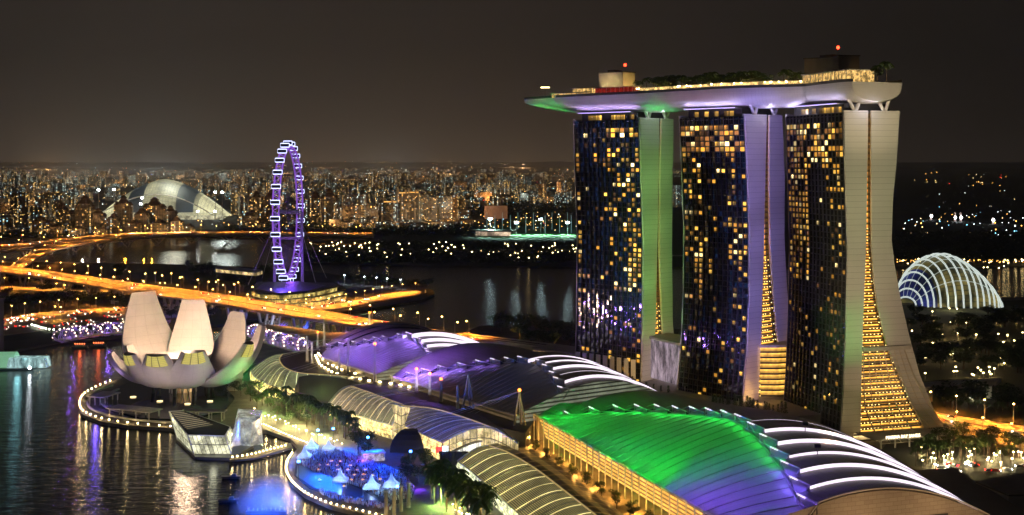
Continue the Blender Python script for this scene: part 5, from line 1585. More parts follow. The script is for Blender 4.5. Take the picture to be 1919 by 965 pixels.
# peaked tents
def tent(px, py, sc, lab):
    v = W(px, py, 2.3); r = thing('event_tent', lab, 'tent', tuple(v), 'white peaked tents on the plaza')
    s = 2.7 * sc; h0 = 2.6; prof = [(1.0, h0), (.72, h0 + .5), (.45, h0 + 1.3), (.22, h0 + 2.5), (.05, h0 + 3.9), (0.02, h0 + 4.3)]
    m = MB(); rows = []
    for k, z in prof:
        ring = []
        for sx, sy in ((-1, -1), (1, -1), (1, 1), (-1, 1)): ring.append(Vector((v.x + sx * s * k, v.y + sy * s * k, v.z + z * sc)))
        rows.append(ring)
    m.grid(rows, closed=True); m.grid([[p + Vector((0, 0, -.6)) for p in rows[0]], rows[0]], closed=True)
    t = M_tent; m.build('canopy', t, r)
    for sx, sy in ((-1, -1), (1, -1), (1, 1), (-1, 1)): MB().tube([(v.x + sx * s * .96, v.y + sy * s * .96, v.z), (v.x + sx * s * .96, v.y + sy * s * .96, v.z + h0 * sc)], .09, 5).build('pole', M_steel, r)
    light('POINT', (v.x, v.y, v.z + h0 * sc - .5), (170, 210, 255), 900, size=.3, parent=r)
    light('POINT', (v.x - 3, v.y - 7, v.z + 7), (130, 185, 255), 1600, size=.3, parent=r)  # bare light added outside the tent to brighten its canopy
    return r
t = NT('tent_fabric'); t.p(Base_Color=(.85, .87, .9, 1), Roughness=.6, Transmission_Weight=0.0); t.b.inputs['Subsurface Weight'].default_value = 0
tr_ = t.n('ShaderNodeBsdfTranslucent'); tr_.inputs['Color'].default_value = (.8, .85, .9, 1); mx = t.n('ShaderNodeMixShader', {0: .4}); t.t.links.new(t.b.outputs[0], mx.inputs[1]); t.t.links.new(tr_.outputs[0], mx.inputs[2]); t.t.links.new(mx.outputs[0], t.o.inputs[0]); M_tent = t.mat
for a in ((571, 866, 1.3, 'white peaked tent at the left end of the plaza'), (584, 850, 1.35, 'white peaked tent behind the leftmost one'), (616, 850, 1.2, 'white peaked tent at the back of the plaza'),
          (638, 912, 1.35, 'white peaked tent in the middle front of the plaza'), (697, 926, 1.4, 'white peaked tent left of the rightmost one'), (734, 922, 1.4, 'rightmost white peaked tent on the plaza')): tent(*a)
# stage lights on stands
for px, py, c, p, lab in ((596, 838, (8, 76, 255), 190000, 'blue stage light on a tall stand at the left back of the plaza'), (625, 835, (8, 70, 255), 230000, 'blue stage light on a tall stand at the back of the plaza'),
                          (770, 880, (8, 70, 255), 230000, 'blue stage light on a tall stand at the right back of the plaza'), (690, 852, (8, 76, 255), 160000, 'blue stage light on a stand beside the violet tree'),
                          (745, 950, (25, 80, 255), 50000, 'blue stage light on a stand at the right front of the plaza'), (560, 900, (25, 70, 255), 9000, 'blue stage light on a stand at the left front of the plaza')):
    v = W(px, py, 2.3); r = thing('stage_light', lab, 'stage light', tuple(v), 'stage lights round the plaza')
    MB().tube([v, v + Vector((0, 0, 9))], .12, 5).build('stand', M_dark, r); MB().box(v + Vector((0, 0, 9.3)), (1.2, .8, .8)).build('lamp_head', G_blu2, r)
    tg = W(665, 890, 2.3); light('SPOT', v + Vector((0, -.8, 10)), c, p, 'stage_spot', tg, 130, .6, .3, r)
# pavement kiosk, banners and columns at the right of the plaza
for i, (px, py) in enumerate(((724, 968), (739, 966), (752, 958), (766, 951))):
    v = W(px, py, 2.2); r = thing('stone_column', 'grey stone column at the right end of the plaza, %s from the left' % nth(i), 'column', tuple(v), 'stone columns')
    MB().tube([v, v + Vector((0, 0, 11))], [.95, .8], 10).build('shaft', M_concrete, r); MB().box(v + Vector((0, 0, 11.3)), (2, 2, .6)).build('capital', M_pale, r)
kx = W(700, 862, 2.3); r = thing('kiosk', 'white market kiosk beside the violet tree', 'kiosk', tuple(kx)); MB().box(kx + Vector((0, 0, 2.0)), (11, 6, 4), .3).build('wall', litroom('kiosk_lit', (235, 225, 240), .6), r); MB().box(kx + Vector((0, 0, 4.3)), (12, 7, .5), .3).build('roof', M_white, r)
# dark stage house with a blue dome and a draped cover between the vaults
v = W(792, 835, 2.2); r = thing('stage_house', 'dark curved stage canopy with a blue-lit side left of the golden vault', 'stage', tuple(v))
m = MB(); rows = []
for i in range(2):
    rows.append([Vector((v.x - 9 + 30 * i, v.y - 6 - 3 * i, 0)) + Vector((5 * math.cos(a_) * 1.5, 9 * math.cos(a_), 2 + 11 * math.sin(a_))) for a_ in [PI * k / 10 for k in range(11)]])
m.grid(rows); m.build('canopy', plain('dark_fabric', (.05, .05, .06), .6), r)
m = MB(); m.add(rows[0], [list(range(11))]); m.build('blue_side', plain('glowing_blue_fabric', (.03, .09, .35), .5, emit=lin(20, 70, 190), strength=.6), r)  # blue light on this side put into the fabric as glow
v = W(852, 892, 2.2); r = thing('draped_scaffold', 'scaffold draped in dark cloth left of the golden vault', 'scaffold', tuple(v))
m = MB(); m.grid([[Vector((v.x - 8 + j * 1.1 + .5 * math.sin(j * 2 + i), v.y + 4 + .8 * math.sin(j * 1.7), 13.5 - i * 2.2)) for j in range(16)] for i in range(6)]); m.build('cloth', plain('drape', (.06, .06, .065), .8), r)
m = MB(); [m.tube([(v.x - 8 + k * 4, v.y + 5, 2), (v.x - 8 + k * 4, v.y + 5, 15)], .14, 5) for k in range(5)]; m.build('poles', M_pole, r)
v = W(868, 884, 2.2); r = thing('ticket_hut', 'small pale hut with a sloping roof beside the draped scaffold', 'hut', tuple(v)); MB().box(v + Vector((0, 0, 2)), (9, 6, 4), .4).build('wall', M_pale, r)
MB().box(v + Vector((0, 0, 4.6)), (10, 7, 1.2), .4, .8).build('roof', plain('cream_roof_glow', (.6, .58, .42), .6, emit=lin(220, 215, 150), strength=.12), r)  # hut roof glows slightly by itself, as if lit
# promo screens at the corner
for px, py, c, lab in ((823, 868, (255, 70, 50), 'small red and white lit screen on a post by the stage'), (835, 866, (220, 235, 255), 'small white lit screen on a post by the stage')):
    v = W(px, py, 2.2); r = thing('lit_screen', lab, 'screen', tuple(v)); MB().tube([v, v + Vector((0, 0, 6))], .15, 5).build('post', M_pole, r); MB().box(v + Vector((0, -.3, 7)), (3.2, .3, 3)).build('panel', glow('screen_' + str(px), c, 1.6), r)
# water screen: a dome of mist lit blue
mv = W(500, 962, 0)
mist = MB(); mist.ball((mv.x, mv.y, 0), 17, 20, 12, 1.25)
t = NT('mist_volume'); t.t.nodes.remove(t.b); pv = t.n('ShaderNodeVolumePrincipled'); pv.inputs['Color'].default_value = (.75, .85, 1, 1)
n = t.noise(.07, 4, t.coord('Object')); sb_ = t.n('ShaderNodeVectorMath', operation='SUBTRACT'); t.set(sb_.inputs[0], t.coord('Object')); sb_.inputs[1].default_value = (mv.x, mv.y, 0)
ln_ = t.n('ShaderNodeVectorMath', operation='LENGTH'); t.set(ln_.inputs[0], sb_.outputs[0]); edge_ = t.m('MAXIMUM', t.m('SUBTRACT', 1.0, t.m('POWER', t.m('DIVIDE', ln_.outputs['Value'], 18.0), 3.0)), 0.0)
t.set(pv.inputs['Density'], t.m('MULTIPLY', t.m('MAXIMUM', t.m('MULTIPLY_ADD', n, 2.0, -.55), 0.0), t.m('MULTIPLY', edge_, .05))); t.t.links.new(pv.outputs[0], t.o.inputs['Volume'])
mo = mist.build('water_mist', t.mat, None, True)
tag(mo, 'dome of blue-lit water mist rising from the bay', 'mist', kind='stuff')
r = thing('fountain_barge', 'small dark fountain barge inside the blue mist', 'barge', tuple(mv)); MB().box((mv.x, mv.y, .6), (18, 4, 1.4)).build('hull', M_dark, r)
m = MB(); [m.tube([(mv.x - 8 + k * 2, mv.y, 1), (mv.x - 8 + k * 2, mv.y, 2.4)], .2, 5) for k in range(9)]; m.build('nozzles', M_steel, r)
light('SPOT', (mv.x - 5, mv.y - 30, 4), (45, 100, 255), 260000, 'mist_spot', (mv.x, mv.y, 8), 75, .6, 1, r)
light('SPOT', (mv.x + 24, mv.y - 4, 3), (90, 90, 255), 70000, 'mist_spot', (mv.x, mv.y, 8), 80, .6, 1, r)
light('POINT', (mv.x + 5, mv.y, 6), (90, 160, 255), 6000, 'mist_core', size=1.0, parent=r)
for px, py, lab in ((433, 896, 'dark low boat left of the mist, upper one'), (428, 940, 'dark low boat left of the mist, lower one')):
    v = W(px, py, 0); r = thing('boat', lab, 'boat', tuple(v)); m = MB(); m.box((v.x, v.y, .5), (8, 2.4, 1.1), .1, 1.2); m.build('hull', M_black, r); MB().box((v.x + 1.5, v.y, 1.6), (2.5, 1.8, 1.3), .1, .8).build('cabin', M_dark, r)

# =================================================================== OBSERVATION WHEEL
wc0 = W(541, 533, 8); WD = wc0.y
top_z = H - (270 - HY) * WD / F
RAD = (top_z - 14) / 2; WCZ = 14 + RAD
fw = thing('observation_wheel', 'giant observation wheel lit violet with white cabins', 'observation wheel', (wc0.x, WD, 8))
yaw = math.atan2(wc0.x, WD) + math.asin(min(.99, 23 * WD / F / RAD))     # half width seen 23 px
u_ = Vector((math.sin(yaw), math.cos(yaw), 0)); n_ = Vector((u_.y, -u_.x, 0))
hubp = Vector((wc0.x, WD, WCZ))
def rim(a, r, o=0): return hubp + u_ * math.cos(a) * r + Vector((0, 0, math.sin(a) * r)) + n_ * o
M_rim = plain('rim_violet_glow', (.3, .2, .4), .4, emit=lin(135, 80, 205), strength=.9)  # violet lighting put into the rim's own glow
for o_ in (-3.6, 3.6):
    m = MB(); m.tube([rim(2 * PI * k / 56, RAD - 3, o_) for k in range(57)], 1.0, 6, False); m.build('rim', M_rim, fw)
m = MB()
for k in range(112):
    a0 = 2 * PI * k / 112; m.bar(rim(a0, RAD - 3, -3.6 if k % 2 else 3.6), rim(2 * PI * (k + 1) / 112, RAD - 3, 3.6 if k % 2 else -3.6), .7)
m.build('rim_lattice', M_rim, fw)
m = MB()
for k in range(56): m.tube([rim(2 * PI * k / 56, RAD - 3), rim(2 * PI * k / 56 + .15, 3)], .12, 3, False)
m.build('spokes', plain('spoke_cable', (.4, .4, .45), .4), fw)
m = MB(); m.tube([hubp - n_ * 12, hubp + n_ * 12], 2.6, 10); m.build('hub', M_white, fw)
G_cab = glow('cabin_light', (200, 208, 255), 2.5)
for k in range(28):
    a0 = 2 * PI * k / 28 + .05; c_ = rim(a0, RAD + 1.5)
    m = MB()
    p4 = [c_ + n_ * sx * 5.0 + Vector((0, 0, sz * 2.3)) for sx, sz in ((-1, -1), (1, -1), (1, 1), (-1, 1))]
    for i in range(4): m.bar(p4[i], p4[(i + 1) % 4], .95)
    cab = m.build('cabin', G_cab, fw)
    m = MB(); m.tube([c_ - n_ * 5, c_ + n_ * 5], 1.9, 8); m.build('capsule', M_dark, cab)
for s in (-1, 1):
    b_ = hubp + n_ * s * 17; m = MB(); m.tube([(b_.x, b_.y, 8), hubp + n_ * s * 16], [1.9, 1.7], 8); m.build('support_column', plain('column_violet_glow', (.5, .45, .6), .5, emit=lin(100, 70, 160), strength=.25), fw)  # column glows by itself in place of violet light
    for q in (-1, 1):
        e_ = hubp + n_ * s * 40 + u_ * q * 40; m = MB(); m.tube([(e_.x, e_.y, 12), hubp + n_ * s * 10], .35, 4); m.build('stay_cable', M_steel, fw)
m = MB(); cc_ = hubp + Vector((0, 0, -RAD * .39)); m.bar(cc_ - n_ * 16, cc_ + n_ * 16, 2.4, 3); m.build('cross_beam', plain('beam_violet_glow', (.5, .4, .5), .5, emit=lin(90, 60, 120), strength=.3), fw)  # violet light on the beam put into its own glow
light('POINT', (wc0.x + 10, WD - 40, 40), (140, 80, 255), 30000, size=3, parent=fw)
# wheel terminal
tm = thing('wheel_terminal', 'three-storey curved terminal building with lit floors under the wheel', 'building', tuple(W(545, 552, 2)))
litband = louvwall('terminal_floors', (255, 225, 150), 1.5, 40.0, 1.0)
tz = 2
for lv, (pts) in enumerate((((462, 566), (480, 574), (530, 578), (600, 572), (650, 560), (640, 552), (480, 552)), ((465, 560), (482, 567), (530, 570), (600, 563), (644, 552), (630, 545), (480, 545)), ((472, 552), (488, 559), (530, 561), (590, 555), (632, 545), (620, 540), (486, 538)))):
    q = [W(*p, tz) for p in pts]; cx = sum(v.x for v in q) / len(q); cy = sum(v.y for v in q) / len(q)
    MB().prism([(v.x, v.y) for v in q], tz, tz + 4.2).build('glass_storey', litroom('terminal_lit_%d' % lv, (240, 215, 120), 1.0, .12), tm)
    MB().prism([(cx + (v.x - cx) * 1.05, cy + (v.y - cy) * 1.05) for v in q], tz + 4.2, tz + 6).build('floor_slab', M_dark, tm)
    tz += 6
q = [W(*p, tz) for p in ((480, 544), (520, 553), (580, 548), (610, 538), (560, 530), (495, 533))]; MB().prism([(v.x, v.y) for v in q], tz, tz + 2).build('roof', plain('violet_roof', (.2, .18, .3), .4), tm)
light('POINT', (q[0].x + 30, q[0].y - 10, tz + 12), (110, 80, 255), 22000, size=2, parent=tm)
r = thing('pit_building', 'long low building with a lit upper gallery left of the wheel', 'building', tuple(W(440, 528, 2)))
q = [W(*p, 2) for p in ((405, 524), (480, 532), (492, 528), (410, 518))]; MB().prism([(v.x, v.y) for v in q], 2, 12).build('wall', M_dark, r); MB().prism([(v.x, v.y) for v in q], 12, 16).build('gallery', litroom('gallery_lit', (255, 220, 150), 1.3, .1), r)
MB().prism([(v.x, v.y - 3) for v in q], 16, 17.5).build('roof', M_pale, r)

# =================================================================== STADIUM
sc0 = W(292, 410, 2); SD = sc0.y
st_ = thing('stadium', 'huge domed stadium with a translucent ribbed roof glowing white', 'stadium', tuple(sc0))
hw = 124 * SD / F; hh = 71 * SD / F
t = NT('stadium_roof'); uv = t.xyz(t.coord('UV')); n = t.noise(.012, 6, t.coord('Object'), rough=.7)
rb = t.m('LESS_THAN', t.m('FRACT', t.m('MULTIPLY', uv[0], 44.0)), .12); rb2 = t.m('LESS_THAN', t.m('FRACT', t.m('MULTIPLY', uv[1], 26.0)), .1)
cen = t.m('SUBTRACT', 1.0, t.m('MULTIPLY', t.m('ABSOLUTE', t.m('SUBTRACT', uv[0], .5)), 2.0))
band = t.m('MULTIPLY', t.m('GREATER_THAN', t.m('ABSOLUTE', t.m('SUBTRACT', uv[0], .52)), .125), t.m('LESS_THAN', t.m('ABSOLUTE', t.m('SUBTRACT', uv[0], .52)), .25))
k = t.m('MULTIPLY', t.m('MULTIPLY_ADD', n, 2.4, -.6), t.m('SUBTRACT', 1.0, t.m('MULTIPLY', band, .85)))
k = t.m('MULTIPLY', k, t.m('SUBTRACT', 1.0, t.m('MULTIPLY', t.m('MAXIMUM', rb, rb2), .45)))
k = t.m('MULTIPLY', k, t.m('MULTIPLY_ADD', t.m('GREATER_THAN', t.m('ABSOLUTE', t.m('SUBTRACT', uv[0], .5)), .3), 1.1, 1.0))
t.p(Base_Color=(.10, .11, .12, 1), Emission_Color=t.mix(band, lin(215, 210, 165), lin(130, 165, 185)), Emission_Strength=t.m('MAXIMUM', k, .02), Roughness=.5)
m = MB(); rows = []
for i in range(41):
    uu = -1 + 2 * i / 40; row = []
    hgt = hh * (1 - abs(uu) ** 1.55) ** .95 if abs(uu) < 1 else 0
    for j in range(17):
        a_ = PI * j / 16; row.append(Vector((sc0.x + uu * hw, SD + 90 - 90 * math.cos(a_) * (1 - uu * uu * .6), 6 + hgt * math.sin(a_) ** .8)))
    rows.append(row)
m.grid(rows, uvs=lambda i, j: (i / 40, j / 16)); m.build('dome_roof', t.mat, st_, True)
m = MB()
for uu in (-.27, .29): 
    pass
for a0, a1 in (((-.95, 0), (.0, .62)), ((.0, .62), (.95, .0))):
    pass
arcp = [Vector((sc0.x - hw * .92 + 1.84 * hw * k / 30, SD - 6 + 18 * math.sin(PI * k / 30), 8 + hh * .58 * math.sin(PI * k / 30))) for k in range(31)]
m.tube(arcp, 1.6, 5); m.build('arch', M_white, st_)
m = MB()
for k in range(5): m.tube([Vector((sc0.x - hw * (1.05 - .05 * k) + 2 * hw * (1.05 - .05 * k) * i / 24, SD - 20 + 4 * k + (abs(i - 12) / 12) ** 2 * 30, 5 + 3 * k)) for i in range(25)], 1.1, 4)
m.build('concourse_rings', plain('concourse', (.5, .5, .42), .5, emit=lin(230, 225, 180), strength=.55), st_)
m = MB(); m.box((sc0.x + 70, SD - 30, 7), (230, 20, 10)); m.build('concourse', litroom('concourse_lit', (235, 230, 190), 1.1, .05), st_)
for i, (px, py) in enumerate(((185, 356), (214, 355), (404, 360), (417, 360), (267, 371), (264, 382), (371, 396), (403, 396))):
    p = Vd(px, py, SD - 60); r = thing('floodlight_mast', 'bright white floodlight mast round the stadium, %s from the left' % nth([185, 214, 264, 267, 371, 403, 404, 417].index(px)), 'floodlight mast', (p.x, p.y, 2), 'floodlight masts at the stadium')
    MB().tube([(p.x, p.y, 2), (p.x, p.y, p.z)], .7, 5).build('mast', M_pole, r); MB().box(p, (5, 2, 3.6)).build('lamp_bank', glow('flood_white', (245, 255, 250), 60), r)
sh_ = thing('sports_hall', 'low pale rounded sports hall left of the stadium', 'building', tuple(W(122, 396, 2)))
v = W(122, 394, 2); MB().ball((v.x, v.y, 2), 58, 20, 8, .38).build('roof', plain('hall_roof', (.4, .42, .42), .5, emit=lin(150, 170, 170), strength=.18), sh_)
# =================================================================== CITY BLOCKS
FAC = [facade('condo_wall', (.18, .15, .12), WARM, 1.9, .12), facade('condo_wall_pale', (.30, .26, .21), WARM, 1.8, .12), facade('block_wall', (.22, .18, .14), MIXD, 1.8, .12), facade('block_wall_cool', (.24, .24, .22), COOL, 1.6, .12),
       facade('block_wall_tan', (.34, .25, .17), WARM, 1.9, .15), facade('office_wall', (.08, .09, .1), COOL, 1.0, .25, cw=3.0, ch=3.6, fw=.8, fh=.6, stair=False)]
def dome_roof(m, x, y, z, s, h):
    m.box((x, y, z + h * .25), (s * 1.15, s * 1.15, h * .5), 0, .62); m.box((x, y, z + h * .62), (s * .62, s * .62, h * .3), 0, .9); m.box((x, y, z + h * .95), (s * .72, s * .72, h * .45), 0, .25)
def block(px, pyb, pyt, wpx, kind, label, group=None, mat=None, rz=0.0, cat='apartment block', depth=None):
    v = W(px, pyb, 2); s = F / v.y; w_ = wpx / s; h_ = (pyb - pyt) / s; dpt_ = depth or min(w_ * .7, 22)
    r = thing('apartment_block', label, cat, (v.x, v.y, 2), group, rz=rz if rz else 1e-4)
    mt = mat or FAC[0]
    if kind == 'hat':      # stepped tower with tiled hip roofs
        hb_ = h_ * .84
        m = MB(); m.box((0, 0, hb_ / 2), (w_ * .62, dpt_, hb_)); m.box((-w_ * .36, 2, hb_ * .46), (w_ * .28, dpt_ * .8, hb_ * .92)); m.box((w_ * .36, -2, hb_ * .45), (w_ * .28, dpt_ * .8, hb_ * .9)); m.build('wall', mt, r)
        m = MB(); dome_roof(m, 0, 0, hb_, w_ * .52, h_ * .2); dome_roof(m, -w_ * .36, 2, hb_ * .92, w_ * .3, h_ * .1); dome_roof(m, w_ * .36, -2, hb_ * .9, w_ * .3, h_ * .1); m.build('roof', M_tile, r)
    elif kind == 'fin':    # slab with curved fins above the roof
        m = MB(); m.box((0, 0, h_ * .42), (w_ * .9, dpt_, h_ * .84)); m.build('wall', mt, r)
        for s_, k in ((-1, 1.0), (.35, .96)):
            m = MB(); m.box((s_ * w_ * .42, 0, h_ * .5 * k), (w_ * .14, dpt_ * 1.1, h_ * k), 0, .75); m.build('fin', plain('fin_wall', (.5, .45, .38), .6), r)
        MB().box((0, -dpt_ * .3, h_ * .87), (w_ * .7, 2, 2.4)).build('crown_light', glow('crown_amber', (255, 185, 90), 1.6), r)
    elif kind == 'twin':
        m = MB(); m.box((-w_ * .3, 0, h_ * .5), (w_ * .34, dpt_, h_)); m.box((w_ * .28, 3, h_ * .46), (w_ * .36, dpt_, h_ * .92)); m.box((0, 2, h_ * .4), (w_ * .3, dpt_ * .6, h_ * .8)); m.build('wall', mt, r)
        m = MB(); m.box((-w_ * .3, 0, h_ + 1.5), (w_ * .2, dpt_ * .5, 3)); m.box((w_ * .28, 3, h_ * .92 + 1.5), (w_ * .2, dpt_ * .5, 3)); m.build('roof', M_roofdark, r)
    else:
        m = MB(); m.box((0, 0, h_ * .5), (w_, dpt_, h_)); m.box((w_ * .2, dpt_ * .3, h_ * .5), (w_ * .3, dpt_, h_ * 1.04)); m.build('wall', mt, r)
        m = MB(); m.box((-w_ * .2, 0, h_ + 1.2), (w_ * .25, dpt_ * .5, 2.4)); m.box((0, 0, h_ + .3), (w_ * 1.02, dpt_ * 1.03, .6)); m.build('roof', M_roofdark, r)
    return r
condos = [(117, 437, 383, 26), (160, 436, 371, 34), (232, 432, 370, 32), (290, 434, 374, 40), (78, 440, 408, 34), (105, 443, 421, 28), (147, 443, 425, 30), (192, 443, 426, 26), (214, 440, 402, 24),
          (252, 441, 414, 32), (300, 441, 413, 30), (332, 440, 409, 26), (185, 436, 393, 28), (266, 436, 393, 26), (320, 434, 388, 26), (135, 434, 395, 24), (355, 441, 420, 20)]
condos.sort()
for i, (px, pb, pt, w_) in enumerate(condos):
    block(px, pb, pt, w_ * 1.05, 'hat', 'hat-roofed apartment tower behind the parkway bridge, %s from the left' % nth(i), 'hat-roofed towers by the lagoon', FAC[i % 2], rz=.25 * math.sin(i * 2.3))
mids = [(481, 415, 362, 30, 'hat', 0), (508, 416, 360, 26, 'hat', 0), (472, 418, 395, 20, 'hat', 0), (545, 417, 372, 30, 'hat', 1), (592, 418, 362, 26, 'hat', 0), (618, 420, 358, 34, 'hat', 1), (640, 424, 378, 26, 'twin', 3),
        (665, 426, 385, 40, 'slab', 1), (698, 426, 380, 26, 'twin', 3), (733, 418, 372, 34, 'fin', 3), (757, 415, 353, 26, 'fin', 1), (778, 415, 352, 24, 'fin', 1), (806, 414, 366, 32, 'twin', 4), (836, 412, 368, 26, 'slab', 2),
        (852, 410, 365, 14, 'slab', 4), (572, 384, 340, 14, 'slab', 1), (588, 384, 342, 16, 'slab', 4), (604, 384, 345, 10, 'slab', 4), (638, 381, 341, 20, 'slab', 4), (662, 381, 341, 18, 'slab', 4), (648, 381, 352, 12, 'slab', 4),
        (684, 378, 356, 22, 'slab', 2), (712, 376, 355, 20, 'slab', 2), (765, 372, 354, 44, 'slab', 3), (880, 388, 367, 30, 'slab', 4), (912, 390, 360, 26, 'slab', 4), (940, 386, 364, 34, 'slab', 4), (985, 382, 366, 28, 'slab', 3),
        (1020, 384, 370, 26, 'slab', 1), (1060, 380, 358, 18, 'slab', 4), (1272, 388, 348, 18, 'slab', 3), (700, 350, 330, 18, 'slab', 4), (815, 352, 328, 16, 'twin', 3), (860, 356, 340, 20, 'slab', 3), (905, 352, 336, 22, 'slab', 4)]
mids.sort()
for i, (px, pb, pt, w_, kd, mi) in enumerate(mids):
    nm = {'hat': 'hat-roofed brown apartment tower', 'twin': 'twin-slab apartment tower', 'fin': 'pale apartment tower with a curved fin and amber crown', 'slab': 'plain slab apartment block'}[kd]
    block(px, pb, pt, w_, kd, '%s, %s nearer block from the left' % (nm, nth(i)) , 'nearer apartment blocks beyond the reservoir', FAC[mi], rz=.3 * math.sin(i * 1.7))
# 150 smaller blocks farther off, one mesh pair per shape
rng = random.Random(77); shapes = []
for k in range(12):
    w_ = rng.uniform(28, 75); h_ = rng.uniform(30, 82); dp_ = rng.uniform(12, 20)
    m = MB(); m.box((0, 0, h_ / 2), (w_, dp_, h_)); m.box((w_ * .15, dp_ * .4, h_ * .5), (w_ * .3, dp_, h_ * 1.05)); m.box((-w_ * .2, 0, h_ + 1), (w_ * .2, dp_ * .4, 3))
    shapes.append(m.mesh('apartment_block', FAC[(1, 2, 3, 4, 4, 2, 1, 3, 5, 0, 2, 4)[k]]))
rowsD = [(3100, 18), (3700, 24), (4300, 28), (5000, 32), (6000, 38), (7200, 42), (8600, 46)]
far_rows = ['first', 'second', 'third', 'fourth', 'fifth', 'sixth', 'farthest']
for ri, (D, n) in enumerate(rowsD):
    xs = sorted(rng.uniform(-20, 1085) for _ in range(n))
    j = 0
    for px in xs:
        D2 = D * rng.uniform(.92, 1.08)
        if D2 < 4300 and 175 < px < 425: continue
        if D2 < 3600 and px > 860: continue
        o = bpy.data.objects.new('distant_block', rng.choice(shapes)); COL.objects.link(o)
        o.location = ((px - 960) * D2 / F, D2, 2); o.rotation_euler = (0, 0, rng.uniform(-.6, .6)); o.scale = (1, 1, rng.uniform(.7, 1.15))
        tag(o, 'distant block in the %s row of the skyline, %s from the left' % (far_rows[ri], nth(j)), 'apartment block', 'distant blocks of the skyline'); j += 1
# everything beyond: one mass of small buildings, and the lights of the streets
m = MB(); rng = random.Random(99)
from mathutils import noise as mnoise
def dens(px, D):
    v = mnoise.noise(Vector((px / 70.0, math.log(D) * 9.0, 1.7))) + .5 * mnoise.noise(Vector((px / 25.0, math.log(D) * 20.0, 4.1)))
    return max(0.0, min(1.0, .5 + 1.5 * v))
for k in range(4600):
    D = 2650 * (6.5 ** rng.random()); px = rng.uniform(-30, 1300 if D > 4000 else 1090)
    if D < 4300 and 150 < px < 450: continue
    if D < 3600 and 880 < px < 1100: continue
    if px > 1000 and rng.random() < .5: continue
    if rng.random() > dens(px, D): continue
    x = (px - 960) * D / F; w_ = rng.uniform(14, 60); h_ = rng.choice((7, 10, 14, 22, 38)) * rng.uniform(.7, 1.3) * (1 if D > 3300 else .5)
    m.mi = rng.choice((0, 1, 2, 3, 4)); m.box((x, D, 2 + h_ / 2), (w_, rng.uniform(12, 30), h_), rng.uniform(-.7, .7))
tag(m.build('distant_city', [FAC[1], FAC[2], FAC[3], FAC[4], FAC[5]]), 'mass of small far-off buildings with lit windows', 'city', kind='stuff')
LC = [glow('far_amber', (255, 176, 80), 9), glow('far_warm', (255, 214, 140), 8), glow('far_white', (225, 240, 240), 9), glow('far_cyan', (130, 220, 255), 6), glow('far_red', (255, 50, 40), 7), glow('far_blue', (70, 90, 255), 6)]
def speck(m, p, s): m.add([(p[0] - s, p[1], p[2]), (p[0], p[1] - s, p[2]), (p[0] + s, p[1], p[2]), (p[0], p[1] + s, p[2]), (p[0], p[1], p[2] + s), (p[0], p[1], p[2] - s)], [(0, 1, 4), (1, 2, 4), (2, 3, 4), (3, 0, 4), (1, 0, 5), (2, 1, 5), (3, 2, 5), (0, 3, 5)])
m = MB()
def sprinkle(n, x0, x1, y0, y1, wts, s0=.45, s1=1.1, zmax=25, pw_=1.0):
    for _ in range(n):
        px = rng.uniform(x0, x1); py = y0 + (y1 - y0) * rng.random() ** pw_; z = 2 + rng.random() ** 2 * zmax
        D = F * (H - z) / (py - HY) if py > HY + 3 else 40000
        if y1 < 410 and x0 < 0 and rng.random() > dens(px, D): continue
        m.mi = rng.choices(range(6), wts)[0]; speck(m, ((px - 960) * D / F, D, z), rng.uniform(s0, s1) * D / F)
sprinkle(1500, -10, 1300, 306, 378, (6, 7, 3, .8, .6, .2), .3, .75, 40, .9)
sprinkle(400, -10, 470, 316, 400, (3, 5, 5, 1.5, .5, .5), .3, .8, 40)
sprinkle(320, 560, 1095, 378, 432, (8, 5, 1.5, .4, .2, 0), .4, .95, 8)
sprinkle(110, 0, 460, 395, 442, (8, 4, 1.5, .5, .2, .2), .4, .9, 8)
sprinkle(70, -10, 1300, 302.5, 308, (8, 6, 2, 0, .6, 0), .25, .6, 10)
sprinkle(46, 1690, 1919, 395, 442, (1.5, 2, 5, 2, .2, 0), .5, 1.4, 12)
sprinkle(24, 1690, 1919, 322, 345, (5, 3, 1, .2, .2, 0), .5, .9, 10)
sprinkle(30, 1690, 1919, 345, 440, (3, 1, 3, 1, .2, 0), .4, .8, 10)
sprinkle(90, 1680, 1919, 486, 492, (9, 2, 0, 0, 0, 0), .4, .9, 6); sprinkle(40, 860, 1095, 470, 476, (9, 2, 0, 0, 0, 0), .4, .7, 6)
tag(m.build('city_lights', LC), 'countless small street and room lights scattered over the far city', 'city lights', kind='stuff')
# amber glow of streets among the far blocks: added spots with no lamps modelled
for i in range(46):
    px = rng.uniform(20, 1080); py = rng.uniform(338, 425); v = W(px, py, 2)
    light('SPOT', (v.x, v.y, 35), (255, 178, 95) if rng.random() < .75 else (225, 235, 215), 150000 * (v.y / 3000) ** 1.6, 'street_glow', (v.x, v.y + 100, 10), 150, .6, 8)
for px, py, p in [(80, 452, 1), (120, 455, 1), (165, 453, 1), (210, 453, 1), (255, 452, 1), (305, 452, 1), (345, 450, 1), (480, 432, .8), (540, 432, .8), (600, 432, .8), (650, 436, .9), (700, 436, .9), (745, 430, 1), (790, 428, 1), (840, 425, 1)]:
    v = W(px, py, 2); light('SPOT', (v.x, v.y - 30, 22), (255, 186, 110), 230000 * p, 'estate_fill', (v.x, v.y + 60, 30), 130, .6, 4)  # unseen spots added to brighten the walls of the nearer blocks
for i in range(26):
    D = 7500 * (2.6 ** rng.random()); px = rng.uniform(-60, 1400)
    light('POINT', ((px - 960) * D / F, D, 60), (255, 190, 125) if rng.random() < .7 else (225, 230, 215), 3.2e6 * (D / 10000) ** 1.5, 'suburb_glow', size=25)  # unseen lights added to brighten the haze near the horizon
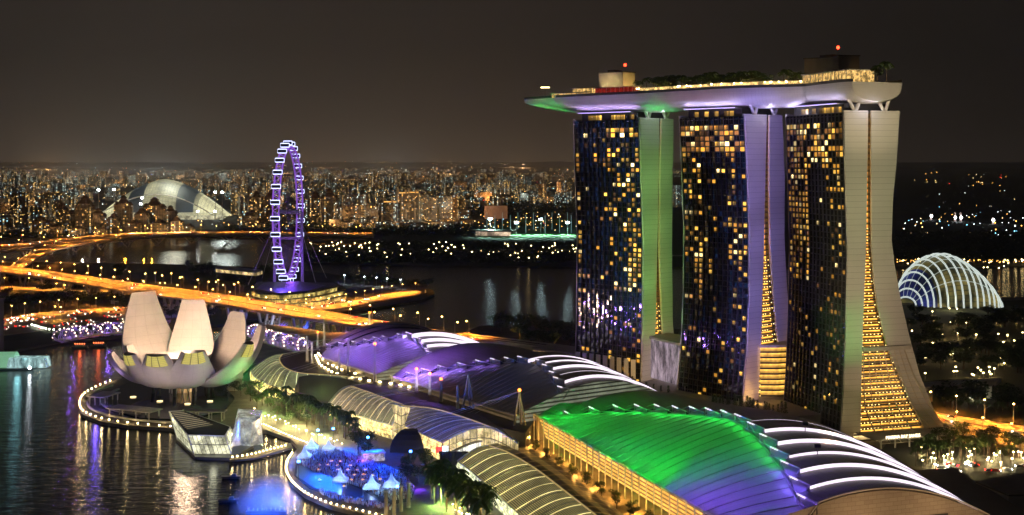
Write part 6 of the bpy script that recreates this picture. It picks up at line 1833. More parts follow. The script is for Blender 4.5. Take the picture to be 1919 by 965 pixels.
for px, py, c, p in ((200, 400, (225, 235, 225), 1500000), (290, 415, (235, 235, 210), 1500000), (400, 400, (225, 240, 230), 1500000), (95, 392, (235, 230, 210), 600000)):
    v = W(px, py, 2); light('POINT', (v.x, v.y + 160, 110), c, p * .3, 'stadium_glow', size=30)
# =================================================================== practice field with net poles
pp = proto('net_pole_proto'); MB().tube([(0, 0, 0), (0, 0, 62)], [.9, .6], 5).build('pole', plain('pole_glow', (.6, .65, .65), .5, emit=lin(120, 200, 200), strength=.25), pp)  # faint glow of the pole stands in for light falling on it
pxs = [913, 928, 942, 957, 971, 986, 1000, 1022, 1035, 1049, 1064, 1071, 1083]
for i, px in enumerate(pxs):
    v = W(px, 437 if i % 2 else 430, 2); dup(pp, v, sc=(1, 1, .62), label='tall pale net pole round the practice field, %s from the left' % nth(i), cat='pole', group='net poles round the practice field').name = 'net_pole'
wipe(pp)
for i, (px, py) in enumerate(((919, 410), (968, 417), (1014, 411), (1064, 417))):
    p = Vd(px, py, 2560); r = thing('field_floodlight', 'brilliant white floodlight over the practice field, %s from the left' % nth(i), 'floodlight', (p.x, p.y, 2), 'floodlights over the practice field')
    MB().tube([(p.x, p.y, 2), p], .6, 5).build('mast', M_pole, r); MB().box(p, (7.5, 2, 4)).build('lamp_bank', glow('field_white', (215, 250, 255), 34), r)
    light('SPOT', p - Vector((0, 3, 0)), (190, 255, 225), 700000, 'field_spot', (p.x, p.y - 20, 2), 110, .5, 2, r)
cl_ = thing('club_house', 'dark low club house with a flat roof at the practice field', 'building', tuple(W(930, 440, 2))); v = W(925, 442, 2); MB().box((v.x, v.y, 7), (70, 20, 8), -.2).build('wall', litroom('club_lit', (255, 225, 190), .9, .05), cl_); MB().box((v.x, v.y, 13), (90, 34, 3), -.2).build('roof', M_dark, cl_)
r = thing('billboard_building', 'pale flat building behind the practice field', 'building', tuple(W(930, 415, 2))); v = W(930, 412, 2); MB().box((v.x, v.y, 22), (60, 20, 34)).build('wall', plain('mauve_wall', (.35, .27, .28), .7), r); MB().box((v.x, v.y, 39.5), (62, 22, 1)).build('roof', M_roofdark, r)
# industrial towers far right
for i, (px, pb, pt) in enumerate(((1790, 415, 398), (1801, 415, 398), (1861, 420, 408), (1745, 412, 402))):
    v = W(px, pb, 2); s = F / v.y; r = thing('chimney', 'slim industrial chimney on the far right shore, %s from the left' % nth((1, 2, 3, 0)[i]), 'chimney', tuple(v), 'industrial chimneys')
    MB().tube([(v.x, v.y, 2), (v.x, v.y, 2 + (pb - pt) / s)], [3.2, 2.4], 8).build('stack', plain('stack_glow', (.6, .5, .45), .7, emit=lin(200, 150, 120), strength=.2), r); MB().ball((v.x, v.y - 4, 12), 3.2, 6, 4).build('lamp', G_white, r)  # stack glows by itself in place of light falling on it
# =================================================================== GLASS CONSERVATORY at the right
gd = W(1790, 578, 6); GD = gd.y; sg = F / GD
cons = thing('conservatory', 'shell-shaped glass conservatory with white ribs glowing behind the hotel', 'conservatory', tuple(gd))
t = NT('conservatory_glass'); n = t.noise(.035, 4, t.coord('Object'), rough=.6); uv = t.xyz(t.coord('UV'))
gl_ = t.m('MULTIPLY', t.m('GREATER_THAN', t.m('FRACT', t.m('MULTIPLY', uv[1], 30.0)), .12), 1.0)
c_ = t.mix(t.m('LESS_THAN', uv[0], .22), t.mix(n, lin(60, 90, 80), lin(190, 160, 60)), lin(50, 60, 135))
t.p(Base_Color=(.03, .04, .04, 1), Emission_Color=c_, Emission_Strength=t.m('MULTIPLY', t.m('MULTIPLY', gl_, t.m('MAXIMUM', t.m('MULTIPLY_ADD', n, 2.4, -.85), .08)), 1.1), Roughness=.1)
prof = [(1697, 570, 560), (1702, 571, 540), (1711, 573, 520), (1723, 575, 502), (1740, 577, 489), (1760, 578, 481), (1780, 579, 480), (1800, 580, 486), (1820, 580, 496), (1838, 580, 510), (1855, 580, 527), (1868, 580, 545), (1878, 580, 562), (1884, 580, 578)]
rows = []
for (px, pb, pt) in prof: pass
NRb = 18
tabh = [(i / (len(prof) - 1), (1699 + (px - 1697) * .84, pt)) for i, (px, pb, pt) in enumerate(prof)]
def conspt(f, a_, sc=1.0):
    """f along the shell 0..1, a_ angle along one arch, near foot to far foot"""
    D = GD + 26
    cx = interp([(k, v[0]) for k, v in tabh], f); cy = interp([(k, v[1]) for k, v in tabh], f)
    top_ = Vd(cx, cy, D); hgt = max(top_.z - 6, 1.0); hl = 9 + 20 * math.sin(PI * min(max(f, 0), 1)) ** .7
    q = Vector((math.cos(R(52)), -math.sin(R(52)), 0)) * hl      # towards the near foot
    p = Vector((top_.x, D, 6)) + q * math.cos(a_) * sc; p.z = 6 + hgt * math.sin(a_) ** .9 * sc
    return p
m = MB(); rows = [[conspt(.005 + .99 * i / 34, PI * j / 18) for j in range(19)] for i in range(35)]
m.grid(rows, uvs=lambda i, j: (i / 34, j / 18)); m.build('glass_shell', t.mat, cons, True)
for i in range(NRb):
    f = .01 + .98 * i / (NRb - 1)
    m = MB(); m.tube([conspt(f, PI * j / 16, 1.06) for j in range(17)], .95, 5); m.build('rib', plain('rib_white_glow', (.75, .78, .76), .4, emit=lin(215, 228, 220), strength=.85), cons)  # lit look of the ribs put into their own glow
m = MB()
for j in (3, 5, 7, 9, 11): m.tube([conspt(.01 + .98 * i / 34, PI * j / 18, 1.01) for i in range(35)], .38, 4, False)
m.build('lattice', plain('lattice_white_glow', (.7, .72, .7), .4, emit=lin(190, 205, 195), strength=.4), cons)  # lit look of the lattice put into its own glow
light('POINT', (gd.x, GD + 6, 14), (230, 225, 170), 26000, size=4, parent=cons)
# raised walkway building and park bridge right of the hotel
bw = thing('park_bridge', 'raised concrete footbridge leading right from the hotel into the park', 'footbridge', tuple(W(1800, 745, 2)))
q = [W(*p, 14) for p in ((1700, 728), (1780, 722), (1868, 716), (1876, 708), (1780, 712), (1700, 718))]; MB().prism([(v.x, v.y) for v in q], 11.5, 14).build('deck', M_pale, bw)
for px in (1745, 1778, 1795, 1822, 1856):
    v = W(px, 726 - (px - 1700) * .05, 12.5); MB().box((v.x, v.y + 2, 6.5), (3.0, 2, 10)).build('pier', M_pale, bw)
v = W(1825, 748, 3); light('POINT', (v.x, v.y, 6), (235, 235, 190), 3000, size=.5, parent=bw); v = W(1785, 735, 3); light('POINT', (v.x, v.y - 6, 7), (255, 200, 130), 2500, size=.5, parent=bw)
# dark flat-roofed buildings at the lower right
for (pts, z, lab) in (([(1830, 905), (1890, 893), (1990, 885), (2060, 930), (1890, 930)], 10, 'dark flat-roofed building at the right edge'), ([(1700, 885), (1790, 880), (1919, 960), (1990, 1040), (1860, 1040)], 9, 'long dark roof strip beside the near mall roof')):
    q = [W(*p, z) for p in pts]; r = thing('low_building', lab, 'building', tuple(q[0])); MB().prism([(v.x, v.y) for v in q], 2, z).build('wall', M_pale, r); MB().prism([(v.x, v.y) for v in q], z, z + .8).build('roof', M_roofdark, r)
# long planted terrace in front of towers with silhouettes of hedge trees: see trees

# =================================================================== TREES
def leafcloud(m, rng, c, r, n, s, flat=.7):
    for _ in range(n):
        while True:
            p = Vector((rng.uniform(-1, 1), rng.uniform(-1, 1), rng.uniform(-1, 1)))
            if .35 < p.length < 1: break
        q = Vector(c) + Vector((p.x * r, p.y * r, p.z * r * flat)); a_ = rng.uniform(0, 6.3); b_ = rng.uniform(-1, 1)
        u = Vector((math.cos(a_), math.sin(a_), b_ * .6)).normalized() * s * rng.uniform(.6, 1.3); w_ = Vector((-math.sin(a_) * .6, math.cos(a_) * .6, rng.uniform(-.7, .7))) * s
        m.add([q - u, q + w_ * .6, q + u, q - w_ * .6], [(0, 1, 2, 3)])
def tree_proto(seed, h=10.0, cr=4.5, leaf=.55, n=520, mat=None):
    rng = random.Random(seed); p = proto('tree_proto')
    m = MB(); hh_ = h * .42; m.tube([(0, 0, 0), (.1, .05, hh_ * .5), (rng.uniform(-.3, .3), rng.uniform(-.3, .3), hh_)], [h * .035, h * .028, h * .02], 6)
    cl = []
    for k in range(9):
        a_ = k * 2.4 + rng.random(); rr_ = cr * rng.uniform(.25, .72); z = h * rng.uniform(.5, .86)
        c = (math.cos(a_) * rr_, math.sin(a_) * rr_, z); cl.append(c); m.tube([(0, 0, hh_ * .9), (c[0] * .5, c[1] * .5, (z + hh_) / 2), c], [h * .015, h * .01, h * .004], 4)
    m.build('trunk', M_trunk, p)
    m = MB()
    for c in cl: leafcloud(m, rng, c, cr * rng.uniform(.34, .52), n // 9, leaf)
    m.build('crown', mat or M_leaf, p)
    return p
def palm_proto(seed, h=11.0, fl=4.2):
    rng = random.Random(seed); p = proto('palm_proto')
    m = MB(); m.tube([(0, 0, 0), (.15, 0, h * .5), (.1, .1, h)], [.28, .2, .17], 6); m.build('trunk', M_trunk, p)
    m = MB()
    for k in range(15):
        a_ = k * 2.4 + rng.uniform(-.2, .2); el = rng.uniform(-.1, .9); ca, sa = math.cos(a_), math.sin(a_); pts = []
        for i in range(6):
            s = i / 5; r_ = fl * s * math.cos(el * (1 - s * .4)); z = h + fl * s * math.sin(el) - fl * .75 * s * s; pts.append(Vector((.1 + ca * r_, .1 + sa * r_, z)))
        for a, b in zip(pts, pts[1:]):
            d_ = (b - a); sd = Vector((-sa, ca, 0)) * fl * .17
            for s_ in (-1, 1):
                m.add([a, a + d_ * .45, a + d_ * .75 + sd * s_ - Vector((0, 0, .5)), a + d_ * .2 + sd * s_ * .9 - Vector((0, 0, .45))], [(0, 1, 2, 3)])
                m.add([a + d_ * .5, b, b + sd * s_ * .8 - Vector((0, 0, .55)), a + d_ * .75 + sd * s_ - Vector((0, 0, .5))], [(0, 1, 2, 3)])
    m.build('fronds', M_palm, p)
    return p
TP = [tree_proto(k, mat=[M_leaf, M_needle, M_leaf][k % 3]) for k in range(5)]
TPL = [tree_proto(20 + k, 14, 8.5, 1.15, 560, M_needle) for k in range(3)]
PP = [palm_proto(40 + k) for k in range(3)]
def cyp(seed):
    rng = random.Random(seed); p = proto('cypress_proto'); MB().tube([(0, 0, 0), (0, 0, 3)], .12, 5).build('trunk', M_trunk, p); m = MB()
    for k in range(7): leafcloud(m, rng, (0, 0, 1.2 + k * .85), 1.15 - k * .1, 34, .42, 1)
    m.build('crown', M_needle, p); return p
CY = [cyp(60 + k) for k in range(2)]
rng = random.Random(31)
def plant(name, cat, protos, spots, lab, group, z, sc=(.85, 1.15), order='left'):
    """spots: photo points of the trunk feet"""
    spots = sorted(spots)
    for i, s in enumerate(spots):
        if len(s) == 3: v = Vector(s)
        else: v = W(s[0], s[1], z)
        dup(rng.choice(protos), v, rng.uniform(0, 6), rng.uniform(*sc), label='%s, %s from the %s' % (lab, nth(i), order), cat=cat, group=group).name = name
def along(pts, n, jit=2.0):
    L = smoothline([Vector((p[0], p[1], 0)) for p in pts], 8); out = []
    for i in range(n):
        q, _ = spread(L, (i + .5) / n); out.append((q.x + rng.uniform(-jit, jit), q.y + rng.uniform(-jit, jit) * .6))
    return out
plant('palm_tree', 'palm tree', PP, along([(500, 762), (560, 785), (620, 808), (672, 832)], 20, 3) + along([(530, 762), (600, 790), (660, 815)], 9, 3), 'promenade palm in front of the waterfront vaults', 'promenade palms', 2.2, (.95, 1.25))
plant('round_tree', 'tree', TP, [(486, 744), (500, 752), (515, 748), (470, 738), (492, 760), (528, 770), (560, 786), (482, 766), (508, 772), (532, 762), (548, 778), (470, 752), (520, 788), (545, 796), (575, 800)], 'round leafy tree between museum and leftmost vault', 'trees by the leftmost vault', 2.2, (.9, 1.2))
plant('round_tree', 'tree', TP, [(440, 735), (425, 728), (452, 742), (412, 718), (437, 716)], 'dark leafy tree on the lawn right of the museum', 'trees on the museum lawn', 2.2, (.8, 1.15))
plant('round_tree', 'tree', TP, [(672, 850), (684, 862), (692, 846)], 'violet-lit tree at the back of the plaza', 'violet-lit trees', 2.2, (1.15, 1.35))
plant('round_tree', 'tree', TP, [(762, 893), (784, 905), (802, 895), (776, 876), (797, 875), (765, 912)], 'leafy tree in blue shade right of the crowd', 'trees right of the crowd', 2.2, (.9, 1.2))
plant('palm_tree', 'palm tree', PP, along([(800, 935), (850, 962), (905, 1000)], 14, 6) + along([(822, 920), (870, 948), (925, 985)], 10, 5), 'palm in front of the golden vault', 'palms by the golden vault', 2.2, (1.1, 1.4))
light('POINT', (W(683, 860, 3).x, W(683, 860, 3).y - 7, 5), (170, 70, 255), 4500, 'tree_uplight', size=.5); light('POINT', (W(785, 915, 3).x, W(785, 915, 3).y, 5), (120, 60, 255), 2600, 'tree_uplight', size=.5)
for px, py, c, p in ((520, 780, (200, 255, 140), 2600), (490, 772, (190, 255, 130), 2400), (545, 800, (215, 255, 140), 2400), (600, 818, (200, 255, 150), 2400), (570, 800, (255, 215, 140), 2600), (620, 822, (255, 215, 140), 2200), (830, 950, (190, 255, 120), 3600), (880, 975, (255, 225, 130), 4200), (430, 712, (60, 255, 120), 4200), (455, 690, (60, 255, 120), 3800), (495, 748, (255, 225, 150), 2400)):
    v = W(px, py, 2); light('POINT', (v.x, v.y, 7), c, p * 4.5, 'tree_uplight', size=.4)
# green light bar on the lawn, shore bushes
v = W(447, 688, 3); r = thing('light_bar', 'short green light bar at the edge of the lawn', 'light bar', tuple(v)); MB().box(v + Vector((0, 0, 1)), (11, .8, 1.2)).build('tube', G_green, r)
# terrace trees
Q = Qa
sp_ = [tuple(Q(6 + i * 8.4, -8 - 3 * (i % 2), 11)) for i in range(24)]
for i, s in enumerate(sp_): dup(rng.choice(TP), s, rng.uniform(0, 6), rng.uniform(.5, .68), label='small amber-lit tree on the terrace of the near mall roof, %s from the left' % nth(i), cat='tree', group='terrace trees').name = 'terrace_tree'
# hedge of cypresses on the podium
hs = []
for i in range(22):
    f = i / 21; x = P2(8, -22, 12).lerp(P1(22, -24, 12), f); hs.append((x.x + rng.uniform(-1.5, 1.5), x.y + rng.uniform(-1.5, 1.5), 12))
for i in range(10):
    x = P3(10, -24, 12).lerp(P2(40, -24, 12), i / 9); hs.append((x.x, x.y, 12))
for i, s in enumerate(sorted(hs)): dup(rng.choice(CY), s, rng.uniform(0, 6), rng.uniform(.85, 1.35), label='slim dark conifer on the hotel podium, %s from the left' % nth(i), cat='conifer', group='conifers on the podium').name = 'conifer'
for al in (P2(30, -20, 16), P1(60, -22, 16), P3(5, -20, 16)): light('POINT', al, (255, 190, 90), 3500, 'podium_light', size=.5)
# trees behind the mall and along the reservoir
plant('shade_tree', 'tree', TPL, [(925, 612), (945, 610), (962, 616), (985, 622), (1005, 628), (1025, 630), (1048, 634), (1068, 640), (1085, 642), (940, 624), (975, 636), (1010, 645), (1040, 648), (1070, 655), (1030, 652), (1085, 655), (1000, 650), (1265, 655), (1280, 660)], 'dark spreading tree on the shore behind the mall', 'shore trees behind the mall', 2, (.8, 1.35))
for px, py in ((968, 636), (1052, 650)): v = W(px, py, 2); light('SPOT', (v.x, v.y - 9, 4), (255, 180, 60), 12000, 'tree_uplight', (v.x, v.y, 11), 100, .6, .4)
# peninsula trees
sp_ = [(rng.uniform(0, 520), rng.uniform(500, 560)) for _ in range(46)]
sp_ = [s for s in sp_ if not (s[1] > interp([(0, 495), (250, 525), (480, 560)], s[0]) and s[1] < interp([(0, 512), (250, 553), (480, 590)], s[0]))] + along([(0, 575), (60, 580), (130, 572), (230, 572)], 16, 5) + along([(640, 528), (700, 533), (760, 540), (800, 548)], 12, 4) + along([(230, 590), (300, 600), (430, 590)], 8, 5)
plant('shade_tree', 'tree', TPL, sp_, 'dark spreading tree on the peninsula by the expressway', 'peninsula trees', 2, (.7, 1.3))
# park trees at the right
sp_ = [(rng.uniform(1700, 1925), rng.uniform(596, 700)) for _ in range(64)] + [(rng.uniform(1760, 1925), rng.uniform(750, 768)) for _ in range(12)]
plant('park_tree', 'tree', TPL, sp_, 'dark park tree right of the hotel', 'park trees right of the hotel', 2.3, (.7, 1.15))
plant('palm_tree', 'palm tree', PP, [(rng.uniform(1712, 1925), rng.uniform(850, 876)) for _ in range(22)], 'forecourt palm at the foot of the near tower', 'forecourt palms', 2.3, (.75, 1.0))
plant('round_tree', 'tree', TP, [(1760, 835), (1788, 842), (1806, 832), (1835, 842), (1862, 836), (1890, 850), (1912, 852), (1850, 856), (1780, 858)], 'leafy tree between the forecourt and the carriageway', 'forecourt trees', 2.3, (.9, 1.4))
plant('round_tree', 'tree', TP, along([(1760, 762), (1840, 770), (1919, 782)], 10, 2), 'small amber-lit tree along the far side of the carriageway', 'roadside trees', 2.3, (.6, .8))
# roof deck palms
k_ = 0; fs = sorted([rng.uniform(fpx(1440), fpx(1205)) for _ in range(60)] + [fpx(x) for x in (1500, 1495, 1488, 1480, 1472, 1466, 1190, 1680, 1686, 1674)])
for i, f in enumerate(reversed(fs)):
    q, _, _ = dpt(f, rng.uniform(-9, 6) if f > .17 else rng.uniform(-4, 10), -.7); kind = PP if i % 3 else TP
    dup(rng.choice(kind), q, rng.uniform(0, 6), rng.uniform(.8, 1.1), label='dark garden tree on the roof deck, %s from the left' % nth(i), cat='tree', group='garden trees of the roof deck').name = 'deck_tree'
# far dark woods as masses
M_wood = leafmat('far_wood', (.02, .035, .018))
def wood(label, x0, x1, y0, y1, n, h, nm='wood'):
    m = MB(); r_ = random.Random(n)
    for _ in range(n):
        v = W(r_.uniform(x0, x1), r_.uniform(y0, y1), 2); leafcloud(m, r_, (v.x, v.y, h * r_.uniform(.3, .7)), h * r_.uniform(.5, .9), 26, h * .2)
    tag(m.build(nm, M_wood), label, 'wood', kind='stuff')
wood('dark belt of trees along the far shore of the reservoir', 575, 1100, 478, 493, 900, 12, 'shore_wood')
wood('dark woodland between the practice field and the far apartment blocks', 700, 1100, 456, 467, 800, 9, 'field_wood')
wood('dark woodland right of the apartment blocks', 850, 1100, 388, 404, 260, 26, 'hill_wood')
wood('dark trees under the apartment towers', 430, 900, 428, 442, 700, 14, 'tower_wood')
wood('dark woodland on the far shore right of the hotel', 1680, 1940, 440, 486, 1100, 14, 'east_wood')
wood('dark trees along the lagoon at the left', 0, 430, 438, 445, 500, 9, 'lagoon_wood')
# =================================================================== LAMPS AND CARS
def street_lamp_proto(name, h, arm, glowm, bulb):
    p = proto(name); MB().tube([(0, 0, 0), (0, 0, h)], [.22, .14], 6).build('pole', M_pole, p)
    if arm: MB().tube([(0, 0, h), (arm, 0, h + .4)], .12, 5).build('arm', M_pole, p)
    MB().ball((arm, 0, h + .15), bulb, 6, 4, .6).build('lamp_head', glowm, p); return p
SL = street_lamp_proto('sl', 13, 2.6, G_amber, .62)
def lamps(A, B, name, lab, group, n, side, z=0.0, power=9000, f0=0.0, f1=1.0, sc=1.0, every=1, c=(255, 150, 48), lh=12.5):
    E = A if side == 0 else B; O = B if side == 0 else A
    for i in range(n):
        f = f0 + (f1 - f0) * (i + .5) / n; q, d_ = spread(E, f); o_, _ = spread(O, f); n_ = (o_ - q).normalized()
        dup(SL, q + n_ * .6 + Vector((0, 0, z)), math.atan2(n_.y, n_.x), sc, label='%s, %s from the left' % (lab, nth(i)), cat='street lamp', group=group).name = 'street_lamp'
        if i % every == 0: lq = q + n_ * 9 + Vector((0, 0, z + lh)); light('SPOT', lq, c, power, 'street_light', lq - Vector((0, 0.01, 10)), 148, .5, .5)
lamps(EA, EB, 'a', 'amber street lamp on the far edge of the expressway', 'lamps on the far side of the expressway', 32, 0, power=70000)
lamps(EA, EB, 'a', 'amber street lamp on the near edge of the expressway', 'lamps on the near side of the expressway', 32, 1, power=70000)
lamps(FA, FB, 'a', 'amber street lamp on the far parkway bridge', 'lamps on the parkway bridge', 18, 0, power=105000, sc=1.1)
lamps(FA, FB, 'a', 'amber street lamp on the near side of the parkway bridge', 'lamps on the parkway bridge near side', 14, 1, power=105000, sc=1.1)
lamps(RA, RB, 'a', 'amber street lamp on the slip road', 'lamps on the slip road', 6, 1, power=150000)
lamps(LA, LB, 'a', 'amber street lamp on the low road', 'lamps on the low road', 9, 0, power=40000, sc=.8)
lamps(QA, QB, 'a', 'amber street lamp on the shore avenue', 'lamps on the shore avenue', 14, 0, power=52000, sc=.9)
lamps(PA, PB, 'a', 'amber street lamp on the peninsula loop road', 'lamps on the peninsula road', 11, 0, power=60000, sc=.7)
lamps(HA, HB, 'a', 'amber street lamp beside the dual carriageway', 'lamps on the dual carriageway', 11, 0, power=60000, sc=1.0)
lamps(HC, HD, 'a', 'amber street lamp beside the slip road at the right', 'lamps on the right slip road', 6, 1, power=26000, sc=.9)
for i, (px, py) in enumerate(sorted(((98, 528), (105, 552), (121, 555), (157, 556), (172, 543), (196, 556), (292, 530), (322, 531), (345, 539), (390, 549), (423, 555), (450, 550), (640, 575), (100, 600), (116, 600), (410, 545)))):
    v = W(px, py, 2.1); dup(SL, v, rng.uniform(0, 6), label='amber street lamp among the peninsula trees, %s from the left' % nth(i), cat='street lamp', group='lamps among the peninsula trees').name = 'street_lamp'
    light('SPOT', (v.x, v.y - 2, 13), (255, 172, 62), 9000, 'street_light', (v.x, v.y - 2.1, 0), 150, .5, .5)
WL = street_lamp_proto('wl', 11, 0, G_white, .75)
for i, (px, py) in enumerate(((646, 526), (683, 529), (706, 531), (726, 533), (751, 535))):
    v = W(px, py + 6, 2.1); dup(WL, v, label='white lamp along the far side of the peninsula, %s from the left' % nth(i), cat='street lamp', group='white peninsula lamps').name = 'street_lamp'
    light('SPOT', (v.x, v.y - 2, 12), (220, 235, 255), 5000, 'street_light', (v.x, v.y - 2.1, 0), 150, .5, .5)
PL = street_lamp_proto('pl', 6, 0, G_warm, .9)
sp_ = [(rng.uniform(580, 1090), 460 + 32 * rng.random()) for _ in range(95)]
for i, (px, py) in enumerate(sorted(sp_)): dup(PL, W(px, py, 2.1), sc=(1, 1, 1.2), label='small yellow park lamp on the far shore of the reservoir, %s from the left' % nth(i), cat='park lamp', group='park lamps on the far shore').name = 'park_lamp'
sp_ = [(rng.uniform(1680, 1919), rng.uniform(492, 512)) for _ in range(34)]
for i, (px, py) in enumerate(sorted(sp_)): dup(PL, W(px, py, 2.1), label='small yellow park lamp beyond the conservatory, %s from the left' % nth(i), cat='park lamp', group='park lamps beyond the conservatory').name = 'park_lamp'
sp_ = [(rng.gauss(1790, 75), rng.uniform(586, 715)) for _ in range(70)]
sp_ = sorted(s for s in sp_ if 1700 < s[0] < 1919)
for i, (px, py) in enumerate(sp_):
    v = W(px, py, 2.4); dup(PL, v, sc=.75, label='small warm garden lamp among the dark park trees, %s from the left' % nth(i), cat='park lamp', group='garden lamps in the park').name = 'park_lamp'
    if i % 3 == 0: light('POINT', (v.x, v.y - 1, 6), (255, 215, 130), 1500, 'garden_light', size=.3)
sp_ = sorted((rng.uniform(1712, 1919), rng.uniform(846, 885)) for _ in range(30))
for i, (px, py) in enumerate(sp_):
    v = W(px, py, 2.4); dup(PL, v, sc=.6, label='small bright lamp in the hotel forecourt, %s from the left' % nth(i), cat='park lamp', group='forecourt lamps').name = 'park_lamp'
    if i % 2 == 0: light('POINT', (v.x, v.y - 1, 5), (255, 225, 160), 2200, 'forecourt_light', size=.3)
sp_ = sorted(along([(470, 776), (530, 798), (590, 822), (640, 838)], 34, 7) + along([(840, 955), (900, 985)], 10, 7))
for i, (px, py) in enumerate(sp_):
    v = W(px, py, 2.1); dup(PL, v, sc=.42, label='small warm promenade lamp among the palms, %s from the left' % nth(i), cat='park lamp', group='promenade lamps among the palms').name = 'park_lamp'
    if i % 4 == 0: light('POINT', (v.x, v.y - 1, 4.5), (255, 220, 150), 2400, 'promenade_light', size=.3)
# cars
def car_proto(col_, nm):
    p = proto(nm); m = MB(); m.box((0, 0, .62), (4.4, 1.8, .7), 0, .96); m.box((-.2, 0, 1.2), (2.5, 1.6, .55), 0, .82)
    for x in (-1.4, 1.4):
        for y in (-.85, .85): m.tube([(x, y - .1, .33), (x, y + .1, .33)], .33, 8)
    m.build('body', plain('car_paint_' + nm, col_, .3, vary=0), p)
    for y in (-.6, .6): MB().box((2.2, y, .7), (.4, .55, .4)).build('headlight', G_head, p)
    for y in (-.6, .6): MB().box((-2.2, y, .75), (.35, .55, .35)).build('tail_light', G_tail, p)
    return p
CARS = [(car_proto(c, n_), n_) for c, n_ in (((.6, .6, .6), 'silver'), ((.05, .05, .06), 'black'), ((.35, .04, .03), 'red'), ((.6, .6, .55), 'white'), ((.05, .08, .25), 'blue'))]
def cars(A, B, n, place, group, z=0.02, f0=0, f1=1, sc=1.0, seed=1):
    r_ = random.Random(seed); fs = sorted(f0 + (f1 - f0) * r_.random() for _ in range(n)); cnt_ = {}
    for f in fs:
        q, d_ = spread(A, f); o_, _ = spread(B, f); lane = r_.choice((.08, .16, .26, .36, .6, .7, .8, .9)); v = q.lerp(o_, lane); fwd = 1 if lane > .5 else -1
        pr, nm = r_.choice(CARS); cnt_[nm] = cnt_.get(nm, -1) + 1
        dup(pr, v + Vector((0, 0, z)), math.atan2(d_.y * fwd, d_.x * fwd), sc, label='%s car driving on %s, %s %s one from the left' % (nm, place, nth(cnt_[nm]), nm), cat='car', group=group).name = 'car'
cars(EA, EB, 34, 'the expressway', 'cars on the expressway', seed=3)
cars(QA, QB, 70, 'the crowded shore avenue', 'cars on the shore avenue', seed=4, f0=.05, f1=.75)
cars(FA, FB, 22, 'the parkway bridge', 'cars on the parkway bridge', seed=5)
cars(HA, HB, 14, 'the dual carriageway', 'cars on the dual carriageway', seed=6)
cars(PA, PB, 12, 'the peninsula loop', 'cars on the peninsula loop', seed=7)
# cars waiting in the forecourt
fa = [W(*p, 2.36) for p in ((1740, 872), (1830, 868), (1919, 872))]; fb_ = [W(*p, 2.36) for p in ((1760, 890), (1840, 884), (1919, 888))]
cars(fa, fb_, 18, 'the hotel forecourt', 'cars in the forecourt', seed=8)
# parked cars by the terminal
fa = [W(*p, 2.05) for p in ((555, 572), (600, 568), (650, 560))]; fb_ = [W(*p, 2.05) for p in ((560, 576), (605, 573), (655, 565))]
cars(fa, fb_, 12, 'the terminal forecourt', 'cars at the terminal', seed=9)
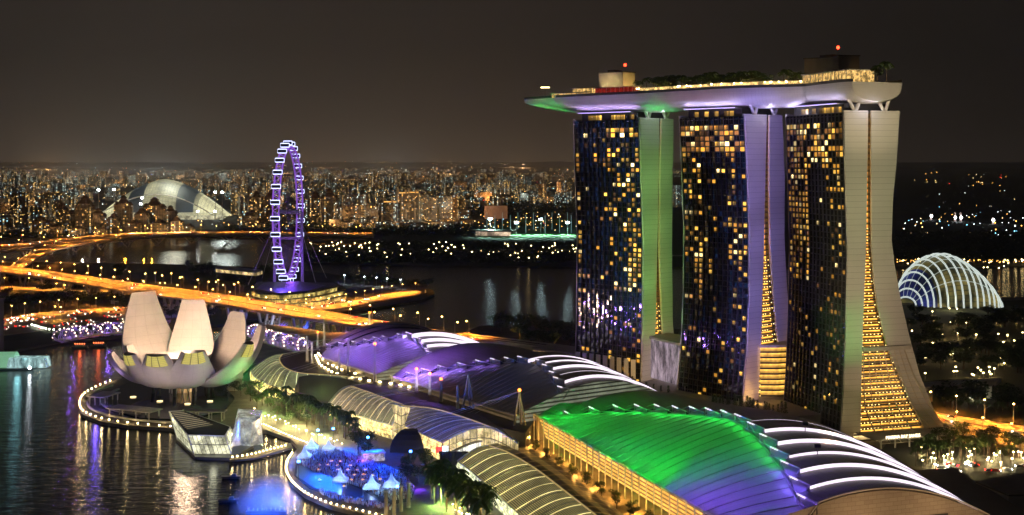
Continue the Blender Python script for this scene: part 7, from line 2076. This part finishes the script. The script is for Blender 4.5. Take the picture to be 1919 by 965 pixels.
# =================================================================== curved footbridge with lit canopies (behind the museum)
M_helix = plain('helix_violet_glow', (.35, .3, .4), .4, emit=lin(120, 80, 170), strength=.3)  # violet lighting of the lattice put into the material as glow
for pts, lab, nn in (([(110, 640), (150, 632), (200, 626), (260, 622), (320, 620)], 'violet-lit lattice footbridge left of the museum', 7), ([(470, 628), (500, 640), (540, 652), (578, 660)], 'violet-lit lattice footbridge right of the museum', 6)):
    L = resample([W(*p, 9) for p in pts], 40); r = thing('lattice_footbridge', lab, 'footbridge', tuple(L[20]))
    m = MB(); rows = []
    for i, p in enumerate(L):
        d_ = (L[min(i + 1, 40)] - L[max(i - 1, 0)]).normalized(); n_ = Vector((-d_.y, d_.x, 0)); rows.append([p - n_ * 6, p - n_ * 6 + Vector((0, 0, 1)), p + n_ * 6 + Vector((0, 0, 1)), p + n_ * 6])
    m.grid(rows); m.build('deck', plain('helix_deck', (.3, .3, .22), .6, emit=lin(110, 120, 60), strength=.12), r)
    m = MB()
    for ph in (0, PI, .6, PI + .6):
        for sg_ in (1, -1):
            hp = []
            for i, p in enumerate(L):
                d_ = (L[min(i + 1, 40)] - L[max(i - 1, 0)]).normalized(); n_ = Vector((-d_.y, d_.x, 0)); a_ = sg_ * i * .75 + ph; hp.append(p + n_ * 6.5 * math.cos(a_) + Vector((0, 0, 4 + 5.5 * math.sin(a_))))
            m.tube(hp, .3, 4, False)
    m.build('lattice', M_helix, r)
    for k in range(nn):
        p, d_ = spread(L, (k + .5) / nn); n_ = Vector((-d_.y, d_.x, 0)); m = MB()
        for i in range(9): a_ = -.2 + PI * 1.1 * i / 8; m.ball(p + n_ * 7 * math.cos(a_) + d_ * (i - 4) * 1.5 + Vector((0, 0, 4 + 6 * math.sin(a_))), .55, 5, 3)
        m.build('light_string', glow('helix_lamp', (255, 215, 180), 9), r)
    for k in range(3):
        p, _ = spread(L, (k + .5) / 3); light('POINT', p + Vector((0, 0, 5)), (140, 90, 255), 4000, 'helix_light', size=.5, parent=r)
# violet and blue lights on the piers under the expressway
for px, py, c in ((478, 604, (60, 90, 255)), (520, 612, (200, 210, 255)), (575, 622, (60, 90, 255)), (640, 632, (60, 90, 255)), (345, 590, (60, 90, 255)), (450, 598, (90, 110, 255))):
    v = W(px, py, 3); light('POINT', (v.x, v.y - 8, 5), c, 7000, 'pier_light', size=.5)
for px in (240, 290, 275, 160, 190): v = W(px, 478, 3); light('POINT', (v.x, v.y - 14, 6), (255, 160, 30) if px > 200 else (255, 220, 190), 26000, 'pier_light', size=1)
# red boats and barges near the far quay, giving the red glow on the water
for i, (px, py) in enumerate(((150, 652), (185, 650))):
    v = W(px, py, 0); r = thing('river_boat', 'small moored boat with red lamps near the far quay, %s from the left' % nth(i), 'boat', tuple(v)); MB().box((v.x, v.y, .8), (12, 3.6, 1.6), .1, 1.1).build('hull', M_dark, r); MB().box((v.x, v.y, 2.4), (7, 3, 1.6), .1).build('cabin', M_pale, r); m = MB(); [m.ball((v.x - 4 + k * 2, v.y, 3.6), .5, 5, 3) for k in range(5)]; m.build('lamp', glow('red_amber', (255, 110, 60), 6), r)
    light('POINT', (v.x, v.y, 6), (255, 110, 60), 1000, size=1, parent=r)
for p in TP + TPL + PP + CY + [SL, WL, PL] + [c for c, _ in CARS]: wipe(p)
for o in list(COL.objects):
    for key in ('_loc',):
        if key in o: del o[key]

# small lamps scattered along the promenade between the palms and the boardwalk

# =================================================================== far air
t = NT('haze_air'); t.t.nodes.remove(t.b); pv = t.n('ShaderNodeVolumePrincipled'); pv.inputs['Color'].default_value = (.72, .80, .90, 1); pv.inputs['Density'].default_value = 0.000055
t.t.links.new(pv.outputs[0], t.o.inputs['Volume'])
tag(MB().box((0, 14000, 1499), (64000, 31000, 3002)).build('haze', t.mat), 'thin night haze over the whole city', 'haze', kind='stuff')
